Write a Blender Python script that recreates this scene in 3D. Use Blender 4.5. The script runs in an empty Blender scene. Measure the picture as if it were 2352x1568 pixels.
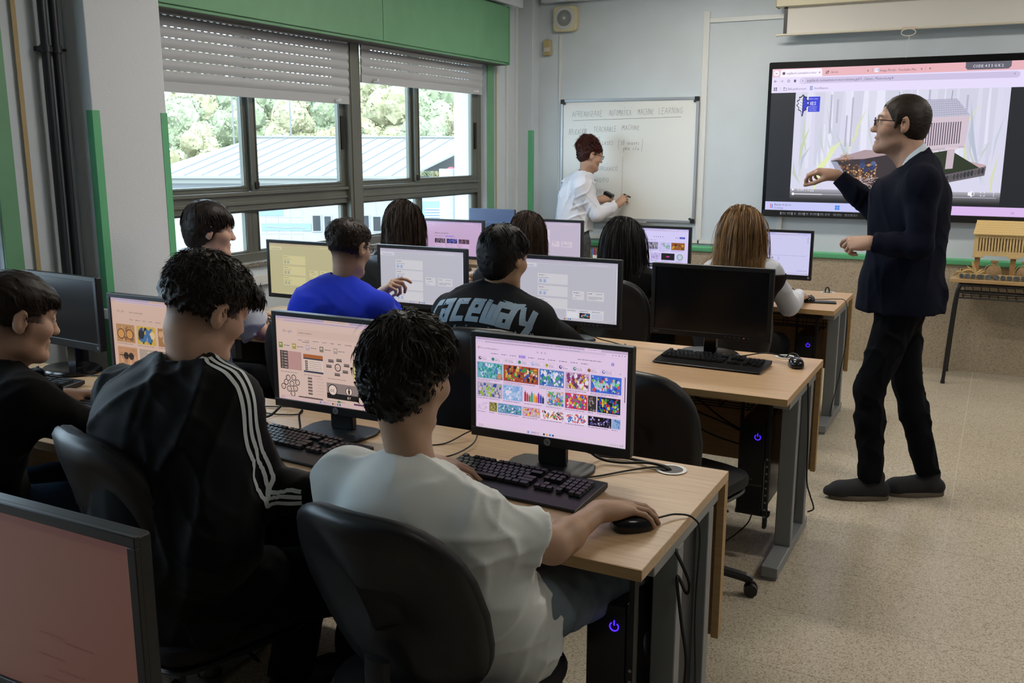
import bpy, math, random, colorsys
import numpy as np
from mathutils import Vector, Matrix, Euler
from mathutils.bvhtree import BVHTree
random.seed(7); RNG = np.random.default_rng(7)
SC = bpy.context.scene
COL = SC.collection
PI = math.pi
R = math.radians

# ------------------------------------------------------------------ camera
FOCAL_PX = 2154.1
cam = bpy.data.objects.new('camera', bpy.data.cameras.new('camera'))
COL.objects.link(cam)
cam.data.sensor_width = 36.0
cam.data.lens = 36.0 * FOCAL_PX / 2352.0
cam.data.clip_end = 400
cam.location = (0, 0, 1.62)
cam.matrix_world = Matrix.Translation((0, 0, 1.62)) @ Euler((0, 0, R(27.43))).to_matrix().to_4x4() @ \
    Euler((R(90 - 11.587), 0, 0)).to_matrix().to_4x4() @ Euler((0, 0, R(0.1))).to_matrix().to_4x4()
SC.camera = cam

# ------------------------------------------------------------------ light and exposure
SC.view_settings.view_transform = 'Standard'
SC.view_settings.look = 'None'
SC.view_settings.gamma = 1.0
SC.view_settings.exposure = 0.70
SC.view_settings.use_curve_mapping = False
world = bpy.data.worlds.new('world'); SC.world = world
world.use_nodes = True
wn = world.node_tree.nodes; wl = world.node_tree.links
bg = wn['Background']
bg.inputs['Color'].default_value = (0.66, 0.81, 1.0, 1)
bg.inputs['Strength'].default_value = 4.8
sun = bpy.data.objects.new('sun', bpy.data.lights.new('sun', 'SUN'))
COL.objects.link(sun)
sun.data.energy = 2.4; sun.data.angle = R(1.5); sun.data.color = (1.0, 0.95, 0.86)
sun.rotation_euler = Vector((-0.62, 0.60, -0.72)).to_track_quat('-Z', 'Y').to_euler()

# ------------------------------------------------------------------ helpers
def lin(c):
    if isinstance(c, str):
        c = tuple(int(c[i:i + 2], 16) / 255 for i in (0, 2, 4))
    return tuple((x / 12.92 if x <= 0.04045 else ((x + 0.055) / 1.055) ** 2.4) for x in c[:3])

MATS = {}
def mat(name, col, rough=0.6, metal=0.0, spec=0.5, bump=None, vary=None, emit=None, coat=0.0, sheen=0.0, stretch=None):
    """procedural principled material; bump=(scale,strength,distance), vary=(scale, other colour, amount)"""
    if name in MATS: return MATS[name]
    m = bpy.data.materials.new(name); m.use_nodes = True
    nt = m.node_tree; n = nt.nodes; l = nt.links
    b = n['Principled BSDF']
    b.inputs['Base Color'].default_value = (*lin(col), 1)
    b.inputs['Roughness'].default_value = rough
    b.inputs['Metallic'].default_value = metal
    b.inputs['Specular IOR Level'].default_value = spec
    b.inputs['Coat Weight'].default_value = coat
    if sheen:
        b.inputs['Sheen Weight'].default_value = sheen
    if emit:
        b.inputs['Emission Color'].default_value = (*lin(emit[0]), 1)
        b.inputs['Emission Strength'].default_value = emit[1]
    def coord():
        t = n.new('ShaderNodeTexCoord')
        mp = n.new('ShaderNodeMapping')
        if stretch: mp.inputs['Scale'].default_value = stretch
        l.new(t.outputs['Object'], mp.inputs['Vector'])
        return mp.outputs['Vector']
    if vary:
        nz = n.new('ShaderNodeTexNoise'); nz.inputs['Scale'].default_value = vary[0]; nz.inputs['Detail'].default_value = 4
        l.new(coord(), nz.inputs['Vector'])
        mx = n.new('ShaderNodeMix'); mx.data_type = 'RGBA'
        mx.inputs['A'].default_value = (*lin(col), 1); mx.inputs['B'].default_value = (*lin(vary[1]), 1)
        mr = n.new('ShaderNodeMapRange')
        mr.inputs['From Min'].default_value = 0.35; mr.inputs['From Max'].default_value = 0.65
        mr.inputs['To Max'].default_value = vary[2]
        l.new(nz.outputs['Fac'], mr.inputs['Value']); l.new(mr.outputs['Result'], mx.inputs['Factor'])
        l.new(mx.outputs['Result'], b.inputs['Base Color'])
    if bump:
        nz = n.new('ShaderNodeTexNoise'); nz.inputs['Scale'].default_value = bump[0]; nz.inputs['Detail'].default_value = 3
        l.new(coord(), nz.inputs['Vector'])
        bp = n.new('ShaderNodeBump'); bp.inputs['Strength'].default_value = bump[1]; bp.inputs['Distance'].default_value = bump[2]
        l.new(nz.outputs['Fac'], bp.inputs['Height']); l.new(bp.outputs['Normal'], b.inputs['Normal'])
    MATS[name] = m
    return m

def node_mat(name):
    m = bpy.data.materials.new(name); m.use_nodes = True
    MATS[name] = m
    return m, m.node_tree.nodes, m.node_tree.links, m.node_tree.nodes['Principled BSDF']

def ramp(n, stops, interp='LINEAR'):
    r = n.new('ShaderNodeValToRGB'); r.color_ramp.interpolation = interp
    e = r.color_ramp.elements
    while len(e) < len(stops): e.new(0.5)
    for k, (p, c) in enumerate(stops):
        e[k].position = p; e[k].color = (*lin(c), 1)
    return r

class MB:
    """mesh builder"""
    def __init__(s): s.v = []; s.f = []; s.mi = []; s.cur = 0; s.M = None
    def add(s, vs, fs):
        o = len(s.v)
        if s.M is not None: vs = [tuple(s.M @ Vector(v)) for v in vs]
        s.v += [tuple(v) for v in vs]
        s.f += [tuple(i + o for i in f) for f in fs]
        s.mi += [s.cur] * len(fs)
        return s
    def box(s, c, d):
        x, y, z = d[0] / 2, d[1] / 2, d[2] / 2
        vs = [(c[0] + a * x, c[1] + b * y, c[2] + e * z) for a in (-1, 1) for b in (-1, 1) for e in (-1, 1)]
        return s.add(vs, [(0, 1, 3, 2), (4, 6, 7, 5), (0, 4, 5, 1), (2, 3, 7, 6), (0, 2, 6, 4), (1, 5, 7, 3)])
    def bx(s, x0, x1, y0, y1, z0, z1):
        return s.box(((x0 + x1) / 2, (y0 + y1) / 2, (z0 + z1) / 2), (x1 - x0, y1 - y0, z1 - z0))
    def cyl(s, a, b, ra, rb=None, n=20, caps=True):
        rb = ra if rb is None else rb
        a = Vector(a); b = Vector(b); d = (b - a).normalized()
        u = d.orthogonal().normalized(); w = d.cross(u)
        vs = []
        for p, r in ((a, ra), (b, rb)):
            for k in range(n):
                t = 2 * PI * k / n
                vs.append(p + (u * math.cos(t) + w * math.sin(t)) * r)
        fs = [(k, (k + 1) % n, n + (k + 1) % n, n + k) for k in range(n)]
        if caps: fs += [tuple(range(n - 1, -1, -1)), tuple(range(n, 2 * n))]
        return s.add(vs, fs)
    def tube(s, pts, r, n=8, closed=False, flat=None):
        P = [Vector(p) for p in pts]; m = len(P)
        rs = r if isinstance(r, (list, tuple)) else [r] * m
        vs = []; u = None
        for i in range(m):
            if closed: d = P[(i + 1) % m] - P[i - 1]
            else: d = P[min(i + 1, m - 1)] - P[max(i - 1, 0)]
            d.normalize()
            u = d.orthogonal().normalized() if u is None else (u - d * u.dot(d)).normalized()
            w = d.cross(u)
            for k in range(n):
                t = 2 * PI * k / n
                vs.append(P[i] + (u * math.cos(t) + w * math.sin(t)) * rs[i])
        fs = []
        for i in range(m if closed else m - 1):
            j = (i + 1) % m
            for k in range(n):
                fs.append((i * n + k, i * n + (k + 1) % n, j * n + (k + 1) % n, j * n + k))
        if not closed: fs += [tuple(range(n - 1, -1, -1)), tuple((m - 1) * n + k for k in range(n))]
        return s.add(vs, fs)
    def prism(s, outline, z0, z1, ax='z'):
        n = len(outline)
        def P(x, y, z): return (x, y, z) if ax == 'z' else ((x, z, y) if ax == 'y' else (z, x, y))
        vs = [P(x, y, z0) for x, y in outline] + [P(x, y, z1) for x, y in outline]
        fs = [tuple(range(n))[::-1], tuple(range(n, 2 * n))] + [(k, (k + 1) % n, n + (k + 1) % n, n + k) for k in range(n)]
        if ax == 'y': fs = [f[::-1] for f in fs]
        return s.add(vs, fs)
    def loft(s, rings, close=True, caps=True):
        n = len(rings[0]); vs = [p for r in rings for p in r]; fs = []
        for i in range(len(rings) - 1):
            for k in range(n if close else n - 1):
                fs.append((i * n + k, i * n + (k + 1) % n, (i + 1) * n + (k + 1) % n, (i + 1) * n + k))
        if caps:
            fs.append(tuple(range(n - 1, -1, -1))); fs.append(tuple((len(rings) - 1) * n + k for k in range(n)))
        return s.add(vs, fs)
    def lathe(s, prof, n=24, c=(0, 0, 0)):
        rings = [[(c[0] + r * math.cos(2 * PI * k / n), c[1] + r * math.sin(2 * PI * k / n), c[2] + z) for k in range(n)] for r, z in prof]
        return s.loft(rings)

def rrect(w, h, r, n=5, cx=0, cy=0):
    out = []
    for qx, qy, a0 in ((1, 1, 0), (-1, 1, 90), (-1, -1, 180), (1, -1, 270)):
        for k in range(n + 1):
            a = R(a0 + 90 * k / n)
            out.append((cx + qx * (w / 2 - r) + r * math.cos(a), cy + qy * (h / 2 - r) + r * math.sin(a)))
    return out

def link_mesh(name, me, m, parent=None, kind=None):
    for x in (m if isinstance(m, (list, tuple)) else [m]): me.materials.append(x)
    o = bpy.data.objects.new(name, me); COL.objects.link(o)
    if parent is not None: o.parent = parent
    if kind: o['kind'] = kind
    return o

def obj(name, mb, m, parent=None, bevel=0, smooth=None, kind=None, loc=None, seg=2, angle=35):
    me = bpy.data.meshes.new(name)
    me.from_pydata(mb.v, [], mb.f)
    if any(mb.mi): me.polygons.foreach_set('material_index', mb.mi)
    if smooth or smooth is None:
        me.polygons.foreach_set('use_smooth', [True] * len(me.polygons))
        try: me.set_sharp_from_angle(angle=R(angle))
        except Exception: pass
    o = link_mesh(name, me, m, parent, kind)
    if loc: o.location = loc
    if bevel:
        b = o.modifiers.new('bevel', 'BEVEL'); b.width = bevel; b.segments = seg; b.limit_method = 'ANGLE'; b.angle_limit = R(40)
        b.harden_normals = False
    return o

def thing(name, label, cat, loc=(0, 0, 0), rotz=0, group=None):
    o = bpy.data.objects.new(name, None); COL.objects.link(o)
    o.empty_display_size = 0.1
    o.location = loc; o.rotation_euler = (0, 0, rotz)
    o['label'] = label; o['category'] = cat
    if group: o['group'] = group
    return o

def tag(o, label, cat, group=None):
    o['label'] = label; o['category'] = cat
    if group: o['group'] = group
    return o

def copy_tree(o, parent=None, label=None, group=None):
    c = o.copy(); COL.objects.link(c)
    if parent is not None: c.parent = parent
    if label: c['label'] = label
    if group: c['group'] = group
    for ch in list(o.children): copy_tree(ch, c)
    return c

def struct(name, mb, m, parent=None, bevel=0, **k):
    o = obj(name, mb, m, parent, bevel, **k)
    if parent is None: o['kind'] = 'structure'
    return o

def curve_pts(pts, n=10):
    """Catmull-Rom through pts"""
    P = [Vector(p) for p in pts]; P = [2 * P[0] - P[1]] + P + [2 * P[-1] - P[-2]]
    out = []
    for i in range(1, len(P) - 2):
        for k in range(n):
            t = k / n; a, b, c, d = P[i - 1], P[i], P[i + 1], P[i + 2]
            out.append(0.5 * ((2 * b) + (c - a) * t + (2 * a - 5 * b + 4 * c - d) * t * t + (3 * b - a - 3 * c + d) * t ** 3))
    out.append(P[-2])
    return out

# ------------------------------------------------------------------ text
_TXT = {}
def text_geo(s):
    if s in _TXT: return _TXT[s]
    cu = bpy.data.curves.new('t', 'FONT'); cu.body = s; cu.size = 1; cu.resolution_u = 1
    o = bpy.data.objects.new('t', cu)
    me = o.to_mesh()
    v = [(p.co.x, p.co.y) for p in me.vertices]; f = [tuple(p.vertices) for p in me.polygons]
    w = max((p[0] for p in v), default=0)
    o.to_mesh_clear(); bpy.data.objects.remove(o); bpy.data.curves.remove(cu)
    _TXT[s] = (v, f, w)
    return _TXT[s]

class Canvas:
    """flat print of a screen or sign: coloured faces in layers, units 0..W x 0..H with y down"""
    def __init__(s, W, H): s.W = W; s.H = H; s.v = []; s.f = []; s.c = []; s.L = 0
    def _add(s, pts, faces, col, lay):
        o = len(s.v); s.v += [(x, y, lay) for x, y in pts]
        s.f += [tuple(i + o for i in f) for f in faces]; s.c += [lin(col)] * len(faces)
    def rect(s, x0, y0, x1, y1, col, lay=1):
        x0, x1 = max(0, x0), min(s.W, x1); y0, y1 = max(0, y0), min(s.H, y1)
        if x1 > x0 and y1 > y0: s._add([(x0, y0), (x0, y1), (x1, y1), (x1, y0)], [(0, 1, 2, 3)], col, lay)
    def poly(s, pts, col, lay=2): s._add(pts, [tuple(range(len(pts)))], col, lay)
    def circ(s, x, y, r, col, lay=3, n=16, ry=None):
        ry = ry or r
        s._add([(x + r * math.cos(2 * PI * k / n), y - ry * math.sin(2 * PI * k / n)) for k in range(n)], [tuple(range(n))], col, lay)
    def ring(s, x, y, r, w, col, lay=3, n=18):
        pts = [(x + q * math.cos(2 * PI * k / n), y + q * math.sin(2 * PI * k / n)) for k in range(n) for q in (r, r - w)]
        s._add(pts, [(2 * k, 2 * k + 1, (2 * k + 3) % (2 * n), (2 * k + 2) % (2 * n)) for k in range(n)], col, lay)
    def line(s, x0, y0, x1, y1, w, col, lay=3):
        d = math.hypot(x1 - x0, y1 - y0) or 1; nx, ny = -(y1 - y0) / d * w / 2, (x1 - x0) / d * w / 2
        s._add([(x0 + nx, y0 + ny), (x1 + nx, y1 + ny), (x1 - nx, y1 - ny), (x0 - nx, y0 - ny)], [(0, 1, 2, 3)], col, lay)
    def text(s, x, y, size, t, col, lay=4, sx=1.0):
        v, f, w = text_geo(t)
        s._add([(x + p[0] * size * sx, y - p[1] * size) for p in v], f, col, lay)
    def words(s, x0, x1, y, h, col, lay=4):
        x = x0
        while x < x1:
            w = random.uniform(1.2, 4.5) * h
            s.rect(x, y + h * .15, min(x + w, x1), y + h * .8, col, lay); x += w + h * 0.8
    def blobs(s, x0, y0, x1, y1, cols, n=40, lay=2, rr=(0.06, 0.2), bgc=None):
        s.rect(x0, y0, x1, y1, bgc or cols[0], lay)
        w, h = x1 - x0, y1 - y0
        for k in range(n):
            r = random.uniform(*rr) * min(w, h)
            cx = random.uniform(x0 + r, x1 - r); cy = random.uniform(y0 + r, y1 - r)
            m = random.randint(4, 7); a0 = random.random() * 6
            e = random.uniform(.5, 1)
            s.poly([(cx + r * math.cos(a0 - 2 * PI * q / m) * e, cy + r * math.sin(a0 - 2 * PI * q / m)) for q in range(m)], random.choice(cols), lay + 0.3 + 0.5 * k / n)
    def build(s, name, w, h, parent, m, gap=0.00035, y0=0.0):
        """plane facing -Y, x right, z up, origin at centre"""
        me = bpy.data.meshes.new(name)
        sx, sy = w / s.W, h / s.H
        me.from_pydata([((x - s.W / 2) * sx, y0 - gap * l, (s.H / 2 - y) * sy) for x, y, l in s.v], [], s.f)
        ca = me.color_attributes.new('Col', 'FLOAT_COLOR', 'CORNER')
        cols = np.empty((len(me.loops), 4), np.float32); cols[:, 3] = 1
        tot = np.array([len(f) for f in s.f]); cols[:, :3] = np.repeat(np.array(s.c, np.float32), tot, axis=0)
        ca.data.foreach_set('color', cols.ravel())
        return link_mesh(name, me, m, parent)

def screen_mat(name, strength, tint=(1, 1, 1)):
    m, n, l, b = node_mat(name)
    a = n.new('ShaderNodeAttribute'); a.attribute_name = 'Col'
    mx = n.new('ShaderNodeMix'); mx.data_type = 'RGBA'; mx.blend_type = 'MULTIPLY'; mx.inputs['Factor'].default_value = 1
    l.new(a.outputs['Color'], mx.inputs['A']); mx.inputs['B'].default_value = (*tint, 1)
    b.inputs['Base Color'].default_value = (0.01, 0.01, 0.012, 1); b.inputs['Roughness'].default_value = 0.35
    l.new(mx.outputs['Result'], b.inputs['Emission Color']); b.inputs['Emission Strength'].default_value = strength
    return m

def attr_mat(name, rough=0.6):
    m, n, l, b = node_mat(name)
    a = n.new('ShaderNodeAttribute'); a.attribute_name = 'Col'
    l.new(a.outputs['Color'], b.inputs['Base Color']); b.inputs['Roughness'].default_value = rough
    return m
# ------------------------------------------------------------------ materials
WALL = mat('wall_paint', 'c6d0d8', 0.75, vary=(3, 'bcc6cc', 0.5), bump=(180, 0.15, 0.002))
WALLB = mat('rear_wall_paint', '7d8286', 0.8)
CEILM = mat('ceiling_paint', 'd8dad8', 0.8)
TRIMW = mat('white_trim', 'd2d6d6', 0.45)
CREAM = mat('cream_plastic', 'cfc8a4', 0.5)
GREEN = mat('green_paint', '679c76', 0.5, vary=(6, '5d916c', 0.5))
GREEN_PVC = mat('green_corner_guard', '5fae7e', 0.4)
ALU = mat('grey_window_aluminium', '6d7068', 0.42, metal=0.35, vary=(4, '5f625a', 0.5))
BLACKRUB = mat('black_rubber', '101010', 0.6)
SHUT = mat('shutter_plastic', 'b0b4b9', 0.5)
GRANITE = mat('sill_granite', '4c4a46', 0.35, vary=(160, '9a958a', 1.0))
PIPE = mat('dark_pipe_paint', '20242c', 0.4)
STRAP = mat('beige_strap', 'a8946c', 0.8)
STEEL = mat('grey_powder_steel', '83878a', 0.45, metal=0.3)
BLACKM = mat('black_metal', '0c0d0e', 0.4)
BLACKP = mat('black_plastic', '0b0b0d', 0.42, bump=(400, 0.1, 0.0005))
BLACKG = mat('black_gloss', '07070a', 0.18)
DARKG = mat('dark_grey_plastic', '2a2c30', 0.5)
WHITEP = mat('white_plastic', 'd8d8d4', 0.4)
SILVER = mat('silver_aluminium', 'a7abb0', 0.35, metal=0.6)
WOODEDGE = mat('beech_edge', 'ac8d60', 0.5, vary=(9, '98794c', 0.6), stretch=(1, 12, 12))

def wood_mat(name, c1, c2, rough=0.38):
    m, n, l, b = node_mat(name)
    t = n.new('ShaderNodeTexCoord'); mp = n.new('ShaderNodeMapping'); mp.inputs['Scale'].default_value = (1.6, 26, 26)
    l.new(t.outputs['Object'], mp.inputs['Vector'])
    nz = n.new('ShaderNodeTexNoise'); nz.inputs['Scale'].default_value = 3.2; nz.inputs['Detail'].default_value = 6; nz.inputs['Distortion'].default_value = 0.6
    l.new(mp.outputs['Vector'], nz.inputs['Vector'])
    r = ramp(n, [(0.3, c1), (0.7, c2)])
    l.new(nz.outputs['Fac'], r.inputs['Fac']); l.new(r.outputs['Color'], b.inputs['Base Color'])
    b.inputs['Roughness'].default_value = rough
    return m
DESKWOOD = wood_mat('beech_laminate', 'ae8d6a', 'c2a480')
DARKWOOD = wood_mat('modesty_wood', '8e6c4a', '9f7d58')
LIGHTWOOD = wood_mat('plywood', 'c0a06c', 'cfb27e', 0.6)

def terrazzo(name, base, a, bcol, scale, rough, spec=0.5):
    m, n, l, b = node_mat(name)
    t = n.new('ShaderNodeNewGeometry')
    vo = n.new('ShaderNodeTexVoronoi'); vo.inputs['Scale'].default_value = scale
    l.new(t.outputs['Position'], vo.inputs['Vector'])
    r = ramp(n, [(0.0, a), (0.16, a), (0.22, base), (0.86, base), (0.93, bcol)])
    s = n.new('ShaderNodeSeparateColor'); l.new(vo.outputs['Color'], s.inputs['Color'])
    l.new(s.outputs['Red'], r.inputs['Fac'])
    nz = n.new('ShaderNodeTexNoise'); nz.inputs['Scale'].default_value = 1.2; nz.inputs['Detail'].default_value = 3
    l.new(t.outputs['Position'], nz.inputs['Vector'])
    mx = n.new('ShaderNodeMix'); mx.data_type = 'RGBA'; mx.blend_type = 'MULTIPLY'
    mr = n.new('ShaderNodeMapRange'); mr.inputs['To Min'].default_value = 0.85; mr.inputs['To Max'].default_value = 1.1
    l.new(nz.outputs['Fac'], mr.inputs['Value'])
    c = n.new('ShaderNodeCombineColor')
    for k in ('Red', 'Green', 'Blue'): l.new(mr.outputs['Result'], c.inputs[k])
    mx.inputs['Factor'].default_value = 1
    l.new(r.outputs['Color'], mx.inputs['A']); l.new(c.outputs['Color'], mx.inputs['B'])
    l.new(mx.outputs['Result'], b.inputs['Base Color'])
    b.inputs['Roughness'].default_value = rough; b.inputs['Specular IOR Level'].default_value = spec
    return m
LE1, LE2 = 23.0, 7.0
FLOORT = terrazzo('floor_terrazzo', 'b3a997', '8f8675', 'c3baa9', 240, 0.27)
WALLT = terrazzo('dado_terrazzo', 'ab9c86', '86796a', 'b8aa94', 240, 0.35)
GROUT = mat('tile_grout', 'bdb3a2', 0.8)

# wallpaper with fine horizontal ribs on the pillars
m, n, l, b = node_mat('ribbed_wall_covering')
t = n.new('ShaderNodeNewGeometry'); mp = n.new('ShaderNodeMapping'); mp.inputs['Scale'].default_value = (60, 60, 260)
l.new(t.outputs['Position'], mp.inputs['Vector'])
nz = n.new('ShaderNodeTexNoise'); nz.inputs['Scale'].default_value = 1.0; nz.inputs['Detail'].default_value = 2
l.new(mp.outputs['Vector'], nz.inputs['Vector'])
bp = n.new('ShaderNodeBump'); bp.inputs['Strength'].default_value = 0.6; bp.inputs['Distance'].default_value = 0.002
l.new(nz.outputs['Fac'], bp.inputs['Height']); l.new(bp.outputs['Normal'], b.inputs['Normal'])
b.inputs['Base Color'].default_value = (*lin('ccd2d8'), 1); b.inputs['Roughness'].default_value = 0.8
RIBBED = m

# window glass: mostly clear, a little reflection
m = bpy.data.materials.new('window_glass'); m.use_nodes = True; n = m.node_tree.nodes; l = m.node_tree.links
n.clear(); out = n.new('ShaderNodeOutputMaterial'); tr = n.new('ShaderNodeBsdfTransparent'); gl = n.new('ShaderNodeBsdfGlossy')
gl.inputs['Roughness'].default_value = 0.02; tr.inputs['Color'].default_value = (0.93, 0.96, 0.95, 1)
fr = n.new('ShaderNodeFresnel'); fr.inputs['IOR'].default_value = 1.35; mx = n.new('ShaderNodeMixShader')
ge = n.new('ShaderNodeNewGeometry'); mu = n.new('ShaderNodeMath'); mu.operation = 'SUBTRACT'; mu.use_clamp = True; l.new(fr.outputs['Fac'], mu.inputs[0]); l.new(ge.outputs['Backfacing'], mu.inputs[1]); l.new(mu.outputs[0], mx.inputs['Fac']); l.new(tr.outputs['BSDF'], mx.inputs[1]); l.new(gl.outputs['BSDF'], mx.inputs[2]); l.new(mx.outputs['Shader'], out.inputs['Surface'])
GLASS = m

# ------------------------------------------------------------------ room shell
XW, YF, XR, YB, ZC = -3.85, 7.63, 4.2, -2.6, 3.05     # window wall, front wall, right wall, back wall, ceiling
TS = 0.405
b_ = MB(); b_.bx(-4.2, XR + .1, YB - .1, YF + .2, -0.2, -0.0012)
struct('floor', b_, GROUT)
floor = bpy.data.objects['floor']
tile_me = None; nt_ = 0
rest = MB()
for i in range(-11, 12):
    for j in range(-8, 20):
        x0 = -0.085 + TS * i; y0 = -0.025 + TS * j
        if x0 + TS > XR or x0 < -4.15 or y0 < YB or y0 >= YF: continue
        w = TS - 0.0012; y1 = min(y0 + w, YF)
        if x0 > -1.6 and 1.1 < y0 and x0 < 2.2 and abs(y1 - y0 - w) < 1e-6:
            if tile_me is None:
                tb = MB(); tb.bx(0.0006, w, 0.0006, w, -0.012, 0)
                to = obj('floor_tile', tb, FLOORT, floor, bevel=0); tile_me = to.data
            else:
                to = bpy.data.objects.new('floor_tile', tile_me); COL.objects.link(to); to.parent = floor
            to.location = (x0, y0, 0)
        else:
            rest.bx(x0 + .0011, x0 + w, y0 + .0011, y1, -0.012, 0)
obj('floor_tile_field', rest, FLOORT, floor, kind='stuff')

# front wall
b_ = MB(); b_.bx(-4.2, XR, YF, YF + 0.2, 0, ZC); struct('wall_front', b_, WALL)
wf = bpy.data.objects['wall_front']
gb = MB(); gb.bx(XW, XR, YF - .011, YF, 0, .79); obj('grout_bed', gb, GROUT, wf)
for i in range(-9, 11):                                   # dado tiles, two rows
    for j in range(2):
        x0 = -0.068 + TS * i; x1 = min(x0 + TS, XR); x0 = max(x0, XW)
        if x1 - x0 < 0.05: continue
        z0 = 0.0 + j * 0.413
        tb = MB(); tb.bx(0.0006, x1 - x0 - 0.0006, -0.012, 0, 0.0006, (0.4122 if j == 0 else 0.380))
        full = abs(x1 - x0 - TS) < 1e-6
        key = 'dt%d' % j
        if full and key in globals():
            o = bpy.data.objects.new('dado_tile', globals()[key]); COL.objects.link(o); o.parent = wf
        else:
            o = obj('dado_tile', tb, WALLT, wf)
            if full: globals()[key] = o.data
        o.location = (x0, YF, z0)
b_ = MB(); b_.prism([(YF, 0.793), (YF - .03, 0.793), (YF - .034, 0.80), (YF - .034, .826), (YF - .024, .836), (YF, .838)], XW, XR, 'x')
struct('trim_1', b_, GREEN_PVC)
# cable trunking of the front wall
b_ = MB()
b_.bx(-3.45, -2.21, YF - .022, YF, 0.857, 0.885); b_.bx(-2.225, -1.93, YF - .022, YF, .857, .885)
struct('trim_2', b_, TRIMW, bevel=.002)
b_ = MB(); b_.bx(-2.245, -2.195, YF - .016, YF, 0.886, 2.69); struct('trim_3', b_, TRIMW, bevel=.002)
b_ = MB(); b_.bx(-2.194, 1.2, YF - .016, YF, 2.60, 2.635); struct('trim_4', b_, TRIMW, bevel=.002)
b_ = MB(); b_.bx(-3.505, -3.485, YF - .010, YF, 0.886, 2.58); struct('trim_5', b_, TRIMW, bevel=.001)
b_ = MB(); b_.bx(-1.585, -1.545, YF - .020, YF, 0.839, 1.2); struct('trim_6', b_, TRIMW, bevel=.002)
b_ = MB(); b_.bx(-3.64, XR, YF - .09, YF, 2.835, ZC); struct('trim_7', b_, WALL)   # ceiling beam

# window wall: parapet, lintel, ends (windows are openings)
WIN = [(3.43, 6.95), (-1.2, 2.60)]
Z0, Z1 = 0.945, 2.42
b_ = MB()
b_.bx(-4.15, XW, YB, YF, 0, Z0); b_.bx(-4.15, XW, YB, YF, Z1, ZC)
b_.bx(-4.15, XW, 6.95, YF, Z0, Z1); b_.bx(-4.15, XW, 2.60, 3.43, Z0, Z1); b_.bx(-4.15, XW, YB, -1.2, Z0, Z1)
struct('wall_left', b_, WALL)
b_ = MB(); b_.bx(XR, XR + .15, YB, YF, 0, ZC); struct('wall_right', b_, WALLB)
b_ = MB(); b_.bx(-4.2, XR, YB - .15, YB, 0, ZC); struct('wall_back', b_, WALLB)
b_ = MB(); b_.bx(-4.2, XR + .15, YB - .15, YF + .2, ZC, ZC + .15); struct('ceiling', b_, CEILM)
# pillars
b_ = MB(); b_.bx(XW + .001, -3.70, 3.0, 3.43, 0, ZC); struct('wall_pillar', b_, RIBBED, bevel=.004)
b_ = MB(); b_.bx(XW + .001, -3.70, 7.50, YF, 0, ZC); struct('wall_corner_pillar', b_, WALL, bevel=.003)
b_ = MB(); b_.bx(XW + .001, XW + .02, 7.28, 7.30, 0.9, ZC); b_.bx(XW + .001, XW + .012, 7.46, 7.5, 0.9, ZC); struct('trim_8', b_, TRIMW)
def guard(n_, y, side, top, z0=0.0):
    g = MB(); x = -3.70; s = side
    g.bx(x - .0005, x + .0025, min(y, y + s * .038), max(y, y + s * .038), z0, top)
    g.bx(x - .038, x + .0025, min(y, y - s * .0025), max(y, y - s * .0025), z0, top)
    struct('trim_%d' % n_, g, GREEN_PVC)
guard(9, 3.0, 1, 1.79); guard(10, 3.43, -1, 1.79); guard(11, 7.50, 1, 1.78)
# trunking along the window wall and around the pillar
b_ = MB()
b_.bx(-3.70, -3.672, 2.972, 3.458, .835, .880); b_.bx(XW, -3.70, 2.972, 3.0, .835, .880); b_.bx(XW, XW + .03, -1.5, 2.972, .835, .880)
b_.bx(XW, -3.70, 3.43, 3.458, .835, .88); b_.bx(XW, XW + .03, 3.458, 7.46, .835, .895)
struct('trim_12', b_, TRIMW, bevel=.003)
# sill
b_ = MB(); b_.bx(-4.0, XW + .022, 3.44, 7.05, .945, .972); b_.bx(-4.0, XW + .022, -1.3, 2.62, .945, .972)
struct('trim_13', b_, GRANITE, bevel=.003)
# green cover strips beside the windows
for i, (a, c) in enumerate(((6.955, 7.065), (2.605, 2.69))):
    b_ = MB(); b_.bx(XW, XW + .012, a, c, .975, 2.45); struct('trim_%d' % (14 + i), b_, GREEN, bevel=.002)

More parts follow.
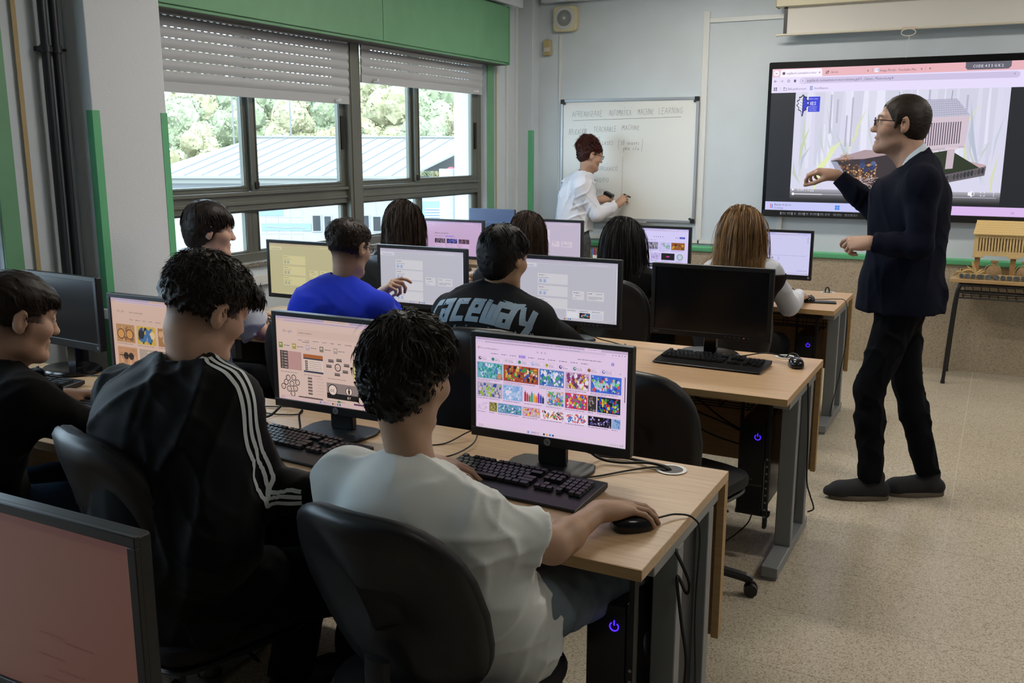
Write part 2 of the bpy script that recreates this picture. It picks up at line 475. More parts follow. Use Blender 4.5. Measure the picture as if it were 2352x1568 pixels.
# ---- windows
def window(idx, ya, yb, mull, panes_up, panes_low, xf=-3.90):
    root = MB()
    d = 0.07                                             # frame depth
    xi, xo = xf, xf - d
    fr = root
    fr.bx(xo, xi, ya, yb, 2.30, Z1); fr.bx(xo, xi, ya, yb, .965, 1.02)
    fr.bx(xo, xi, ya, ya + .05, 1.02, 2.30); fr.bx(xo, xi, yb - .06, yb, 1.02, 2.30)
    w = struct('window_%d' % idx, fr, ALU, bevel=.003)
    for (a, c) in mull:
        q = MB(); q.bx(xo, xi + .03, a, c, 1.02, 2.30); q.bx(xo, xi + .036, a + .03, c - .03, 1.02, 2.3); obj('mullion', q, ALU, w, bevel=.003)
    edges = [ya + .05] + [e for mu in mull for e in mu] + [yb - .06]
    for k in range(0, len(edges), 2):
        a, c = edges[k], edges[k + 1]
        q = MB(); q.bx(xo, xi, a, c, 1.27, 1.375); q.bx(xi, xi + .018, a, c, 1.355, 1.375); q.bx(xi, xi + .008, a, c, 1.30, 1.32); q.bx(xi, xi + .008, a, c, 1.268, 1.275)
        obj('transom', q, ALU, w, bevel=.002)
    def sash(a, c, z0, z1, st, sb, x, name='sash'):
        q = MB(); q.bx(x - .028, x, a, c, z1 - st, z1); q.bx(x - .028, x, a, c, z0, z0 + st)
        q.bx(x - .028, x, a, a + sb[0], z0 + st, z1 - st); q.bx(x - .028, x, c - sb[1], c, z0 + st, z1 - st)
        # glazing bead
        q.bx(x, x + .006, a + sb[0] - .012, a + sb[0] - .004, z0 + st - .01, z1 - st); q.bx(x, x + .006, c - sb[1] + .004, c - sb[1] + .012, z0 + st - .01, z1 - st)
        q.bx(x, x + .006, a + sb[0] - .01, c - sb[1] + .01, z0 + st - .012, z0 + st - .004)
        s = obj(name, q, ALU, w, bevel=.0015)
        g = MB(); g.bx(x - .017, x - .012, a + sb[0] - .005, c - sb[1] + .005, z0 + st - .005, z1 - st + .005)
        obj('pane', g, GLASS, s)
        return s
    for (a, c, sb, x) in panes_up:
        s = sash(a, c, 1.376, 2.34, .032, sb, x)
    for (a, c, sb) in panes_low:
        sash(a, c, 1.015, 1.272, .018, sb, xi - .02, 'lower_sash')
    return w
W1 = window(1, 3.43, 6.95, [(5.12, 5.26)],
            [(3.46, 4.245, (.03, .05), xf - .035) for xf in (-3.90,)] + [(4.232, 5.125, (.05, .07), -3.905), (5.255, 5.985, (.03, .06), -3.935), (5.965, 6.895, (.055, .10), -3.905)],
            [(3.46, 4.23, (.03, .06)), (4.225, 5.125, (.06, .05)), (5.255, 6.02, (.02, .04)), (6.015, 6.895, (.05, .08))])
W2 = window(2, -1.2, 2.60, [(0.62, 0.76)],
            [(-1.16, -.25, (.03, .05), -3.935), (-.27, .63, (.05, .07), -3.905), (.75, 1.66, (.03, .06), -3.935), (1.64, 2.55, (.055, .08), -3.905)],
            [(-1.16, -.24, (.03, .05)), (-.25, .63, (.05, .05)), (.75, 1.68, (.03, .05)), (1.67, 2.55, (.05, .06))])
# black finger pulls and latch blocks of the sashes
for (y, z0, z1) in ((5.085, 1.62, 1.83), (6.85, 1.62, 1.83), (4.262, 1.39, 1.43), (5.99, 1.39, 1.43)):
    q = MB(); q.bx(-3.905, -3.893, y - .014, y + .014, z0, z1); obj('latch' if z1 - z0 < .1 else 'finger_pull', q, BLACKRUB, W1, bevel=.002)

# ---- roller shutters: every slat a part
def shutter(label, ya, yb, zb, x, stops):
    t = thing('roller_shutter', label, 'roller shutter', (x, ya, zb), 0, 'roller shutters over the window')
    L = yb - ya
    q = MB(); q.bx(-.007, .007, 0, L, 0, .052); q.bx(-.003, .003, 0, L, .052, .0545); obj('bottom_rail', q, SHUT, t, bevel=.001)
    for yy in stops:
        q = MB(); q.cyl((.004, yy, .022), (.048, yy, .022), .011, .009, n=14); q.cyl((.048, yy, .022), (.0485, yy, .022), .006, n=10)
        obj('bumper_stop', q, WHITEP, t)
    pitch = 0.0545; z = .0545
    me = None; br = None
    while zb + z < 2.36:
        if me is None:
            prof = []
            for k in range(9):
                u = k / 8; prof.append((0.004 + 0.0075 * math.sin(PI * u), 0.0505 * u))
            pts = prof + [(-0.004, .0505), (-0.004, 0)]
            q = MB(); q.prism([(a, c) for a, c in pts], 0, L, 'y')
            # perforated tongue: bridges between the light slots
            kk = int(L / 0.046)
            q.bx(-.002, .002, 0, 0.09, .0505, .0545); q.bx(-.002, .002, L - .17, L, .0505, .0545)
            for i in range(kk):
                y = .09 + i * .046
                if y < L - .17: q.bx(-.002, .002, y, y + .020, .0505, .0545)
            o = obj('slat', q, SHUT, t); me = o.data
        else:
            o = bpy.data.objects.new('slat', me); COL.objects.link(o); o.parent = t
        o.location = (0, 0, z); z += pitch
    return t
shutter('wide pale roller shutter over the window bay nearer the camera, hanging lower', 3.445, 5.118, 1.905, -3.865, (.06, 1.53))
shutter('pale roller shutter over the right window bay, rolled up higher', 5.262, 6.90, 2.052, -3.865, (.13, 1.50))
b_ = MB(); b_.bx(-3.88, -3.86, 3.43, 6.95, 2.36, 2.42)
shutter2 = thing('roller_shutter', 'pale roller shutter of the far left window beyond the pipes', 'roller shutter', (-3.865, -1.15, 2.30), 0, 'roller shutters over the window')
q = MB(); q.bx(-.007, .007, 0, 1.76, 0, .052); q.bx(-.007, .007, 1.92, 3.70, 0, .052); obj('bottom_rail', q, SHUT, shutter2)
q = MB(); q.bx(-.006, .006, 0, 3.70, .053, .11); obj('curtain', q, SHUT, shutter2)

# ---- green shutter box
def shutter_box(label, y0, y1, split):
    t = thing('shutter_box', label, 'shutter box', (-3.80, (y0 + y1) / 2, 2.295))
    L = (y1 - y0) / 2; s = split - (y0 + y1) / 2
    q = MB(); q.bx(-.049, .085, -L, L, .0, .025); q.bx(-.049, .085, -L, L, .43, .455); q.bx(-.049, .085, L - .025, L, .025, .43)
    q.bx(-.049, .085, -L, -L + .025, .025, .43); obj('carcass', q, GREEN, t, bevel=.002)
    for a, c in ((-L + .002, s - .0025), (s + .0025, L - .020)):
        q = MB(); q.bx(.085, .098, a, c, .018, .44); obj('panel', q, GREEN, t, bevel=.0015)
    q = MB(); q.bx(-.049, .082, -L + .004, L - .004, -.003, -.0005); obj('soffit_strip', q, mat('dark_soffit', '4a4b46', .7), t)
    q = MB(); q.bx(.085, .101, L - .018, L, 0, .455); obj('end_strip', q, GREEN, t, bevel=.0015)
    return t
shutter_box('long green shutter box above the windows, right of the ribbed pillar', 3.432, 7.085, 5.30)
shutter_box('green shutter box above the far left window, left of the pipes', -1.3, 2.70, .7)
b_ = MB(); b_.bx(XW, -3.69, 3.43, 7.30, 2.765, ZC); struct('trim_16', b_, WALL, bevel=.002)

# strap and pulleys
def strap(label, y, z0, w=.018):
    q = MB(); q.bx(XW + .012, XW + .0145, y - w / 2, y + w / 2, z0, 2.3)
    t = thing('shutter_strap', label, 'strap', (0, 0, 0)); obj('strap', q, STRAP, t)
    q = MB(); q.bx(XW, XW + .02, y - .016, y + .016, z0 - .03, z0); q.cyl((XW + .01, y - .022, z0 - .005), (XW + .01, y + .022, z0 - .005), .008); obj('guide', q, BLACKM, t, bevel=.002)
    return t
strap('beige roller shutter strap with black guide on the wall left of the dark pipes', 2.755, 1.07, .022)
strap('thin tan roller shutter strap right of the window beside the green strip', 7.10, 1.10, .012)
# dark twin pipes beside the pillar
t = thing('heating_pipes', 'pair of dark painted vertical pipes left of the ribbed pillar', 'pipes', (XW, 3, 0))
for k, (dy, dx) in enumerate(((-.13, .045), (-.075, .045))):
    q = MB(); q.cyl((dx, dy, 0), (dx, dy, ZC), .0185, n=16); obj('pipe', q, PIPE, t)
q = MB()
for dy in (-.13, -.075): q.cyl((.045, dy, 2.035), (.045, dy, 2.065), .024, n=16)
q.bx(.0, .05, -.155, -.05, 2.04, 2.06); q.cyl((.03, -.05, 2.05), (.06, -.038, 2.05), .006)
obj('clamp', q, PIPE, t)
# ------------------------------------------------------------------ ceiling luminaires (above the frame)
def luminaire(x, y, label, e):
    t = thing('ceiling_light', label.replace("number ", "").replace(" above", " panel above"), "ceiling light", (x, y, ZC))
    q = MB(); q.bx(-.62, .62, -.16, .16, -.06, 0); obj('housing', q, WHITEP, t, bevel=.004)
    q = MB(); q.bx(-.58, .58, -.13, .13, -.066, -.0605)
    key = 'lum%g' % e
    obj('diffuser', q, mat(key, 'ffffff', 0.5, emit=('fff6ea', e)), t)
for i, (x, y, e) in enumerate(((-1.9, 6.2, LE1), (1.3, 6.2, LE1), (-1.9, 3.9, LE1), (1.3, 3.9, LE1), (1.3, 1.2, LE2))):
    luminaire(x, y, 'white ceiling luminaire number %s above the room' % ['front left', 'front right', 'middle left', 'middle right', 'rear right'][i], e)
# ------------------------------------------------------------------ outside: local frames turned with the street, x along it, y away
OUT = Matrix.Rotation(R(27.43), 4, 'Z')
def outp(x, y, z): return tuple(OUT @ Vector((x, y, z)))
YAWO = R(27.43)
OWALL = mat('pale_tiled_facade', '8c8f93', 0.6)
OBLUE = mat('pale_blue_render', '7088a6', 0.7)
OROOF = mat('white_sheet_roof', '7e8286', 0.7)
OFASC = mat('roof_fascia', '6c6e6a', 0.5)
OWIN = mat('dark_frosted_window', '1c2226', 0.4)
OGROUND = mat('yard_ground', '9c9a92', 0.9, vary=(0.3, '8d8f80', 0.6))
LEAF = [mat('leaf_olive', '8a8a6a', 0.95, vary=(1.6, 'a8a388', 0.8), spec=.1), mat('leaf_green', '7f8a6c', 0.95, vary=(1.5, '9ca088', 0.8), spec=.1), mat('leaf_ochre', '998e6e', 0.95, vary=(1.5, '8a8a68', 0.8), spec=.1)]  # leaf tones paled: the haze over the slope is put into the colour
b_ = MB(); b_.bx(-140, 60, -40, 140, -6.2, -6.0)
gd = struct('ground', b_, OGROUND)
# low service building with hipped sheet roof
D = 60
t = thing('service_building', 'long low white building with pale sheet roof across the yard', 'building', outp(0, D, -6.0), YAWO)
ez = 5.55                                                  # eaves above its base
q = MB(); q.bx(-26, -3.6, 0, 12, 0, ez); obj('wall', q, OWALL, t)
# facade tile joints as thin proud panels
me = None
for i in range(13):
    for j in range(3):
        x0 = -17.2 + i * .78
        if any(a - .3 < x0 + .38 < c_ + .3 for a, c_ in ((-12.66, -11.54),)): continue
        if me is None:
            q = MB(); q.bx(0.01, .76, -.02, 0, .01, 1.02); o = obj('panel', q, OWALL, t); me = o.data
        else:
            o = bpy.data.objects.new('panel', me); COL.objects.link(o); o.parent = t
        o.location = (x0, 0, 1.25 + j * 1.04)
for (x, z0, z1, w) in ((-12.43, 2.5, 3.46, .48), (-11.73, 2.5, 3.42, .40), (-9.37, 2.42, 3.46, .5), (-8.6, 2.5, 3.4, .46)):
    q = MB(); q.bx(x - w / 2 - .07, x + w / 2 + .07, -.07, .02, z0 - .07, z1 + .07); f = obj('window', q, OWALL, t)
    q = MB(); q.bx(x - w / 2, x + w / 2, -.09, -.068, z0, z1); obj('pane', q, OWIN, f)
q = MB(); q.bx(-15.95, -12.8, -.05, 0, 2.5, 2.96); st = obj('blue_band', q, OBLUE, t)
q = MB(); q.tube(curve_pts([(-15.7, -.06, 2.78), (-15.0, -.06, 2.74), (-14.3, -.06, 2.68), (-13.8, -.06, 2.73), (-13.2, -.06, 2.68)]), .03, n=6); obj('white_line', q, OWALL, st)
q = MB(); q.bx(-16.2, -14.55, -.05, 0, 3.45, 3.85); obj('blue_band', q, OBLUE, t)
# fascia and gutter
q = MB(); q.bx(-26.5, -6.2, -.9, -.8, ez - .05, ez + .30); q.bx(-26.5, -6.2, -.8, 12.8, ez - .05, ez + .02); obj('fascia', q, OFASC, t)
q = MB(); q.bx(-26.5, -6.2, -1.05, -.9, ez + .26, ez + .42); obj('gutter', q, OROOF, t)
# roof: ridge at depth 6, hip at left end, slanting right end
rz = 8.35; yr = 8.5
q = MB(); q.add([(-23.5, -1.0, ez + .42), (-6.3, -1.0, ez + .42), (-3.3, yr * .62, ez + 2.0), (-3.3, yr, rz), (-18.5, yr, rz)], [(0, 1, 2, 3, 4)])
q.add([(-23.5, -1.0, ez + .42), (-18.5, yr, rz), (-23.5, 12.8, ez + .42)], [(0, 1, 2)])
q.add([(-23.5, 13, ez + .42), (-18.5, yr, rz), (-3.3, yr, rz), (-3.3, 13, ez + .42)], [(0, 1, 2, 3)])
obj('roof', q, OROOF, t)
for i in range(17):                                         # standing seams
    x = -21.4 + i * 1.07
    u = 1.0
    xt = x + 3.2
    top = min(1.0, max(0.15, (xt + 23.5) / 5.0)) if xt < -18.5 else 1
    x2 = x + 3.2 * top; y2 = -1 + (yr + 1) * top; z2 = ez + .42 + (rz - ez - .42) * top
    if x2 > -3.4: continue
    q = MB(); q.tube([(x, -1.0, ez + .47), (x2, y2, z2 + .05)], .035, n=4); obj('seam', q, mat('roof_seam', '74787b', .6), t)
q = MB(); q.tube([(-18.5, yr, rz + .06), (-3.4, yr, rz + .06)], .12, n=6); obj('ridge_cap', q, OFASC, t)
q = MB(); q.tube([(-6.3, -1.0, ez + .45), (-3.3, yr * .62, ez + 2.05)], .1, n=6); obj('verge', q, OFASC, t)
# nearer wing of the school at the right
t = thing('school_wing', 'plain white rendered building wing filling the right window pane', 'building', outp(-1.82, 30, -6), YAWO)
q = MB(); q.bx(0, 9, 0, 10, 0, 13); obj('wall', q, OWALL, t)
q = MB(); q.bx(-.5, 0, .2, .5, 0, 7.0); obj('drain_cover', q, OWALL, t)
t = thing('garage', 'pale blue garage with roller door low beyond the right window', 'building', outp(-4.55, 56, -6), YAWO)
q = MB(); q.bx(-1.3, 1.8, 0, 3, 0, 4.6); obj('wall', q, OBLUE, t)
q = MB()
for i in range(16): q.bx(-.6, 1.2, -.04, 0, 1.7 + i * .16, 1.7 + i * .16 + .11)
obj('roller_door', q, OWALL, t, kind='stuff')
q = MB()
for i in range(9): q.tube([(-1.1 + i * .28, -.12, 3.2 + i * .035), (-.95 + i * .28, -.12, 3.22 + i * .035)], .025, n=5)
tt = obj('barrier_tape', q, mat('red_tape', 'd8404a', 0.6), t, kind='stuff')
q = MB(); q.cyl((.98, -.5, 6.3), (.98, -.42, 6.3), .3, n=20); obj('sign_disc', q, mat('red_sign', 'd04a58', .5), t)
# lamp posts
for k, (x, zt) in enumerate(((-17.5, 8.9), (-13.9, 8.9))):
    t = thing('floodlight_mast', 'thin pale floodlight mast %s' % ('by the left edge of the white roof', 'rising behind the middle of the white roof')[k], 'mast', outp(x * 80 / 60 * .995, 80, -6), YAWO)
    q = MB(); q.cyl((0, 0, 0), (0, 0, 6 + zt * .69), .11, .07, n=8); obj('pole', q, OFASC, t)
    q = MB(); q.bx(-.7, .7, -.15, .15, 6 + zt * .69, 6.25 + zt * .69); obj('lamp', q, OFASC, t)

# trees
def blob_rock(q, c, r, seed, sub=2):
    rg = np.random.default_rng(seed)
    import bmesh
    bm = bmesh.new(); bmesh.ops.create_icosphere(bm, subdivisions=sub, radius=1)
    ph = rg.uniform(0, 6, (3, 3)); 
    vs = []
    for v in bm.verts:
        p = np.array(v.co); d = 1 + .12 * math.sin(5 * p[0] + ph[0, 0]) * math.sin(5 * p[1] + ph[0, 1]) + .10 * math.sin(9 * p[2] + ph[1, 0] + 4 * p[0]) + rg.uniform(-.07, .07)
        vs.append((c[0] + p[0] * r[0] * d, c[1] + p[1] * r[1] * d, c[2] + p[2] * r[2] * d))
    fs = [tuple(v.index for v in f.verts) for f in bm.faces]; bm.free()
    q.add(vs, fs)
def leaves(q, centre, rad, n, size, rg):
    u = rg.normal(size=(n, 3)); u /= np.linalg.norm(u, axis=1)[:, None]
    p = centre + u * rad * rg.uniform(.90, 1.14, (n, 1))
    a = rg.normal(size=(n, 3)); a /= np.linalg.norm(a, axis=1)[:, None]
    b = np.cross(a, u + .3 * rg.normal(size=(n, 3))); b /= np.linalg.norm(b, axis=1)[:, None] + 1e-9
    s = size * rg.uniform(.5, 1.3, (n, 1))
    vs = np.stack([p - a * s, p + b * s * .6, p + a * s, p - b * s * .6], 1).reshape(-1, 3)
    q.add(vs.tolist(), [(4 * k, 4 * k + 1, 4 * k + 2, 4 * k + 3) for k in range(n)])
def tree(label, x, y, zb, h, w, mk, seed, name='tree'):
    rg = np.random.default_rng(seed)
    t = thing(name, label, 'tree' if name == 'tree' else 'bush', outp(x, y, zb), YAWO, 'trees on the slope behind the white roof' if name == 'tree' else None)
    q = MB(); q.cyl((0, 0, 0), (0, 0, h * .6), w * .06, w * .03, n=8); obj('trunk', q, mat('bark', '5c5246', .9), t)
    q = MB()
    for k in range(13):
        a = rg.uniform(0, 2 * PI); rr = rg.uniform(0, .33) * w; cz = h * rg.uniform(.28, .8)
        s = w * rg.uniform(.2, .3) * (1.15 - .5 * cz / h)
        c = np.array([rr * math.cos(a), rr * math.sin(a) * .8, cz])
        blob_rock(q, c, (s, s, s * 1.05), seed * 31 + k)
        leaves(q, c, s * 1.03, 340, s * .11, rg)
    o = obj('crown', q, LEAF[mk], t, smooth=False)
    for p in o.data.polygons: pass
    return t
places = [(-41, 12.5, 1), (-35.5, 14, 0), (-30, 13.2, 1), (-25, 14.2, 1), (-20.5, 13.4, 0), (-15.8, 14.2, 1), (-11.5, 14.6, 0), (-7.2, 14.0, 1), (-3, 13.2, 0), (2.5, 12.5, 1)]
wd = ['far left of the ridge', 'left, behind the hip of the roof', 'behind the left sash', 'behind the window stile', 'left of the tall mast', 'right of the tall mast', 'behind the window mullion', 'tallest, right of the mullion', 'behind the right sash', 'rightmost, beside the white wing']
for k, (x, h, mk) in enumerate(places):
    tree('hazy broad-crowned tree on the slope, %s' % wd[k], x * (92 + (k % 2) * 10) / 88, 92 + (k % 2) * 10, -5, h + 1.5 * (k % 2), 7.8, mk, 40 + k)
for k, x in enumerate((-46, -38, -30.5, -23, -15.5, -8, -1, 6)):
    tree('pale distant tree in the back rank on the hill, %s' % ['at the far left', 'second from the left', 'third from the left', 'fourth from the left', 'fourth from the right', 'third from the right', 'second from the right', 'at the far right'][k], x * 1.22, 114, -3, 16.5 + (k % 3), 11.5, (0, 1)[k % 2], 140 + k)
pl2 = [(-32, 8.6, 2), (-27, 8.2, 0), (-21.5, 8.4, 1), (-16.6, 8.0, 2), (-12.2, 8.3, 0), (-8, 8.6, 1), (-4.2, 8.2, 2)]
for k, (x, h, mk) in enumerate(pl2):
    tree('lower rounded tree just above the roof ridge, %s' % ['ochre one at the far left', 'second from the left', 'third from the left', 'middle one left of the mullion', 'behind the mullion', 'second from the right', 'rightmost of the low row'][k], x * (77 + 6 * (k % 2)) / 84, 77 + 6 * (k % 2), -5, h + 1.0 + (k % 2), 5.6, mk, 80 + k)
tree('small leafy bush below the left lower pane', -9.2, 31, -6.0, 4.3, 3.6, 1, 123, 'bush')
# ------------------------------------------------------------------ things on the front wall
# whiteboard
t = thing('whiteboard', 'white dry-erase board with handwritten class notes and silver frame', 'whiteboard', (-2.862, YF - .02, 1.022))
WBW, WBH = 1.222, 1.016
m, n, l, b = node_mat('board_enamel')
b.inputs['Base Color'].default_value = (*lin('dcdfdc'), 1); b.inputs['Roughness'].default_value = 0.22
q = MB(); q.bx(-WBW / 2, WBW / 2, -.004, .018, 0, WBH); obj('board', q, m, t)
q = MB()
for a in ((-WBW / 2, WBW / 2, WBH - .022, WBH), (-WBW / 2, WBW / 2, 0, .022)): q.bx(a[0], a[1], -.014, .0, a[2], a[3])
q.bx(-WBW / 2, -WBW / 2 + .022, -.014, 0, .022, WBH - .022); q.bx(WBW / 2 - .022, WBW / 2, -.014, 0, .022, WBH - .022)
obj('frame', q, SILVER, t, bevel=.002)
for sx in (-1, 1):
    for z in (0, WBH):
        q = MB(); cx = sx * (WBW / 2 - .018); cz = z + (.018 if z == 0 else -.018)
        q.bx(cx - .019, cx + .019, -.017, .0, cz - .019, cz + .019); o = obj('corner_cap', q, BLACKM if not (sx == -1 and z == 0) else DARKG, t, bevel=.004)
for (x, z) in ((-WBW / 2 + .035, WBH - .035), (WBW / 2 - .035, WBH - .035), (WBW / 2 - .04, .035)):
    q = MB(); q.cyl((x, -.0185, z), (x, -.004, z), .009, n=14); obj('magnet', q, DARKG, t)
q = MB(); q.bx(-.47, .2, -.030, -.014, -.012, .0); obj('pen_tray', q, SILVER, t, bevel=.002)
# single-stroke handwriting
GL = {
 'A': '0,0 .3,1 .6,0|.12,.38 .5,.38', 'P': '.05,0 .08,1|.08,1 .5,.95 .55,.7 .4,.5 .07,.48', 'R': '.05,0 .08,1 .48,.95 .52,.7 .35,.52 .08,.5|.25,.5 .58,0',
 'E': '.5,.98 .1,1 .06,0 .52,.02|.08,.52 .42,.52', 'N': '.03,0 .08,1 .5,.05 .55,1', 'D': '.06,0 .1,1 .42,.85 .56,.5 .4,.12 .06,0', 'I': '.1,0 .12,1',
 'Z': '.02,.97 .5,1 .02,.02 .55,.0|.1,.5 .42,.52', 'X': '.02,1 .52,0|.5,1 .02,0', 'U': '.04,1 .05,.25 .2,0 .42,.05 .52,.3 .54,1', 'T': '.0,1 .6,.98|.3,.98 .28,0',
 'O': '.3,1 .08,.8 .03,.4 .2,.03 .45,.08 .56,.5 .5,.88 .3,1', 'M': '0,0 .1,1 .32,.4 .56,1 .64,0', 'C': '.5,.88 .3,1 .08,.75 .04,.35 .22,.02 .52,.12', 'H': '.04,0 .08,1|.5,0 .54,1|.06,.5 .52,.52',
 'L': '.1,1 .06,0 .48,.03', 'G': '.5,.85 .3,1 .08,.75 .04,.3 .25,0 .5,.12 .52,.45 .32,.45', 'S': '.48,.9 .25,1 .08,.8 .2,.55 .42,.4 .44,.12 .2,0 .02,.12', 'B': '.06,0 .1,1 .42,.92 .42,.6 .1,.53 .48,.42 .5,.1 .06,0',
 'V': '.02,1 .26,0 .52,1', '1': '.05,.75 .22,1 .2,0|.05,0 .36,0', '0': '.25,1 .06,.7 .06,.3 .22,0 .42,.3 .44,.7 .25,1', 'a': '.42,.5 .2,.55 .05,.3 .15,.03 .38,.15 .42,.5 .42,.05 .52,0', 'm': '.03,0 .05,.5|.05,.4 .2,.52 .26,.35 .27,0|.27,.38 .42,.52 .5,.35 .52,0',
 'i': '.1,.5 .1,.05 .18,0|.1,.7 .11,.74', 'x': '.02,.5 .36,0|.36,.5 .02,0', 'e': '.04,.28 .36,.3 .32,.5 .14,.52 .04,.28 .12,.02 .38,.08', 's': '.34,.46 .16,.52 .08,.38 .3,.2 .24,.02 .04,.04', 'p': '.06,.5 .04,-.45|.06,.4 .25,.52 .38,.3 .25,.05 .06,.12',
 'r': '.06,.5 .06,0|.06,.35 .2,.52 .32,.46', 'c': '.34,.45 .16,.5 .05,.25 .16,.0 .36,.06', 'u': '.05,.5 .08,.08 .25,.02 .36,.2 .38,.5 .4,.0', '/': '.0,-.1 .4,.95', '(': '.3,1.3 .05,.8 .02,.2 .2,-.5', ')': '.05,1.3 .3,.9 .32,.2 .12,-.5', '.': '.1,.0 .12,.03', "'": '.1,1.12 .25,1.3',
}
def write(q, x, z, h, text, gap=.22, slant=.08, w=.0019, y=-.0048, drift=0.0, x1=None):
    x0 = x; f = 1.0
    if x1 is not None:
        tot = sum((max(float(p.split(',')[0]) for st in GL[ch].split('|') for p in st.split()) + gap) for ch in text) * h * .8
        f = (x1 - x0) / tot
    for ch in text:
        if ch == ' ': x += h * .55; continue
        if ch == '_': x += h * .2; continue
        k = h * random.uniform(.9, 1.08)
        dz = random.uniform(-.05, .05) * h
        for st in GL[ch].split('|'):
            P = [tuple(map(float, p.split(','))) for p in st.split()]
            pts = [(x + (px + py * slant) * k * .8 * f, y, z + dz + py * k + drift * (x - x0)) for px, py in P]
            for i in range(len(pts) - 1):
                a, c = Vector(pts[i]), Vector(pts[i + 1]); d = (c - a)
                if d.length < 1e-6: continue
                d.normalize(); nrm = Vector((-d.z, 0, d.x)) * w / 2; a = a - d * w * .3; c = c + d * w * .3
                q.add([a + nrm, c + nrm, c - nrm, a - nrm], [(0, 1, 2, 3)])
        wd = max(float(p.split(',')[0]) for st in GL[ch].split('|') for p in st.split())
        if ch != "'": x += (wd + gap) * h * .8 * f
        else: x += 0
    return x
INK = mat('marker_ink', '565b64', 0.7)
def bl(px, pz): return px, pz
q = MB()
W_ = [(-.505, -.224, .872, .046, 'APRENDIZAXE'), (-.165, .045, .876, .046, 'AUTOMATICA.'), (.09, .235, .88, .047, 'MACHINE'), (.27, .48, .884, .047, 'LEARNING'),
      (-.535, -.367, .722, .047, 'APLICACION'), (-.305, -.094, .745, .042, 'TEACHABLE'), (-.047, .115, .757, .038, 'MACHINE'),
      (-.246, -.12, .635, .032, 'CLASES'), (-.078, -.062, .622, .05, '('), (-.055, -.018, .635, .034, '10'), (.0, .115, .637, .036, 'imaxes'),
      (-.03, .03, .592, .036, 'para'), (.055, .112, .592, .036, 'c/u'), (.128, .145, .608, .055, ')'), (-.25, -.076, .418, .034, 'ORGANICO'), (-.27, -.152, .322, .036, 'VIDRIO')]
for (xa, xb, zz, hh, tx) in W_: write(q, xa, zz, hh, tx, .2, x1=xb)
write(q, -.265, .222, .042, 'PAPEL', .24, drift=-.06, x1=-.165)
for (xa, zz) in ((-.035, .90), (-.395, .752), (-.178, .442)): write(q, xa, zz, .03, "'")
q.add([(-.50, -.0048, .838), (.465, -.0048, .856), (.465, -.0048, .859), (-.50, -.0048, .8405)], [(0, 1, 2, 3)])
def seg(q, pts, w=.0019):
    for a, c in zip(pts[:-1], pts[1:]):
        a = Vector((a[0], -.0048, a[1])); c = Vector((c[0], -.0048, c[1])); d = (c - a).normalized(); nr = Vector((-d.z, 0, d.x)) * w / 2
        q.add([a + nr, c + nr, c - nr, a - nr], [(0, 1, 2, 3)])
seg(q, [(-.32, .54), (-.32, .235)]); seg(q, [(-.32, .432), (-.255, .432)]); seg(q, [(-.27, .442), (-.252, .432), (-.27, .422)])
seg(q, [(-.32, .338), (-.275, .338)]); seg(q, [(-.29, .348), (-.272, .338), (-.29, .328)]); seg(q, [(-.32, .242), (-.275, .242)]); seg(q, [(-.29, .252), (-.272, .242), (-.29, .232)])
seg(q, [(-.032, .535), (-.036, .18)])
obj('handwriting', q, INK, t)
# speaker
t = thing('wall_speaker', 'cream square wall loudspeaker with round grey grille', 'speaker', (-3.435, YF, 2.595))
q = MB(); q.prism(rrect(.215, .205, .035, cx=0, cy=.105), -.06, 0, 'y'); obj('box', q, CREAM, t, bevel=.006)
q = MB(); q.cyl((0, -.068, .108), (0, -.058, .108), .088, .094, n=40); obj('rim', q, mat('speaker_rim', 'c4c8c8', .5), t)
q = MB(); q.cyl((0, -.0705, .108), (0, -.067, .108), .066, n=40); g = obj('grille', q, mat('speaker_grille', '8f9294', .6), t)
q = MB()
for rr, nn in ((.060, 44), (.053, 38), (.046, 32), (.039, 26)):
    for k in range(nn):
        a = 2 * PI * (k + (.5 if rr in (.053, .039) else 0)) / nn
        c = Vector((rr * math.cos(a), -.0712, .108 + rr * math.sin(a)))
        q.add([c + Vector((math.cos(x) * .0022, 0, math.sin(x) * .0022)) for x in (0, PI / 2, PI, -PI / 2)], [(0, 1, 2, 3)])
obj('perforation', q, BLACKM, g, kind='stuff')
q = MB(); q.cyl((0, -.072, .108), (0, -.070, .108), .012, n=16); obj('dome', q, WHITEP, g)
# alarm sensor
t = thing('motion_sensor', 'small beige alarm motion sensor in the corner left of the speaker', 'sensor', (-3.61, YF - .005, 2.41))
q = MB(); q.prism(rrect(.072, .13, .012, cx=0, cy=.065), -.035, 0, 'y'); obj('housing', q, mat('sensor_beige', 'b3a67c', .5), t, bevel=.004)
q = MB(); q.bx(-.026, .030, -.041, -.034, .028, .066); obj('lens', q, mat('sensor_lens', 'c8c4ba', .3), t, bevel=.004)
q = MB(); q.tube([(0, -.003, .13), (-.003, -.003, .155)], .002, n=5); obj('cable', q, CREAM, t)

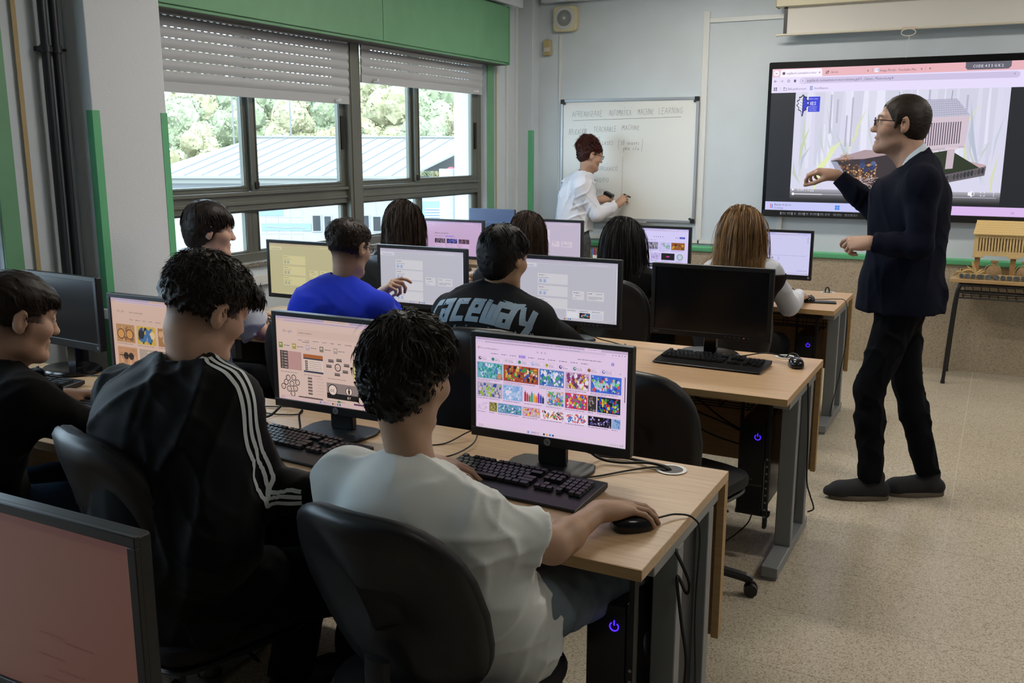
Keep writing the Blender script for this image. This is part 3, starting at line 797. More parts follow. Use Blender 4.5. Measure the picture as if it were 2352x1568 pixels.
# projection screen
t = thing('projection_screen', 'rolled-down end of a white projection screen with black side border', 'projection screen', (-.30, YF - .13, 2.46))
q = MB(); q.bx(-1.345, 1.6, -.055, .06, .205, .31); q.bx(-1.35, -1.345, -.06, .065, .2, .315); obj('case', q, mat('screen_case', 'cfc9ad', .45), t, bevel=.01)
q = MB(); q.bx(-1.295, 1.5, -.001, .001, .012, .206); obj('fabric', q, mat('screen_fabric', 'd6d4cf', .8), t)
q = MB(); q.bx(-1.295, -1.268, -.0022, -.0012, .012, .206); obj('black_border', q, BLACKM, t)
q = MB(); q.prism(rrect(.024, .016, .007, cx=0, cy=.006), -1.335, 1.55, 'x'); q.cyl((-1.345, 0, .006), (-1.335, 0, .006), .012, n=12); obj('bottom_bar', q, mat('bar_cream', 'cfcab8', .4), t)
q = MB(); pts = [(-.414 + .048 * math.cos(2 * PI * k / 24) , -.013 - .003 * math.sin(2 * PI * k / 24), -.022 + .024 * math.sin(2 * PI * k / 24)) for k in range(24)]
q.tube(pts, .0032, n=6, closed=True); h_ = obj('pull_ring', q, mat('pull_ring', 'd8d4c4', .4), t)
q = MB(); q.bx(-.46, -.37, -.016, -.010, .0, .016); obj('tab', q, mat('tab_pink', 'cdb9a8', .5), h_)
q = MB(); q.tube(curve_pts([(-.41, -.013, -.045), (-.405, -.013, -.062), (-.42, -.013, -.075), (-.428, -.013, -.084)], 4), .0016, n=5); q.tube(curve_pts([(-.408, -.013, -.05), (-.418, -.013, -.2)], 3), .0009, n=4); obj('cord', q, WHITEP, h_)

# large interactive display
t = thing('interactive_display', 'large black wall display showing a browser video of a granary', 'display', (-.72, YF - .055, 1.105))
DW, DH = 1.95, 1.168
q = MB(); q.prism(rrect(DW, DH, .012, cx=0, cy=DH / 2), -.03, .05, 'y'); obj('housing', q, BLACKG, t, bevel=.004)
q = MB(); q.bx(-DW / 2 + .01, DW / 2 - .01, -.042, -.028, .0, .052); obj('lower_bar', q, BLACKP, t, bevel=.004)
SCW, SCH = 1.895, 1.066
c = Canvas(160, 90)
Lb, Pk = 'd9d6f0', 'd9aeb4'
c.rect(0, 0, 160, 90, '191c22', 0)
c.rect(0, 0, 160, 5.2, 'd8a6ae', 1); c.rect(0, 5.2, 160, 15, 'd6cdea', 1)
c.rect(0, .4, 6.5, 5.2, 'd9b4c4', 1.2); c.circ(2.6, 2.7, 1.7, 'efe4f0', 2); c.line(1.9, 2.4, 2.6, 3.0, .35, '444455', 3); c.line(2.6, 3.0, 3.3, 2.4, .35, '444455', 3)
c.poly([(5, 5.3), (5.4, 1.2), (6, .5), (30.2, .5), (31, 1.2), (31.3, 5.3)][::-1], 'e6dff2', 2)
c.circ(7.3, 2.9, .95, '4a4a58', 3); c.text(9.2, 3.6, 2.15, 'argallando.iesmaximinoromer', '50506a', 4, .72); c.text(29.0, 3.5, 2.3, 'x', '333344')
c.ring(34.3, 3.0, .95, .3, '333344'); c.line(33.3, 3.9, 35.4, 2.0, .3, '333344'); c.text(36.2, 3.7, 2.1, 'Grok', '5a4a58'); c.text(58, 3.5, 2.3, 'x', '333344'); c.rect(61, 1.4, 61.2, 4.2, 'a08898', 2)
c.rect(62.4, 1.7, 64.6, 3.9, 'e8eefa', 2); c.text(62.5, 3.5, 2.0, 'TM', '2f6ad0', 4, .8); c.text(65.6, 3.7, 2.1, 'Image Model - Teachable Mac', '5a4a58', 4, .82); c.text(88.6, 3.5, 2.3, 'x', '333344'); c.rect(91.2, 1.4, 91.4, 4.2, 'a08898', 2); c.text(93, 3.8, 2.8, '+', '333344')
c.poly([(113.2, 0), (113.2, 3.2), (114.4, 4.4), (136, 4.4), (137.4, 3), (137.4, 0)], '5b5a66', 3); c.text(117, 3.2, 2.3, 'CODE: 4 5 5 G K 2', 'e2e2ee', 4, .88)
for x, g_ in ((2.4, '<'), (6.2, '>')):
    s_ = -1 if g_ == '<' else 1
    c.line(x - .9, 7.7, x + .9, 7.7, .28, '4a4658' if s_ < 0 else '9a92aa'); c.line(x + s_ * .9, 7.7, x + s_ * .2, 7.0, .28, '4a4658' if s_ < 0 else '9a92aa'); c.line(x + s_ * .9, 7.7, x + s_ * .2, 8.4, .28, '4a4658' if s_ < 0 else '9a92aa')
c.ring(10.6, 7.7, .85, .25, '4a4658'); c.poly([(13.6, 7.6), (14.6, 6.7), (15.6, 7.6), (15.2, 7.6), (15.2, 8.6), (14, 8.6), (14, 7.6)][::-1], '4a4658', 3)
c.poly([(17.5 + .0, 7.8), (18, 6.5), (19, 6), (141, 6), (142.2, 6.6), (142.5, 7.8), (142, 9.1), (141, 9.6), (19, 9.6), (18, 9.1)], 'beb4d2', 2)
c.circ(19.6, 7.8, 1.35, 'd4cce6', 3); c.line(18.9, 7.4, 20.2, 7.4, .25, '4a4658', 4); c.line(18.9, 8.2, 20.2, 8.2, .25, '4a4658', 4)
c.text(22, 8.5, 2.35, 'argallando.iesmaximinoromerodelema.gal/O_Cabazo_Memoria.mp4', '54506a', 4, .80)
c.text(139, 8.7, 2.6, '*', '4a4658')
for a in (0, 1):
    for d_ in (0, 1): c.rect(1.4 + a * 1.2, 11.5 + d_ * 1.2, 2.3 + a * 1.2, 12.4 + d_ * 1.2, '5a5468', 3)
c.rect(5.5, 11.4, 5.7, 13.6, 'a8a0b8', 3); c.poly([(7.6, 11.6), (8.3, 11.6), (8.6, 12), (9.8, 12), (9.8, 13.5), (7.6, 13.5)][::-1], '6a6478', 3); c.poly([(7.85, 12.2), (9.6, 12.2), (9.6, 13.25), (7.85, 13.25)][::-1], 'd6cdea', 4)
c.text(10.6, 13.3, 1.9, 'Bibliografía present...', '5a5468', 4, .76); c.rect(24.2, 11.2, 25.8, 13.6, '6478a8', 3); c.rect(24.5, 11.7, 25.5, 12.2, 'd6cdea', 4); c.rect(24.5, 12.6, 25.5, 13.1, 'd6cdea', 4); c.text(26.7, 13.2, 1.9, 'Identifíquese', '5a5468', 4, .9)
c.text(146, 13.3, 1.9, 'Todos los', '5a5468', 4, .9)
# video picture
vx0, vx1, vy0, vy1 = 15.6, 138.5, 15, 83.2
c.rect(vx0, vy0, vx1, vy1, 'c9c8dc', 1.2)
rs = random.Random(5)
for k in range(60):
    x = rs.uniform(vx0, vx1 - 6); h = rs.uniform(20, 55); w = rs.uniform(2, 7)
    c.poly([p for p in [(x, vy0), (x + w, vy0), (x + w * .8, vy0 + h), (x + w * .2, vy0 + h)]][::-1], rs.choice(['d2d1e2', 'cbcadb', 'c2c2d4', 'd6d6e6']), 1.3 + .3 * k / 60)
def blade(x0, y0, x1, y1, w, col, lay):
    mx_, my_ = (x0 + x1) / 2, (y0 + y1) / 2; d = math.hypot(x1 - x0, y1 - y0); nx, ny = (y1 - y0) / d * w, -(x1 - x0) / d * w
    bx_, by_ = nx * .8, ny * .8
    c.poly([(x0, y0), (mx_ + bx_ + nx, my_ + by_ + ny), (x1, y1), (mx_ + bx_ - nx * .3, my_ + by_ - ny * .3)], col, lay)
for k in range(46):
    x = rs.uniform(vx0 + 3, vx1 - 8); y = rs.uniform(50, 82); a = rs.uniform(-.5, .5); L = rs.uniform(14, 34)
    x1 = min(max(x + L * math.sin(a), vx0 + 1), vx1 - 1); y1 = max(y - L * math.cos(a), vy0 + 1)
    blade(x, y, x1, y1, rs.uniform(.6, 1.7), rs.choice(['c3cbc4', 'b9c2c6', 'aeb6c4', 'c8cfae', 'd4d6e4', 'b4bfae']), 1.7 + .25 * k / 46)
for x, y, h in ((38, 17, 24), (42, 20, 15), (51, 19, 30), (48, 30, 20), (95, 15.5, 10), (116, 19, 12)):
    for k in range(int(h / 1.2)): c.poly([(x - .8, y + k * 1.2 + .6), (x, y + k * 1.2 - .5), (x + .8, y + k * 1.2 + .6), (x, y + k * 1.2 + 1.2)][::-1], 'a9a6bb', 1.98)
for (x0, y0, x1, y1, w, col) in ((30, 80, 44, 48, 3.2, 'd2dba4'), (36, 60, 48, 44, 2, 'cfd8a8'), (20, 62, 26, 36, 1.4, 'b6c39c'), (25, 55, 22, 30, 1.3, 'b9c4a8'), (42, 40, 52, 70, 1.6, 'b0bcc0'), (128, 72, 118, 22, 1.7, 'aab2c2'), (132, 60, 137, 30, 1.0, 'b8c0cc'), (133, 82, 136, 52, 1.2, 'c8cca8')):
    blade(x0, y0, x1, y1, w, col, 2.0)
for k in range(12): c.rect(vx0, 76 + k * .6, vx1, 76.6 + k * .6, ('%02x%02x%02x' % tuple(int(v * (1 - k / 12) + 25 * k / 12) for v in (160, 158, 168))), 2.05 + k * .004)
# oak leaf and school badge
c.rect(23.8, 17.8, 31.0, 27.2, '2b35c4', 2.3)
c.text(24.9, 23.0, 3.0, 'IES', 'e6e6f8', 3.2, 1.05); c.text(24.2, 19.6, 1.25, 'BAIO·ZAS', 'b8bcf0', 3.2); c.text(24.0, 24.4, .95, 'MAXIMINO', 'b8bcf0', 3.2, 1.15); c.text(24.6, 25.5, .95, 'ROMERO', 'b8bcf0', 3.2, 1.2); c.text(24.6, 26.6, .95, 'DE LEMA', 'b8bcf0', 3.2, 1.2)
lobes = [(20.3, 16.2), (21.6, 17.6), (22.9, 17.8), (22.6, 19.4), (24.2, 20.2), (23, 21.8), (24.4, 23), (22.8, 24.4), (23, 26), (21.4, 26.6), (20.6, 30.0)]
mir = [(40.6 - x, y) for x, y in lobes[::-1]]
c.poly((lobes + mir)[::-1], '101014', 3.3)
c.poly([((x - 20.3) * .82 + 20.3, (y - 23) * .86 + 23) for x, y in (lobes + mir)][::-1], 'd8d8e8', 3.4)
c.poly([((x - 20.3) * .82 + 20.3, (y - 23) * .86 + 23) for x, y in ([(20.3, 30.0)] + lobes)][::-1], '2b35c4', 3.5)
c.line(20.3, 18, 20.3, 30, .3, '101014', 3.6)
for k in range(5): c.line(20.3, 20 + k * 1.8, 22.3, 19 + k * 1.8, .2, '101014', 3.6); c.line(20.3, 20 + k * 1.8, 18.4, 19 + k * 1.8, .2, '101014', 3.6)
# granary in the video
def quad(a, b_, c_, d, col, lay): c.poly([a, b_, c_, d][::-1], col, lay)
quad((80, 21.5), (110.5, 21), (118.2, 30.6), (84, 32.6), 'b4b3c6', 2.4)
for k in range(8):
    u = k / 8; c.line(80 + 4 * u, 21.5 + 11.1 * u, 110.5 + 7.7 * u, 21 + 9.6 * u, .25, '8d8ca2', 2.5)
    for j in range(26):
        v = (j + .5 * (k % 2)) / 26; u2 = (k + 1) / 8
        xa, ya = (80 + 4 * u) * (1 - v) + (110.5 + 7.7 * u) * v, (21.5 + 11.1 * u) * (1 - v) + (21 + 9.6 * u) * v
        xb, yb = (80 + 4 * u2) * (1 - v) + (110.5 + 7.7 * u2) * v, (21.5 + 11.1 * u2) * (1 - v) + (21 + 9.6 * u2) * v
        c.line(xa, ya, xb, yb, .16, '8d8ca2', 2.5)
quad((84, 32.6), (118.2, 30.6), (116.8, 48), (83, 52), 'c4b4c0', 2.4)
for k in range(22):
    x = 85.5 + k * 1.32; t0 = 33.6 - k * .055; bt = 49.6 - k * .12
    quad((x, t0 + 1.8), (x + .55, t0 + 1.75), (x + .4, bt), (x - .15, bt + .05), '4a4050', 2.6)
c.line(107.5, 16, 107.3, 21, .25, '555560', 2.6); c.line(78, 16, 77.8, 22, .25, '555560', 2.6)
quad((84, 52), (116, 48.2), (117.5, 49.4), (84, 53.6), 'b8a8b4', 2.6)
# tray
quad((40, 57.8), (86, 52), (129.5, 60.5), (58, 79), '342c30', 2.2)
quad((86, 50.5), (129.5, 59.8), (129, 62), (86, 53), 'b49aa0', 2.3)
quad((40, 57.4), (60, 51), (84, 52), (60, 56.6), 'a08c90', 2.25)
quad((95, 53.4), (109, 51), (126, 61.5), (98, 67), '26301f', 2.5)
for (a, b0, b1) in ((96.5, 53, 64), (109.5, 50.5, 62)):
    quad((a - 3.4, b0 - 1), (a + 3.6, b0 - 1.4), (a + 3.4, b0), (a - 3.2, b0 + .4), 'cbbcc8', 2.8); quad((a - 2, b0), (a + 2.2, b0 - .2), (a + 1.8, b1), (a - 2.4, b1 + .4), 'b9a9b4', 2.8)
quad((98, 68), (129.5, 60.5), (129, 66), (98, 73), '5f5a60', 2.7); quad((58, 79), (98, 69), (98, 73), (60, 83), '6e6a78', 2.7); quad((40, 58), (44, 58.5), (60, 82.8), (53, 80), '8f93a8', 2.8)
for k in range(16): c.poly([(99 + k * 1.9 + a, 70.5 - k * .47 + b) for a, b in ((0, -2), (-.7, 0), (0, 1.7), (.9, 1.2), (1.1, -1.7))], rs.choice(['3c3a3e', '504c4a', '2e3034']), 2.9)
for k in range(130):
    x = rs.uniform(44, 68); y = rs.uniform(60, 69)
    c.circ(x, y, rs.uniform(.3, .75), rs.choice(['a4703c', 'b98a58', '8a5a34', 'c6a484', '6e4a2c']), 2.6 + k / 1000, 6)
for k in range(90):
    a = rs.uniform(0, 6.3); r_ = rs.uniform(0, 4.4); x = 49 + r_ * math.cos(a); y = 56 + r_ * .75 * math.sin(a)
    c.line(x, y, x + rs.uniform(-1, 1), y + rs.uniform(-1, 1), .25, rs.choice(['8a5c38', 'a87a50', '6a4428', 'c09870']), 2.9)
for k in range(110):
    x = rs.uniform(52, 68); y = rs.uniform(68, 75); c.line(x, y, x + rs.uniform(-2.5, 2.5), y + rs.uniform(-1.5, 1.5), .22, rs.choice(['d8bcb8', 'c8a8a4', 'e2ccc8', 'b49494']), 2.95)
for k in range(7): c.circ(62 + rs.uniform(-3, 4), 61 + rs.uniform(-2.5, 3), 1.7, rs.choice(['3c4468', '2e3454', '525c84']), 2.97, 10)
c.poly([(16.8, 75.6), (16.8, 77.4), (18.4, 76.5)], 'e8e8f0', 3.2); c.text(20.2, 77.4, 2.6, '0:00 / 1:22', 'e2e2ea', 3.2, .95)
c.rect(17.5, 79.0, 136.5, 79.5, '9a9aa6', 3.1); c.rect(17.5, 79.0, 36, 79.55, 'd6d6e0', 3.15); c.circ(17.6, 79.25, .85, 'e8e8f4', 3.3)
c.poly([(121, 76), (122, 76), (123.2, 75), (123.2, 79), (122, 78), (121, 78)][::-1], 'e2e2ea', 3.2); c.ring(123.4, 77, 1.3, .3, 'e2e2ea', 3.2); c.ring(129.2, 77, .1, .05, 'e2e2ea', 3.2)
for sx in (-1, 1):
    for sy in (-1, 1): c.line(129 + sx * 1.1, 77 + sy * 1.1, 129 + sx * .4, 77 + sy * 1.1, .3, 'e2e2ea'); c.line(129 + sx * 1.1, 77 + sy * 1.1, 129 + sx * 1.1, 77 + sy * .4, .3, 'e2e2ea')
for k in range(3): c.circ(135, 76 + k, .28, 'e2e2ea', 3.2, 8)
c.rect(0, 84.6, 160, 90, 'b7b9e4', 1.2); c.rect(80, 84.6, 160, 90, 'cbacdd', 1.3)
c.line(3.6, 86, 3.6, 88.8, .5, 'c84a6a', 3); c.line(4.6, 86.2, 4.6, 88.9, .5, '3a6ad8', 3); c.text(6, 87.1, 1.9, 'Bajada de las te...', '444466', 4, .9); c.text(6, 89.2, 1.8, 'Domingo', '686a88', 4, .9)
for a in (0, 1):
    for d_ in (0, 1): c.rect(44.6 + a * 1.5, 86.1 + d_ * 1.5, 45.9 + a * 1.5, 87.4 + d_ * 1.5, '2f7ad8', 3)
c.text(145, 88.6, 1.9, '17:', '55507a', 4, .9)
SCR_BIG = screen_mat('display_image', 0.72)
o = c.build('screen', SCW, SCH, t, SCR_BIG, gap=.0004, y0=-.0305); o.location = (0, 0, .052 + SCH / 2)
c = Canvas(160, 4)
for x, w in ((12, 2), (15, 3), (19.5, 1), (22, 4), (27, 1.4), (29.5, 5), (36, 2.2), (39, 3), (44, 5.5), (51, 8)):
    c.words(x, x + w, 1.2, .6, 'a0a4ac'); c.words(x, x + w, 2.1, .5, '80848c')
for x in (11.4, 18.6, 26.4, 35.4): c.rect(x - .9, 1, x - .1, 2.8, 'a0a4ac')
o = c.build('port_icons', 1.9, .045, t, attr_mat('print_attr'), gap=.00015, y0=-.0424); o.location = (0, 0, .026); o['kind'] = 'stuff'
q = MB(); q.bx(.845, .862, -.0435, -.042, .018, .022); obj('power_light', q, mat('blue_led', '2030ff', .4, emit=('2030ff', 3)), t)
# ------------------------------------------------------------------ desks
DZ = 0.74
def make_desk(label, xc, yf, w, d=0.715, right=True, left=True, group='beech computer desks in rows'):
    t = thing('computer_desk', label, 'desk', (xc, yf, 0), 0, group)
    q = MB(); q.bx(-w / 2 + .0005, w / 2 - .0005, .003, d, DZ - .027, DZ); obj('desktop', q, [DESKWOOD], t, bevel=.0015)
    q = MB(); q.bx(-w / 2 + .0005, w / 2 - .0005, .0, .003, DZ - .027, DZ - .0005); obj('edge_band', q, WOODEDGE, t)
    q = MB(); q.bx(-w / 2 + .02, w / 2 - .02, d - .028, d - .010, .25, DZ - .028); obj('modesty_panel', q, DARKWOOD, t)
    q = MB(); q.bx(w / 2 - .021, w / 2 - .0, d - .035, d - .003, .245, DZ - .028); obj('panel_edge', q, WOODEDGE, t)
    for sx in ([1] if right else []) + ([-1] if left else []):
        x0 = sx * (w / 2 - .075); x1 = sx * (w / 2 - .012)
        a, c = min(x0, x1), max(x0, x1)
        q = MB(); q.bx(a, c, .075, .675, .012, .055); q.bx(a + .004, c - .004, .08, .12, 0, .012); q.bx(a + .004, c - .004, .63, .67, 0, .012)
        obj('foot_bar', q, STEEL, t, bevel=.003)
        q = MB(); q.bx(a, c, .30, .345, .055, DZ - .07); obj('column', q, STEEL, t, bevel=.003)
        q = MB(); q.bx(a, c, .57, .615, .055, DZ - .07); obj('column', q, STEEL, t, bevel=.003)
        q = MB(); q.bx(a, c, .12, .66, DZ - .07, DZ - .028); obj('top_bar', q, STEEL, t, bevel=.003)
        q = MB(); q.bx(a + .01 * sx, a + .02 + .01 * sx, .345, .57, .10, DZ - .08); obj('cable_duct', q, DARKG, t)
    q = MB()                                               # wire cable tray
    for z in (.56, .60, .64):
        q.cyl((-w / 2 + .12, .60, z), (w / 2 - .12, .60, z), .003, n=6); 
    for y in (.50, .54, .58): q.cyl((-w / 2 + .12, y, .545), (w / 2 - .12, y, .545), .003, n=6)
    nn = int((w - .3) / .11)
    for i in range(nn + 1):
        x = -w / 2 + .13 + i * (w - .26) / nn
        q.tube([(x, .49, .60), (x, .49, .545), (x, .60, .545), (x, .60, .68)], .003, n=6)
    obj('wire_cable_tray', q, BLACKM, t, kind='stuff')
    return t
make_desk('beech computer desk nearest the camera, under the screen of plastic pictures', -1.3545, 1.780, 1.488)
make_desk('beech desk of the near row beside the wall pillar, left of the striped jacket', -2.895, 1.780, 1.59)
make_desk('beech desk of the middle row carrying the switched-off monitor', -1.36, 3.345, 1.478, .75)
make_desk('beech desk of the middle row by the windows, behind the blue sweater', -2.86, 3.345, 1.52, .75)
make_desk('beech desk of the front row with the phone on its right end', -1.505, 5.39, 1.45, .75)
make_desk('beech desk of the front row by the windows, in front of the wavy-haired girl', -2.995, 5.39, 1.53, .75)
make_desk('beech desk at the lower left corner under the nearest reddish monitor', -2.1, .20, 2.2, .72, right=False)

def make_grommet(label, x, y, z=DZ):
    t = thing('cable_grommet', label, 'cable grommet', (x, y, z), 0, 'white cable grommets in the desktops')
    q = MB(); n_ = 28
    ring = [(.042, 0.0005), (.044, .0025), (.040, .0035), (.033, .0025), (.032, -.0005)]
    q.lathe(ring, 28)
    q.f = q.f[:-2]
    obj('rim', q, WHITEP, t)
    q = MB(); q.cyl((0, 0, .0003), (0, 0, .0012), .032, n=24); obj('opening', q, DARKG, t)
    return t
make_grommet('white ring cable grommet at the right end of the near desk', -.756, 2.427)
make_grommet('white ring cable grommet behind the mouse on the middle desk', -.775, 4.065)
make_grommet('white ring cable grommet on the front row desk above the phone', -.93, 6.10)
make_grommet('white ring cable grommet left of the copyright-picture monitor', -2.36, 2.43)

# ------------------------------------------------------------------ chairs
UPH = mat('charcoal_upholstery', '0b0c0f', 0.6, bump=(600, .25, .0008), spec=.3)
SHELLM = mat('chair_back_shell', '0d0e13', 0.40, bump=(300, .15, .0006))
def make_chair(label, x, y, rz, z=.46, tilt=8, backz=.03, group='black office chairs'):
    t = thing('office_chair', label, 'chair', (x, y, 0), rz, group)
    # seat pad: rounded superellipse pad
    def pad(w, d, h, z0, n=28, e=.42, cx=0, cy=0):
        rings = []
        for (s, zz) in ((.90, 0), (.985, h * .2), (1.0, h * .5), (.975, h * .8), (.86, h), (.4, h * 1.03)):
            rings.append([(cx + w / 2 * s * math.copysign(abs(math.cos(a)) ** e, math.cos(a)), cy + d / 2 * s * math.copysign(abs(math.sin(a)) ** e, math.sin(a)), z0 + zz) for a in [2 * PI * k / n for k in range(n)]])
        return rings
    q = MB(); q.loft(pad(.46, .44, .06, z - .055)); obj('seat', q, UPH, t)
    q = MB(); q.loft(pad(.44, .42, .02, z - .078)); obj('seat_shell', q, BLACKP, t)
    # backrest, leaning: local y negative is the rear
    def backpts(scale, yo, bulge):
        rings = []
        for k in range(32):
            a = 2 * PI * k / 32
            u = math.copysign(abs(math.cos(a)) ** .55, math.cos(a)); v = math.copysign(abs(math.sin(a)) ** .6, math.sin(a))
            wv = .225 - .035 * max(0, v) ** 2 - .02 * max(0, -v)
            rings.append((u * wv * scale, v * .24 * scale, yo + bulge * (u * u) * .055))
        return rings
    ct, st = math.cos(R(tilt)), math.sin(R(tilt))
    def place(p): 
        px, pv, py = p
        zc = z + backz + .24
        return (px, -.235 + py * ct - pv * st - .02, zc + pv * ct + py * st * 0)
    q = MB()
    q.loft([[place(p) for p in backpts(s, yo, 1)] for s, yo in ((.25, -.034), (.72, -.032), (.93, -.024), (.985, -.010), (1.0, .0))][::-1])
    obj('backrest_shell', q, SHELLM, t, angle=60)
    q = MB()
    q.loft([[place(p) for p in backpts(s, yo, 1)] for s, yo in ((.985, .0), (1.0, .010), (.98, .030), (.9, .046), (.6, .052), (.2, .052))])
    obj('backrest', q, UPH, t, angle=60)
    q = MB(); q.tube(curve_pts([(0, -.262, z + backz + .12), (0, -.262, z + backz + .06), (0, -.25, z - .02), (0, -.19, z - .085), (0, -.02, z - .085)], 5), .014, n=8)
    for v in q.v[:]: pass
    q.v = [(vx * 2.4, vy, vz) for vx, vy, vz in q.v]; obj('back_bracket', q, BLACKM, t)
    q = MB(); q.box((0, 0, z - .10), (.16, .2, .035)); obj('mechanism', q, BLACKM, t, bevel=.006)
    q = MB(); q.tube([(.02, .02, z - .1), (.18, .02, z - .1), (.22, .02, z - .105)], .005, n=6); obj('lever', q, BLACKM, t)
    q = MB(); q.cyl((0, 0, .10), (0, 0, z - .11), .026); q.cyl((0, 0, .07), (0, 0, .24), .032); obj('gas_column', q, BLACKM, t)
    q = MB(); q.lathe([(.04, .065), (.045, .08), (.045, .115), (.03, .12)], 16)
    for k in range(5):
        a = 2 * PI * k / 5 + .5
        dx, dy = math.cos(a), math.sin(a)
        q.tube(curve_pts([(dx * .03, dy * .03, .095), (dx * .16, dy * .16, .092), (dx * .27, dy * .27, .072), (dx * .295, dy * .295, .060)], 3), [.022] * 4 + [.019] * 4 + [.016] * 2, n=8)
    obj('star_base', q, BLACKP, t)
    for k in range(5):
        a = 2 * PI * k / 5 + .5; dx, dy = math.cos(a), math.sin(a); p = Vector((dx * .295, dy * .295, .027)); s_ = Vector((-dy, dx, 0))
        q = MB()
        for sg in (-1, 1): q.cyl(p + s_ * sg * .006, p + s_ * sg * .023, .026, .024, n=18)
        q.cyl(p + Vector((0, 0, .0)), p + Vector((0, 0, .04)), .007, n=8); obj('caster', q, BLACKP, t)
    return t
# ------------------------------------------------------------------ monitors
SCREEN_OFF = mat('dark_screen_off', '0d0e12', 0.22)
HPLOGO = mat('logo_grey', '8d9298', 0.35, metal=.4)
def make_monitor(label, x, y, canvas, kind='hp', rz=0, W=.487, H=.305, z0=.812, smat=None, group=None):
    t = thing('computer_monitor', label, 'monitor', (x, y, DZ), rz, group)
    zb = z0 - DZ; zc = zb + H / 2
    bz, bb = (.014, .026) if kind == 'hp' else (.017, .022)
    if kind == 'hp2': bz, bb = .016, .03
    sw, sh = W - 2 * bz, H - bz - bb
    q = MB(); q.prism(rrect(W, H, .006, cx=0, cy=zc), .001, .022, 'y'); q.prism(rrect(W - .03, H - .03, .01, cx=0, cy=zc), .020, .034, 'y'); obj('back_cover', q, BLACKP, t, bevel=.002)
    q = MB()
    q.bx(-W / 2, W / 2, -.006, .003, zb, zb + bb); q.bx(-W / 2, W / 2, -.006, .003, zb + H - bz, zb + H)
    q.bx(-W / 2, -W / 2 + bz, -.006, .003, zb + bb, zb + H - bz); q.bx(W / 2 - bz, W / 2, -.006, .003, zb + bb, zb + H - bz)
    obj('bezel', q, BLACKP, t, bevel=.0012)
    q = MB()
    if kind == 'hp':
        q.prism(rrect(.085, zb + .10, .01, cx=0, cy=(zb + .10) / 2 + .008), .022, .045, 'y'); obj('stand_neck', q, BLACKP, t, bevel=.003)
        q = MB(); out = [(-.115, -.060), (-.05, -.088), (.05, -.088), (.115, -.060), (.128, .03), (.115, .085), (-.115, .085), (-.128, .03)]
        sm = []
        for i in range(len(out)):
            a, b_, c_ = Vector(out[i - 1]), Vector(out[i]), Vector(out[(i + 1) % len(out)])
            for u in (.25, .5, .75): p0 = b_.lerp(a, .3); p1 = b_.lerp(c_, .3); sm.append(tuple(p0.lerp(b_, u).lerp(b_.lerp(p1, u), u)))
        q.prism(sm, 0, .010); obj('stand_base', q, BLACKP, t, bevel=.003)
        q = MB(); q.cyl((0, -.0075, zb + .013), (0, -.0055, zb + .013), .0105, n=24); lg = obj('logo', q, HPLOGO, t)
        c = Canvas(10, 10); c.text(2.3, 6.6, 7.2, 'hp', '15161a', 1, .8); c.build('logo_letters', .021, .021, lg, attr_mat('print_attr') if 'print_attr' not in MATS else MATS['print_attr'], gap=.0002, y0=-.0078).location = (0, 0, zb + .013)
    else:
        q.prism(rrect(.055, zb + .09, .008, cx=0, cy=(zb + .09) / 2 + .01), .022, .05, 'y'); obj('stand_neck', q, BLACKG, t, bevel=.003)
        q = MB()
        rings = [[(rr * 1.25 * math.cos(2 * PI * k / 40), .02 + rr * math.sin(2 * PI * k / 40), z) for k in range(40)] for rr, z in ((.098, 0), (.104, .004), (.104, .012), (.098, .018), (.088, .017), (.06, .012), (.02, .012))]
        q.loft(rings); obj('stand_base', q, BLACKG, t)
    q = MB(); q.bx(-sw / 2 - .001, sw / 2 + .001, -.0005, .0015, zb + bb - .001, zb + H - bz + .001); s = obj('screen', q, SCREEN_OFF, t)
    if canvas is not None:
        o = canvas.build('screen_image', sw, sh, s, smat, y0=-.0008, gap=.00008); o.location = (0, 0, zb + bb + sh / 2)
    if kind == 'lenovo':
        c = Canvas(60, 8); c.text(0, 6, 8, 'lenovo', '8a8c90', 1, 1.25); c.build('brand_letters', .055, .0085, t, MATS['print_attr'], gap=.0002, y0=-.0063).location = (-W / 2 + .042, 0, zb + bb * .5)
        for k in range(6):
            q = MB(); q.bx(.072 + k * .020, .074 + k * .020, -.0068, -.006, zb + bb * .5 - .001, zb + bb * .5 + .001)
            col = ('ff8030' if label.find('switched-off') >= 0 else '3050ff') if k == 4 else '9aa0a4'
            obj('indicator', q, mat('led_' + col, col, .4, emit=(col, 1.5 if k == 4 else .12)), t)
    elif kind == 'hp2':
        c = Canvas(8, 8); c.rect(.5, .5, 7.5, 7.5, 'a0a6b0'); c.rect(1.4, 1.4, 6.6, 6.6, '101216', 1.5); c.rect(2.6, 2, 3.4, 6, 'a0a6b0', 2); c.rect(4.4, 2, 5.2, 6, 'a0a6b0', 2); c.rect(3, 3.4, 5, 4.2, 'a0a6b0', 2)
        c.build('logo', .012, .012, t, MATS['print_attr'], gap=.0002, y0=-.0063).location = (W / 2 - .016, 0, zb + .016)
    return t

SM_PINK = screen_mat('screen_pinkish', .60, (1.0, .88, .92)); SM_WARM = screen_mat('screen_warm', .52, (1.0, .84, .76)); SM_GREY = screen_mat('screen_grey', .52, (.98, .96, 1.0))
SM_YEL = screen_mat('screen_yellow', .52, (.98, .88, .45)); SM_LILAC = screen_mat('screen_lilac', .55, (1.0, .86, 1.0)); SM_BLUE = screen_mat('screen_bluewhite', .62, (.92, .90, 1.0)); SM_RED = screen_mat('screen_dim_red', .10, (1.0, .62, .48))

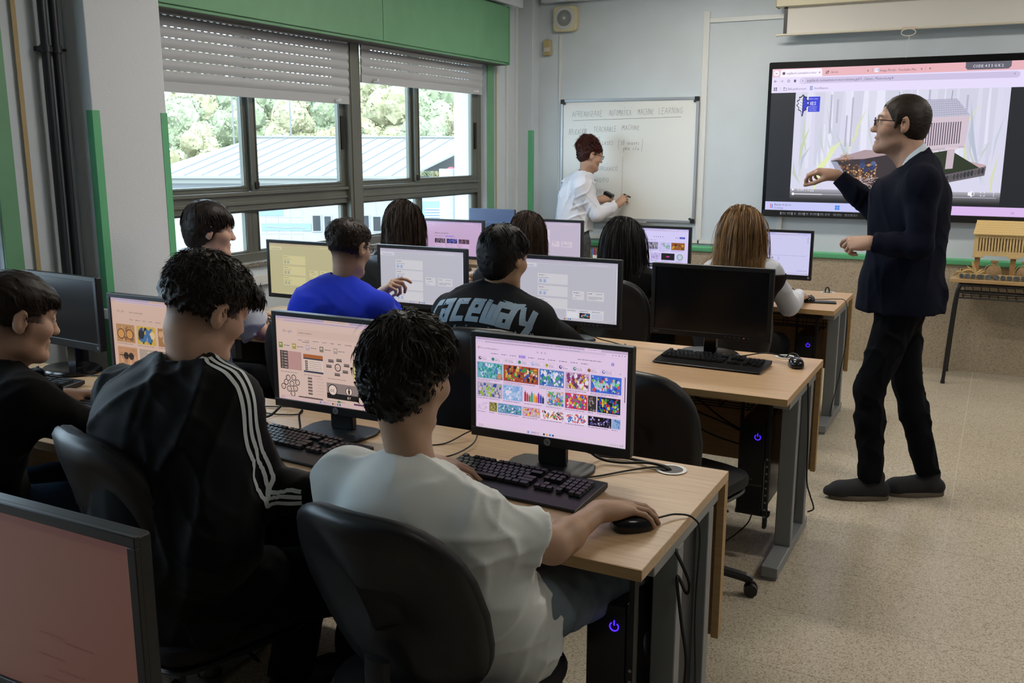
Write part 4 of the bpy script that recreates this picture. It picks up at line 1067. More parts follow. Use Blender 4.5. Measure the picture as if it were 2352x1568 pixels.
def browser(c, tabs=5, chrome='cfc2e2', page='dcd2e8', active=3):
    W_ = c.W
    c.rect(0, 0, W_, c.H, page, 0)
    c.rect(0, 0, W_, 3.0, chrome, 1)
    tw = W_ * .82 / tabs
    for k in range(tabs):
        x = 2 + k * tw
        if k == active: c.rect(x, .4, x + tw, 3.0, page, 1.5)
        c.circ(x + 1.4, 1.7, .55, random.choice(['e07a4a', '4a7ae0', 'e0c04a', '8a6ae0']), 2, 8)
        c.words(x + 2.8, x + tw - 3.4, 1.4, .7, '8a80a0', 2); c.line(x + tw - 2, 1.3, x + tw - 1.2, 2.1, .18, '605878', 2); c.line(x + tw - 1.2, 1.3, x + tw - 2, 2.1, .18, '605878', 2)
    c.rect(0, 3.0, W_, 6.2, page, 1); c.rect(9, 3.5, W_ - 22, 5.7, 'cdc2dc', 1.5); c.words(11, W_ * .7, 4.2, .65, '857c9a', 2)
    for x in (2, 4.6, 7.2): c.ring(x, 4.6, .6, .2, '6c6484', 2, 10)
    for k in range(5): c.circ(W_ - 3 - k * 3, 4.6, .5, ['5a60a0', '807898', '403c50', '807898', '807898'][k], 2, 8)
def taskbar(c, col='d8cfe0'):
    H_ = c.H; W_ = c.W
    c.rect(0, H_ - 4.2, W_, H_, col, 5)
    c.words(3, 8, H_ - 3.2, .6, 'c06a6a', 6); c.words(3, 9, H_ - 1.9, .6, '8a8298', 6)
    x = W_ * .36
    for a in (0, 1):
        for d in (0, 1): c.rect(x + a * 1, H_ - 3 + d * 1, x + .85 + a * 1, H_ - 2.15 + d * 1, '2a70d0', 6)
    c.rect(x + 3.4, H_ - 3.4, x + 13, H_ - .9, 'c8bed4', 5.5); c.words(x + 5, x + 9, H_ - 2.5, .6, '6a6278', 6)
    for k, cc in enumerate(('3a3a48', 'e0a83a', '2a8ad0', '3a5a98')): c.rect(x + 17 + k * 3.2, H_ - 3.1, x + 18.9 + k * 3.2, H_ - 1.2, cc, 6)
    for k in range(4): c.circ(W_ - 15 + k * 2.2, H_ - 2.1, .45, '807890', 6, 8)
    c.words(W_ - 6, W_ - 2.5, H_ - 3.1, .6, '807890', 6); c.words(W_ - 6.5, W_ - 2.5, H_ - 1.9, .6, '807890', 6)

def bing():
    c = Canvas(160, 92); random.seed(3); browser(c, 8, 'bdb2cc', 'dccfe8', 7)
    for a, d, cc in ((0, 0, 'f25022'), (1, 0, '7fba00'), (0, 1, '00a4ef'), (1, 1, 'ffb900')): c.rect(2.6 + a * 1, 9.8 + d * 1, 3.5 + a * 1, 10.7 + d * 1, cc, 3)
    c.text(5.2, 11.7, 2.2, 'Microsoft Bing', '5c5470', 3, .9); c.text(17.6, 11.7, 2.2, 'plásticos', '3c3450', 3)
    c.ring(68, 9.7, .8, .25, '4a52a0'); c.line(71.5, 8.9, 73, 10.5, .3, '6a6ab0'); c.line(73, 8.9, 71.5, 10.5, .3, '6a6ab0'); c.ring(76, 9.7, .9, .25, '6a6ab0')
    x = 18
    for k in range(10):
        w = random.uniform(5, 9)
        if k == 3: c.rect(x - 1, 14.0, x + w + 1, 17.4, 'b4a8e8', 2)
        c.circ(x, 15.7, .6, '7a70c0', 3, 8); c.words(x + 1.4, x + w, 15.3, .8, '5a5270' if k != 3 else '3434b0', 3); x += w + 4.2
    c.words(110, 134, 11.5, .8, '5a5270', 3); c.circ(145, 13.2, 1.6, '8a80d8', 3); c.text(144.1, 14.1, 2.4, 'Y', 'ffffff', 4)
    names = ['Tipos De', 'Plásticos', 'Plásticos', 'Material', 'Plásticos', 'Plásticos', 'Los', 'Reciclaje', 'Basura', 'Material E']
    for k in range(10):
        x = 2.5 + k * 14.6; w = 13.2
        c.rect(x, 19, x + w, 23.6, 'c8bcd8', 2); c.rect(x + .25, 19.25, x + w - .25, 23.35, 'dfd4ea', 2.5)
        c.circ(x + 2.3, 21.3, 1.7, ['403a50', '3a8a5a', 'c8c8c0', '4a9a5a', '8ab0d8', 'c0c050', '503a80', '3a7a7a', '8a6a4a', '7a7ab8'][k], 3); c.circ(x + 2.6, 21.0, .8, ['e8e0f0', '4a6ad0', 'a8b8c8', '3a5ac8', 'd8e8f8', '4a8a3a', 'e8d8f0', 'd8d8e8', 'b04a30', 'e0e0f0'][k], 3.5)
        c.text(x + 4.6, 21.1, 1.5, names[k], '3c3450', 4); c.words(x + 4.6, x + w - 3, 21.9, .7, '6a6280', 4)
    c.text(152, 22.6, 3, '>', '5a5270')
    blu = ['6a9ac0', '3a88a0', '8ac0d0', '4a70b8', 'b0c8e0', '2a9a70', 'dadcf0']
    rows = [(25.2, 41.5, [(1.5, 30, ['6ab0b8', '3a98a0', '90c8d0', '5080b8', 'c8d8e8', '2a9078']), (31, 69, ['a04a30', 'c0783a', '2a50a8', '3a9a4a', 'c8b04a', 'd8d0c0', '803030', '2a2a38']), (70, 96, ['5a80c0', '90b8e0', '3aa060', 'd0d8e8', '3060b0', 'e0e4f0']), (97.5, 122, ['b8a8c0', '7a3a80', 'a83a4a', 'c8b83a', 'e0e0e8', '504060']), (123.5, 154, ['3a6ad0', '5ac84a', '8ad0b0', 'b8c8e8', '3048a0', 'd04a4a'])]),
            (45.4, 60.4, [(1.5, 29.5, ['a8a8b8', 'c8c0c8', '6a6a90', '8ab03a', '3050a0', 'b8b8c8']), (30.5, 52, ['8ab8e0', 'a8c8e8', 'd8dcec', '7aa8d8']), (54, 76, None), (77.5, 96.5, ['c8ccd8', '5070c0', '3ab04a', 'c87a4a', '8ab0d8']), (97.5, 120.5, ['c03a4a', 'd8a83a', '3a50b0', '3a9a4a', 'e0d8e0', 'c03a90']), (121, 129.5, ['303030', '6a6460', '9a948c']), (130.5, 153.5, ['101838', '2a58c8', '3a9a4a', 'd8c83a', 'c83030', '1848a8'])]),
            (65.0, 74.4, [(1.5, 14, ['dcd2e8', 'c8bcd8']), (15, 24, ['8a8a4a', '5a6a30', 'b8b08a', '2a2a20']), (25, 51, ['5a90b8', '90b8d0', 'd0e0e8', '3a6a90', '4a9a70']), (52, 71, ['b8a8b8', 'c83a78', 'e0c83a', 'c8c0c8']), (72, 97, ['e8e4ec', '3a3a48', 'c83a4a', '4a9a4a', '8a80a0', 'd8a83a']), (98, 120, ['e0e4f0', '3a78c0', 'd05858']), (121.5, 145, ['0a0a14', '8a7ac0', '4a4a90', 'c8c0e8', '0a0a14', '101020']), (145.5, 154, ['8ab0d8', '3a70b0'])])]
    for y0, y1, cells in rows:
        for (a, d, cols) in cells:
            if cols is None:
                for j, cc in enumerate(('b02a3a', 'c03a48', '3aa04a', '3a9a8a', 'e0a030', 'd87a30', '8a3aa0', '2a4ab0', '203060')):
                    x = a + j * 2.4; h = 10 - (j % 3) * 1.6; c.rect(x, y1 - h, x + 2.1, y1 - 1, cc, 3); c.rect(x + .6, y1 - h - 1.6, x + 1.4, y1 - h, cc, 3)
            else: c.blobs(a, y0, d, y1, cols, n=120 if d - a > 12 else 30, rr=(.05, .15))
            c.words(a, d - 3, y1 + 1.0, .75, '6c6480', 3)
            if (y1 < 60): c.words(a, a + (d - a) * .5, y1 + 2.5, .75, '8c84a0', 3)
    for k in range(3):
        a = R(90 + 120 * k)
        for s in range(2): c.line(15.5 + 3.6 * math.cos(a + s), 53 - 3.6 * math.sin(a + s), 15.5 + 3.6 * math.cos(a + 1 + s * .6), 53 - 3.6 * math.sin(a + 1 + s * .6), 1.7, '8ac83a', 4)
    c.circ(26.5, 38, 2.4, 'b8906a', 4, ry=3.2); c.rect(23, 38, 30, 41.5, '7a7890', 3.9)
    c.rect(64 - 1, 27, 69 - 1, 31, '3a8a4a', 3.9); c.circ(65.5, 28, 2, 'd8983a', 4, ry=1.2); c.rect(63.4, 28.6, 67.6, 29.2, '6a2a1a', 4.1); c.circ(65.5, 30, 2, 'c8883a', 4, ry=.8)
    c.rect(157.2, 24, 158, 48, '4a4458', 3); c.rect(0, 7, 160, 7.1, 'c8bcd8', 2)
    taskbar(c); return c
def cc_images():
    c = Canvas(160, 92); random.seed(4); browser(c, 4, 'b8b4d8', 'd8cac6', 2)
    for ch, cc, x in zip('Google', ('4a70c8', 'c8503a', 'd8a83a', '4a70c8', '4a9a4a', 'c8503a'), (9, 12.4, 14.8, 17.2, 19.6, 20.6)): c.text(x, 17.2, 4.2, ch, cc, 3)
    c.text(31, 17.3, 2.5, 'creative commons', '3c3638', 3); c.rect(29, 12.5, 130, 20.5, 'd3c4c0', 1.5)
    x = 31
    for k in range(7): w = random.uniform(4, 9); c.words(x, x + w, 24, .9, '5c5456', 3); x += w + 5
    c.rect(36.5, 26, 46, 26.5, '4a4446', 3)
    for k in range(5):
        x = 3 + k * 19; c.rect(x, 29, x + 5.4, 35, ['7a9a4a', 'a8a85a', 'c0b4c8', '888478', 'b0a8a4'][k], 3); c.rect(x + 1, 30.5, x + 4, 32, 'e0d8c8', 3.3); c.words(x + 7, x + 15, 31.5, 1.0, '5c5456', 3)
    c.rect(4, 38, 34, 58, 'b8989a', 2); c.rect(4, 38, 15, 58, '4a4446', 2.5)
    for k in range(6): c.ring(7, 40 + k * 3.2, 1.1, .3, 'd8ccc8', 3, 12); c.rect(9.5, 39.4 + k * 3.2, 14, 41 + k * 3.2, 'a09896', 3)
    for k in range(8): c.words(16, 32, 39.5 + k * 2.3, .5, 'd8bcbc', 3)
    c.rect(37, 39, 64, 59, 'e0d8d4', 2); c.rect(37, 39, 64, 43, 'a86a3a', 3); c.rect(37, 43, 64, 44.5, '3a4458', 3); c.rect(37, 57, 64, 59, '3a4458', 3)
    for k in range(5): c.rect(39, 46 + k * 2.2, 43, 47.6 + k * 2.2, '6a6466', 3.3); c.words(45, 62, 46.3 + k * 2.2, .8, '8c8486', 3.3)
    for (x, y) in ((75, 43), (86, 41.5), (96, 46), (94, 53), (83, 57), (72, 49)):
        c.rect(x - 3.6, y - 1.6, x + 3.6, y + 1.6, '7c7678', 3); c.rect(x - 3.6, y + .8, x + 3.6, y + 1.6, '2a2628', 3.2)
    c.ring(84, 49.5, 4.2, 1.0, '3a3436', 3.5, 24); c.text(81.2, 51, 4.4, 'cc', '3a3436', 4)
    c.rect(104, 40, 124, 60, 'c8c48a', 2)
    for k in range(7): c.words(108, 122, 43 + k * 2.2, .8, '7a7a4a', 3)
    for (x, y) in ((14, 68), (22, 67), (11, 73), (19, 74), (27, 72), (7, 78), (15, 80), (24, 79), (20, 85)):
        c.ring(x, y, 3.4, .9, '4a4446', 3, 20); c.text(x - 2.0, y + 1.2, 3.3, random.choice(['cc', 'S', '=', 'cc']), '4a4446', 3.2)
    for k in range(6): c.rect(42, 64 + k * 3.4, 48, 66.2 + k * 3.4, '8a8284', 3); c.rect(42, 65.4 + k * 3.4, 48, 66.2 + k * 3.4, '3a3436', 3.1); c.words(54, 64, 64.4 + k * 3.4, .6, 'a89c9a', 3); 
    c.rect(68, 67, 111, 82, '8c8688', 2); c.rect(68, 78, 111, 84, '1c1a1c', 2.2)
    c.circ(76, 74.5, 6.2, 'e4dcd8', 3, 28); c.ring(76, 74.5, 6.2, 1.0, '2a2628', 3.1, 28); c.text(72.2, 76.6, 6.4, 'cc', '1c1a1c', 3.5, 1.1)
    c.circ(98, 74.0, 4.6, 'e4dcd8', 3, 24); c.ring(98, 74, 4.6, .7, '2a2628', 3.1, 24); c.circ(98, 71.2, 1, '1c1a1c', 3.5, 10); c.rect(96.8, 72.4, 99.2, 75.4, '1c1a1c', 3.5); c.rect(97.2, 75.2, 98.8, 77.4, '1c1a1c', 3.5); c.text(95.4, 82.6, 4.2, 'BY', 'e4dcd8', 3.5)
    for k in range(5): c.ring(117, 66 + k * 4.4, 1.8, .5, '4a4446', 3, 14); c.words(121, 134, 65.6 + k * 4.4, .9, '8c8486', 3)
    for (x, y) in ((4, 61), (37, 61.5), (70, 62), (104, 63), (4, 87.6), (38, 86), (68, 86.4), (112, 87)): c.words(x, x + 24, y, .8, '7c7274', 3)
    c.rect(28, 86.5, 62, 89, '5a5052', 3); c.rect(82, 85.6, 86, 89, '3a8a4a', 3); c.rect(104, 86, 150, 90, '5a3a6a', 3)
    taskbar(c, 'd4c6cc'); return c
def glasses_images():
    c = Canvas(160, 92); random.seed(6); browser(c, 4, 'b4aed4', 'd0bcb0', 2)
    for ch, cc, x in zip('Google', ('4a70c8', 'c8503a', 'd8a83a', '4a70c8', '4a9a4a', 'c8503a'), (9, 12.4, 14.8, 17.2, 19.6, 20.6)): c.text(x, 17.2, 4.2, ch, cc, 3)
    c.text(31, 17.3, 2.5, 'vidrios reciclados gafas', '3c3638', 3)
    x = 31
    for k in range(7): w = random.uniform(4, 9); c.words(x, x + w, 25, .9, '5c5456', 3); x += w + 5
    cells = [(6, 32, 38, 54, ['b08a5a', 'c8a880', '8a6030']), (42, 32, 74, 54, ['c8b03a', '2a4a88', 'd8c8a0', '3a70a8', '181c28']), (78, 32, 108, 54, ['a07848', '5a3a20', 'c8a880']), (112, 32, 150, 54, ['7a8a9a', 'c8ccd0', '4a5058']),
             (6, 60, 40, 84, ['b8906a', 'a07c58', 'caa888']), (44, 60, 76, 84, ['a8a098', '6a6460', 'c8c0b8']), (80, 60, 112, 84, ['8a7a6a', 'c0b0a0']), (116, 60, 150, 84, ['c8b8a8', '5a6a7a'])]
    for a, b_, d, e, cols in cells: c.blobs(a, b_, d, e, cols, n=36, rr=(.1, .3)); c.words(a, d - 4, e + 1.5, .9, '7c6e68', 3)
    for x in (14, 29): c.circ(x, 44, 6.5, 'c89a50', 4, 20); c.ring(x, 44, 6.5, 1.2, '5a3a1a', 4.2, 20)
    for x in (20, 29): c.circ(x, 71, 4.6, '2a1c14', 4, 14)
    c.rect(8, 70, 32, 71, '2a1c14', 4)
    taskbar(c, 'ccb8b0'); return c
def teach(classes=4, extra=False, title=True, plus=False):
    c = Canvas(160, 90); random.seed(9 + classes); browser(c, 4, 'c2bccc', 'c6c6ce', 3)
    c.rect(0, 3, 160, 90, 'c3c4cc', 1); c.rect(0, 3, 160, 6.2, 'cfccd6', 1.6); c.words(8, 60, 4.3, .6, '8c889a', 2)
    if title: c.rect(0, 6.2, 28, 12, 'd8d8de', 2); c.text(2, 10.6, 3.2, '=', '3a5aa8', 3, .8); c.text(5, 10.6, 3.0, 'Teachable Machine', '3a5aa8', 3, .82)
    step = 17.5 if classes == 4 else 18.5
    y = 18 if classes == 4 else 21
    for k in range(classes):
        yy = y + k * step
        c.rect(30, yy, 83 if classes == 4 else 80, yy + 15.5, 'd8d8da', 2)
        c.words(32, 41, yy + 2.2, 1.1, '4a4a54', 3); c.line(43, yy + 3.4, 44.4, yy + 1.9, .35, '8a8a98', 3); c.words(32, 48, yy + 6.2, .9, '6a6a74', 3)
        for j in (0, 1): c.rect(32 + j * 7, yy + 8.6, 37.5 + j * 7, yy + 14, 'b9c4da', 3); c.ring(34.7 + j * 7, yy + 10.6, 1.0, .35, '4a6ab8', 4, 10); c.rect(33.4 + j * 7, yy + 12.6, 36.2 + j * 7, yy + 13.2, '5a6ea8', 4)
        c.line(83, yy + 8, 88, 52, .2, 'aeb0bc', 1.8)
    c.rect(88, 44.5, 107, 57.5, 'd8d8da', 2); c.words(90, 99, 46.6, 1.2, '3c3c44', 3); c.words(93, 102, 50.8, .9, '6c6c78', 3); c.rect(90, 49.8, 105.5, 50, 'c0c0c8', 3); c.words(90, 95, 55, .8, '6c6c78', 3); c.line(107, 51, 112, 51, .2, 'aeb0bc', 1.8)
    c.rect(112, 44.5, 139, 57.5, 'd8d8da', 2); c.words(114, 120, 46.6, 1.2, '3c3c44', 3); c.words(126, 136, 46.8, .9, '6c6c78', 3); c.words(114, 137, 51.6, .8, '6c6c78', 3); c.words(114, 136, 53.2, .8, '6c6c78', 3); c.words(114, 128, 54.8, .8, '6c6c78', 3)
    c.rect(158, 8, 159, 84, 'e4e4ea', 2)
    if extra:
        c.words(46, 58, 78, 1, '6c6c78', 3)
        c.rect(78, 72, 139, 86.2, 'dcdce2', 5.1)
        for j in range(3): c.words(80 + j * 20, 94 + j * 20, 74, 1, '4c4c58', 6); c.rect(80 + j * 20, 77, 97 + j * 20, 85, ['e6e6ea', '181c30', 'cfd2dc'][j], 5.5)
        c.blobs(101, 77.4, 116.6, 84.8, ['181c30', '3a6ad0', 'c86a5a', '2a9ab0', 'd0b060'], n=30, lay=6)
    taskbar(c, 'cac8d0'); return c
def nuevo():
    c = Canvas(160, 90); random.seed(21); browser(c, 5, 'b8a8cc', 'c8b4cc', 4)
    c.rect(0, 6.2, 26, 12, 'd0bed4', 2); c.text(3, 10.6, 2.8, 'Teachable Machine', '3a5ab0', 3, .8)
    c.text(27, 33, 6.2, 'Nuevo proyecto', '2c2638', 3, .95); c.rect(28, 38.5, 29.4, 40, '3c3448', 3); c.words(31, 50, 38.8, 1.0, '6c607c', 3); c.rect(56, 37, 84, 41.6, 'b8a4dc', 2); c.words(58, 82, 38.8, 1.1, '4a3ab0', 3)
    for k, lab in enumerate(('Proyecto de imagen', 'Proyecto de audio', 'Proyecto de')):
        x = 27 + k * 34
        for j in range(3): c.blobs(x + j * 10.2, 46, x + j * 10.2 + 9.4, 58, [['201c28', 'c8a8b0', '6a5060'], ['101a60', '3a4ac8', '8a90e8'], ['503040', '8a6070', '302030']][k], n=16)
        c.rect(x, 58.5, x + 30, 72, 'd4c2d8', 2); c.text(x, 63.5, 2.6, lab, '2c2638', 3, .9)
        if k == 2: c.text(x, 67.5, 2.6, 'posturas', '2c2638', 3, .9)
        c.words(x, x + 24, 69, .9, '7c7088', 3)
    c.circ(154, 8.5, .9, 'c03a5a', 3); taskbar(c, 'c4b2cc'); return c
def search_images():
    c = Canvas(160, 90); random.seed(31); browser(c, 5, 'c4bce8', 'd6d0f0', 4)
    c.rect(20, 7.8, 43, 11.2, '2a3ab8', 3); c.words(24, 40, 9.2, .8, 'c8ccf4', 4)
    for k in range(5): c.circ(82 + k * 5, 18, .9, '34304c', 3, 8)
    c.rect(140, 17, 152, 21, '2a3ab8', 3); c.words(142, 150, 18.6, .8, 'c8ccf4', 4); c.circ(132, 19, .8, '34304c', 3); c.circ(136, 19, .8, '34304c', 3)
    for k in range(9): c.words(10 + k * 9, 16 + k * 9, 25, .9, '5c5478', 3)
    cells = [(2, 30, 42, 46, ['b05a20', 'd88a30', '5a3a18', 'c8a060']), (44, 30, 60, 46, ['101828', '3a5a90', 'a8c0e0']), (62, 30, 92, 46, ['8a88a0', '5a5878', 'b8a8a0', '3a3a50']), (94, 30, 120, 46, ['ccc6e8', 'b4b8e0', '8ab0a0']), (122, 30, 152, 46, ['905a20', 'c89a30', '4a6a2a', 'b03a28', '2a2418']),
             (2, 54, 24, 69, ['d8a080', 'd04a3a', 'e8e0f0', 'c03a30']), (26, 54, 46, 69, ['e0d8f0', 'c84a4a', 'e0d8f0']), (48, 54, 74, 69, ['ccc4e4', 'b8b0d4', 'b8b0d4']), (76, 54, 98, 69, ['c8bce0', 'a89cc8']), (100, 54, 130, 69, ['08080e', '0c0c14']), (132, 54, 152, 69, ['d6d0f0', 'd6d0f0']),
             (2, 77, 34, 86, ['3a6a8a', 'c8d0e0']), (36, 77, 56, 86, ['181620', '3a3448']), (58, 77, 90, 86, ['201c28', '8a8498', '4a7a5a']), (92, 77, 120, 86, ['a89878', '6a5a48']), (122, 77, 136, 86, ['3a8ac8']), (138, 77, 152, 86, ['b89ac0'])]
    for a, b_, d, e, cols in cells: c.blobs(a, b_, d, e, cols, n=34); c.words(a, d - 3, e + 1.4, .8, '6c6488', 3); c.words(a, a + (d - a) * .6, e + 3.2, .8, '8c84a8', 3)
    c.circ(115, 61.5, 4.5, 'c82a90', 4, 20, ry=1.4); c.ring(142, 61.5, 6.8, 1.5, '4a9a4a', 4, 24); c.ring(142, 61.5, 3.5, .8, '6ab06a', 4, 20)
    taskbar(c, 'cac4e4'); return c
def newtab():
    c = Canvas(160, 90); random.seed(41); browser(c, 3, 'b8bce4', 'd2d2ec', 2)
    c.rect(0, 3, 160, 90, 'd0d0ea', 1.2); c.rect(60, 48.8, 154, 49.3, '9a98b4', 2); c.words(60, 153, 4.2, .6, '8c88a8', 3)
    c.circ(86, 54.5, 1.2, '2c2a34', 3); c.words(84, 89, 57.8, .8, '7a7894', 3); c.ring(98, 54.5, 1.6, .5, '6a90d0', 3); c.words(96, 101, 57.8, .8, '7a7894', 3)
    for y in (10, 17): c.circ(155, y, .8, '5a5874', 3); c.words(153, 158, y + 3, .7, '7a7894', 3)
    c.text(136, 86, 2.0, '© aprendizaxe', '6a6ab0', 3) if False else c.words(136, 156, 80.5, 1.1, '6a6ab8', 3)
    taskbar(c, 'c6c6e0'); return c
def reddim():
    c = Canvas(160, 92); random.seed(51); c.rect(0, 0, 160, 92, 'b89a94', 0); c.rect(0, 0, 160, 5, 'a8848a', 1)
    for (x, y) in ((88, 58), (108, 60), (86, 70), (100, 76), (88, 82)): c.words(x, x + 20, y, 1.4, '9c7670', 2)
    return c

MON = []
MON.append(make_monitor('black monitor full of colourful plastic waste pictures, nearest the desk end', -1.063, 2.268, bing(), 'hp', 0, .487, .305, .810, SM_PINK))
MON.append(make_monitor('black monitor showing copyright licence pictures, partly behind the white-shirted boy', -1.797, 2.268, cc_images(), 'hp', 0, .487, .312, .803, SM_WARM))
MON.append(make_monitor('black monitor with warm-toned glasses pictures left of the striped jacket boy', -2.555, 2.268, glasses_images(), 'hp', 0, .487, .310, .808, SM_WARM))
MON.append(make_monitor('switched-off black monitor beside the dark pipes at the far left', -3.27, 2.43, None, 'hp2', R(-4), .47, .290, .848))
MON.append(make_monitor('large switched-off black monitor alone at the right of the middle row', -1.078, 3.925, None, 'lenovo', 0, .528, .312, .823))
MON.append(make_monitor('black monitor with grey class boxes and a window preview, right of the lettered shirt', -1.748, 3.925, teach(3, True), 'lenovo', 0, .525, .316, .820, SM_GREY))
MON.append(make_monitor('black monitor with four grey class boxes in front of the blue sweater hand', -2.548, 3.925, teach(4), 'lenovo', 0, .525, .310, .835, SM_GREY))
MON.append(make_monitor('black monitor with yellowish screen by the window left of the blue sweater', -3.282, 3.925, teach(3), 'lenovo', 0, .525, .314, .823, SM_YEL))
MON.append(make_monitor('lilac-screened monitor with new project page, beside the wavy-haired girl', -3.565, 5.93, nuevo(), 'lenovo', 0, .515, .285, .83, SM_LILAC))
MON.append(make_monitor('lilac-screened monitor in front of the standing woman at the whiteboard', -2.79, 5.93, teach(4, False, True), 'lenovo', 0, .515, .305, .838, SM_LILAC))
MON.append(make_monitor('bluish-white monitor with rows of search pictures right of the black-haired girl', -2.03, 5.93, search_images(), 'lenovo', 0, .515, .305, .823, SM_BLUE))
MON.append(make_monitor('bluish-white nearly blank monitor right of the blonde girl', -1.265, 5.93, newtab(), 'hp2', 0, .515, .305, .83, SM_BLUE))
MON.append(make_monitor('monitor with dim reddish screen cut off by the lower left corner', -1.215, .80, reddim(), 'hp2', 0, .49, .32, .80, SM_RED))
# teacher's monitor seen from behind, bluish
BLUEB = mat('blue_grey_monitor_back', '4a5a7c', .5)
t = thing('computer_monitor', 'blue-grey back of the monitor on the desk below the window corner', 'monitor', (-3.605, 6.6, DZ), 0)
q = MB(); q.prism(rrect(.41, .26, .004, cx=0, cy=.285), -.012, .012, 'y'); obj('panel', q, [BLUEB], t, bevel=.002)
q = MB(); q.prism(rrect(.36, .16, .006, cx=0, cy=.235), -.030, -.012, 'y'); obj('back_housing', q, BLUEB, t, bevel=.004)
q = MB(); q.bx(-.03, .03, -.045, -.02, .01, .26); obj('stand_neck', q, BLACKP, t, bevel=.003)
q = MB(); q.cyl((0, -.03, 0), (0, -.03, .012), .1, .095, n=30); obj('stand_base', q, BLACKP, t)
q = MB(); q.bx(.203, .2055, -.012, .012, .156, .414); obj('dark_edge', q, BLACKM, t)

# ------------------------------------------------------------------ keyboards
KEYM = mat('keycap_black', '17181c', 0.3)
KEYG = mat('keycap_grey', '33363f', 0.35)
def key_layout():
    out = []; u = .0190
    for r, (n_, off) in enumerate(((0, 0), (13, 0), (13, .5), (12, .75), (11, 1.25))):
        y = .5 - r * 1.0 - (.25 if r else 0)
        if r == 0:
            for k in (0, 2, 3, 4, 5, 6.5, 7.5, 8.5, 9.5, 11, 12, 13, 14): out.append((k, y, 1))
        else:
            if r == 2: out.append((-.0 + .25, y, 1.5))
            if r == 3: out.append((.375, y, 1.75))
            if r == 4: out.append((.1, y, 1.25))
            st = {1: 0, 2: 1.5, 3: 1.75, 4: 1.25}[r]
            for k in range(n_ if r != 2 else 12): out.append((st + k + (0 if r in (1,) else 0), y, 1))
            if r == 1: out.append((13.5, y, 2))
            if r == 3: out.append((13.6, y, 1.8))
            if r == 4: out.append((13.2, y, 2.6))
    y = -4.75
    for x, w in ((.1, 1.25), (1.35, 1.25), (2.6, 1.25), (6.1, 5.6), (9.7, 1.25), (10.95, 1.25), (12.2, 1.25), (13.6, 1.5)): out.append((x, y, w))
    for x in (15.8, 16.8, 17.8):
        out += [(x, .5, 1), (x, -.75, 1), (x, -1.75, 1)]
    out += [(16.8, -3.75, 1), (15.8, -4.75, 1), (16.8, -4.75, 1), (17.8, -4.75, 1)]
    for x in (19.4, 20.4, 21.4, 22.4):
        for yy in (-.75, -1.75, -2.75, -3.75, -4.75):
            if (x, yy) in ((20.4, -4.75),): continue
            out.append((x, yy, 1))
    return out
KL = key_layout()
_kme = {}
def make_keyboard(label, x, y, rz, detail=True, grp='black keyboards on the desks', wrist=True):
    t = thing('keyboard', label, 'keyboard', (x, y, DZ), rz, grp)
    w, d = .455, .165
    prof = [(-d / 2 + (-.03 if wrist else 0), .004), (-d / 2 + (-.028 if wrist else 0), .009), (-d / 2 + .015, .014), (d / 2 - .012, .024), (d / 2, .022), (d / 2, .008), (d / 2 - .02, .003)]
    q = MB(); q.prism([(a, b_) for a, b_ in prof][::-1], -w / 2, w / 2, 'x'); obj('case', q, BLACKP, t, bevel=.003)
    q = MB()
    for sx in (-1, 1): q.bx(sx * .19 - .012, sx * .19 + .012, .055, .07, 0, .012); q.bx(sx * .19 - .012, sx * .19 + .012, -.08, -.065, 0, .006)
    obj('foot', q, BLACKRUB, t)
    u = .0188
    join = MB()
    for (kx, ky, kw) in KL:
        cx = -w / 2 + .022 + kx * u * .96; cy = .035 + (ky + .0) * u * .98 + .018; cz = .0155 + (cy + d / 2) / d * .010
        if detail:
            key = round(kw, 2)
            if key not in _kme:
                q = MB(); a = (kw * u - .0022) / 2; e = .0083
                q.loft([[(-a, -e, 0), (a, -e, 0), (a, e, 0), (-a, e, 0)], [(-a + .0015, -e + .001, .008), (a - .0015, -e + .001, .008), (a - .0015, e - .003, .009), (-a + .0015, e - .003, .009)]])
                o = obj('key', q, KEYM, t, smooth=False); _kme[key] = o.data
            else:
                o = bpy.data.objects.new('key', _kme[key]); COL.objects.link(o); o.parent = t
            o.location = (cx, cy, cz); o.rotation_euler = (R(3.5), 0, 0)
        else:
            join.box((cx, cy, cz + .003), (kw * u - .003, .0155, .007))
    if not detail: obj('keys', join, KEYM, t, kind='stuff')
    return t
make_keyboard('black keyboard under the right hand of the white-shirted boy', -1.085, 2.125, R(-3))
make_keyboard('black keyboard in front of the copyright-picture monitor', -1.81, 2.095, R(-5))
make_keyboard('black keyboard before the large switched-off monitor', -1.02, 3.795, R(-1.5))
make_keyboard('black keyboard on the near row in front of the glasses-picture monitor', -2.56, 2.07, R(3), False)
make_keyboard('black keyboard under the mouse of the leftmost boy', -3.24, 2.215, R(4), False)
make_keyboard('black keyboard before the yellowish monitor by the window', -3.12, 3.78, R(4), False)
make_keyboard('black keyboard at the blonde girl, before the nearly blank monitor', -1.22, 5.68, R(-2), False)
make_keyboard('black keyboard between the lettered shirt boy and his monitor', -1.75, 3.72, 0, False)
make_keyboard('black keyboard before the boy in the blue sweater', -2.50, 3.72, 0, False)

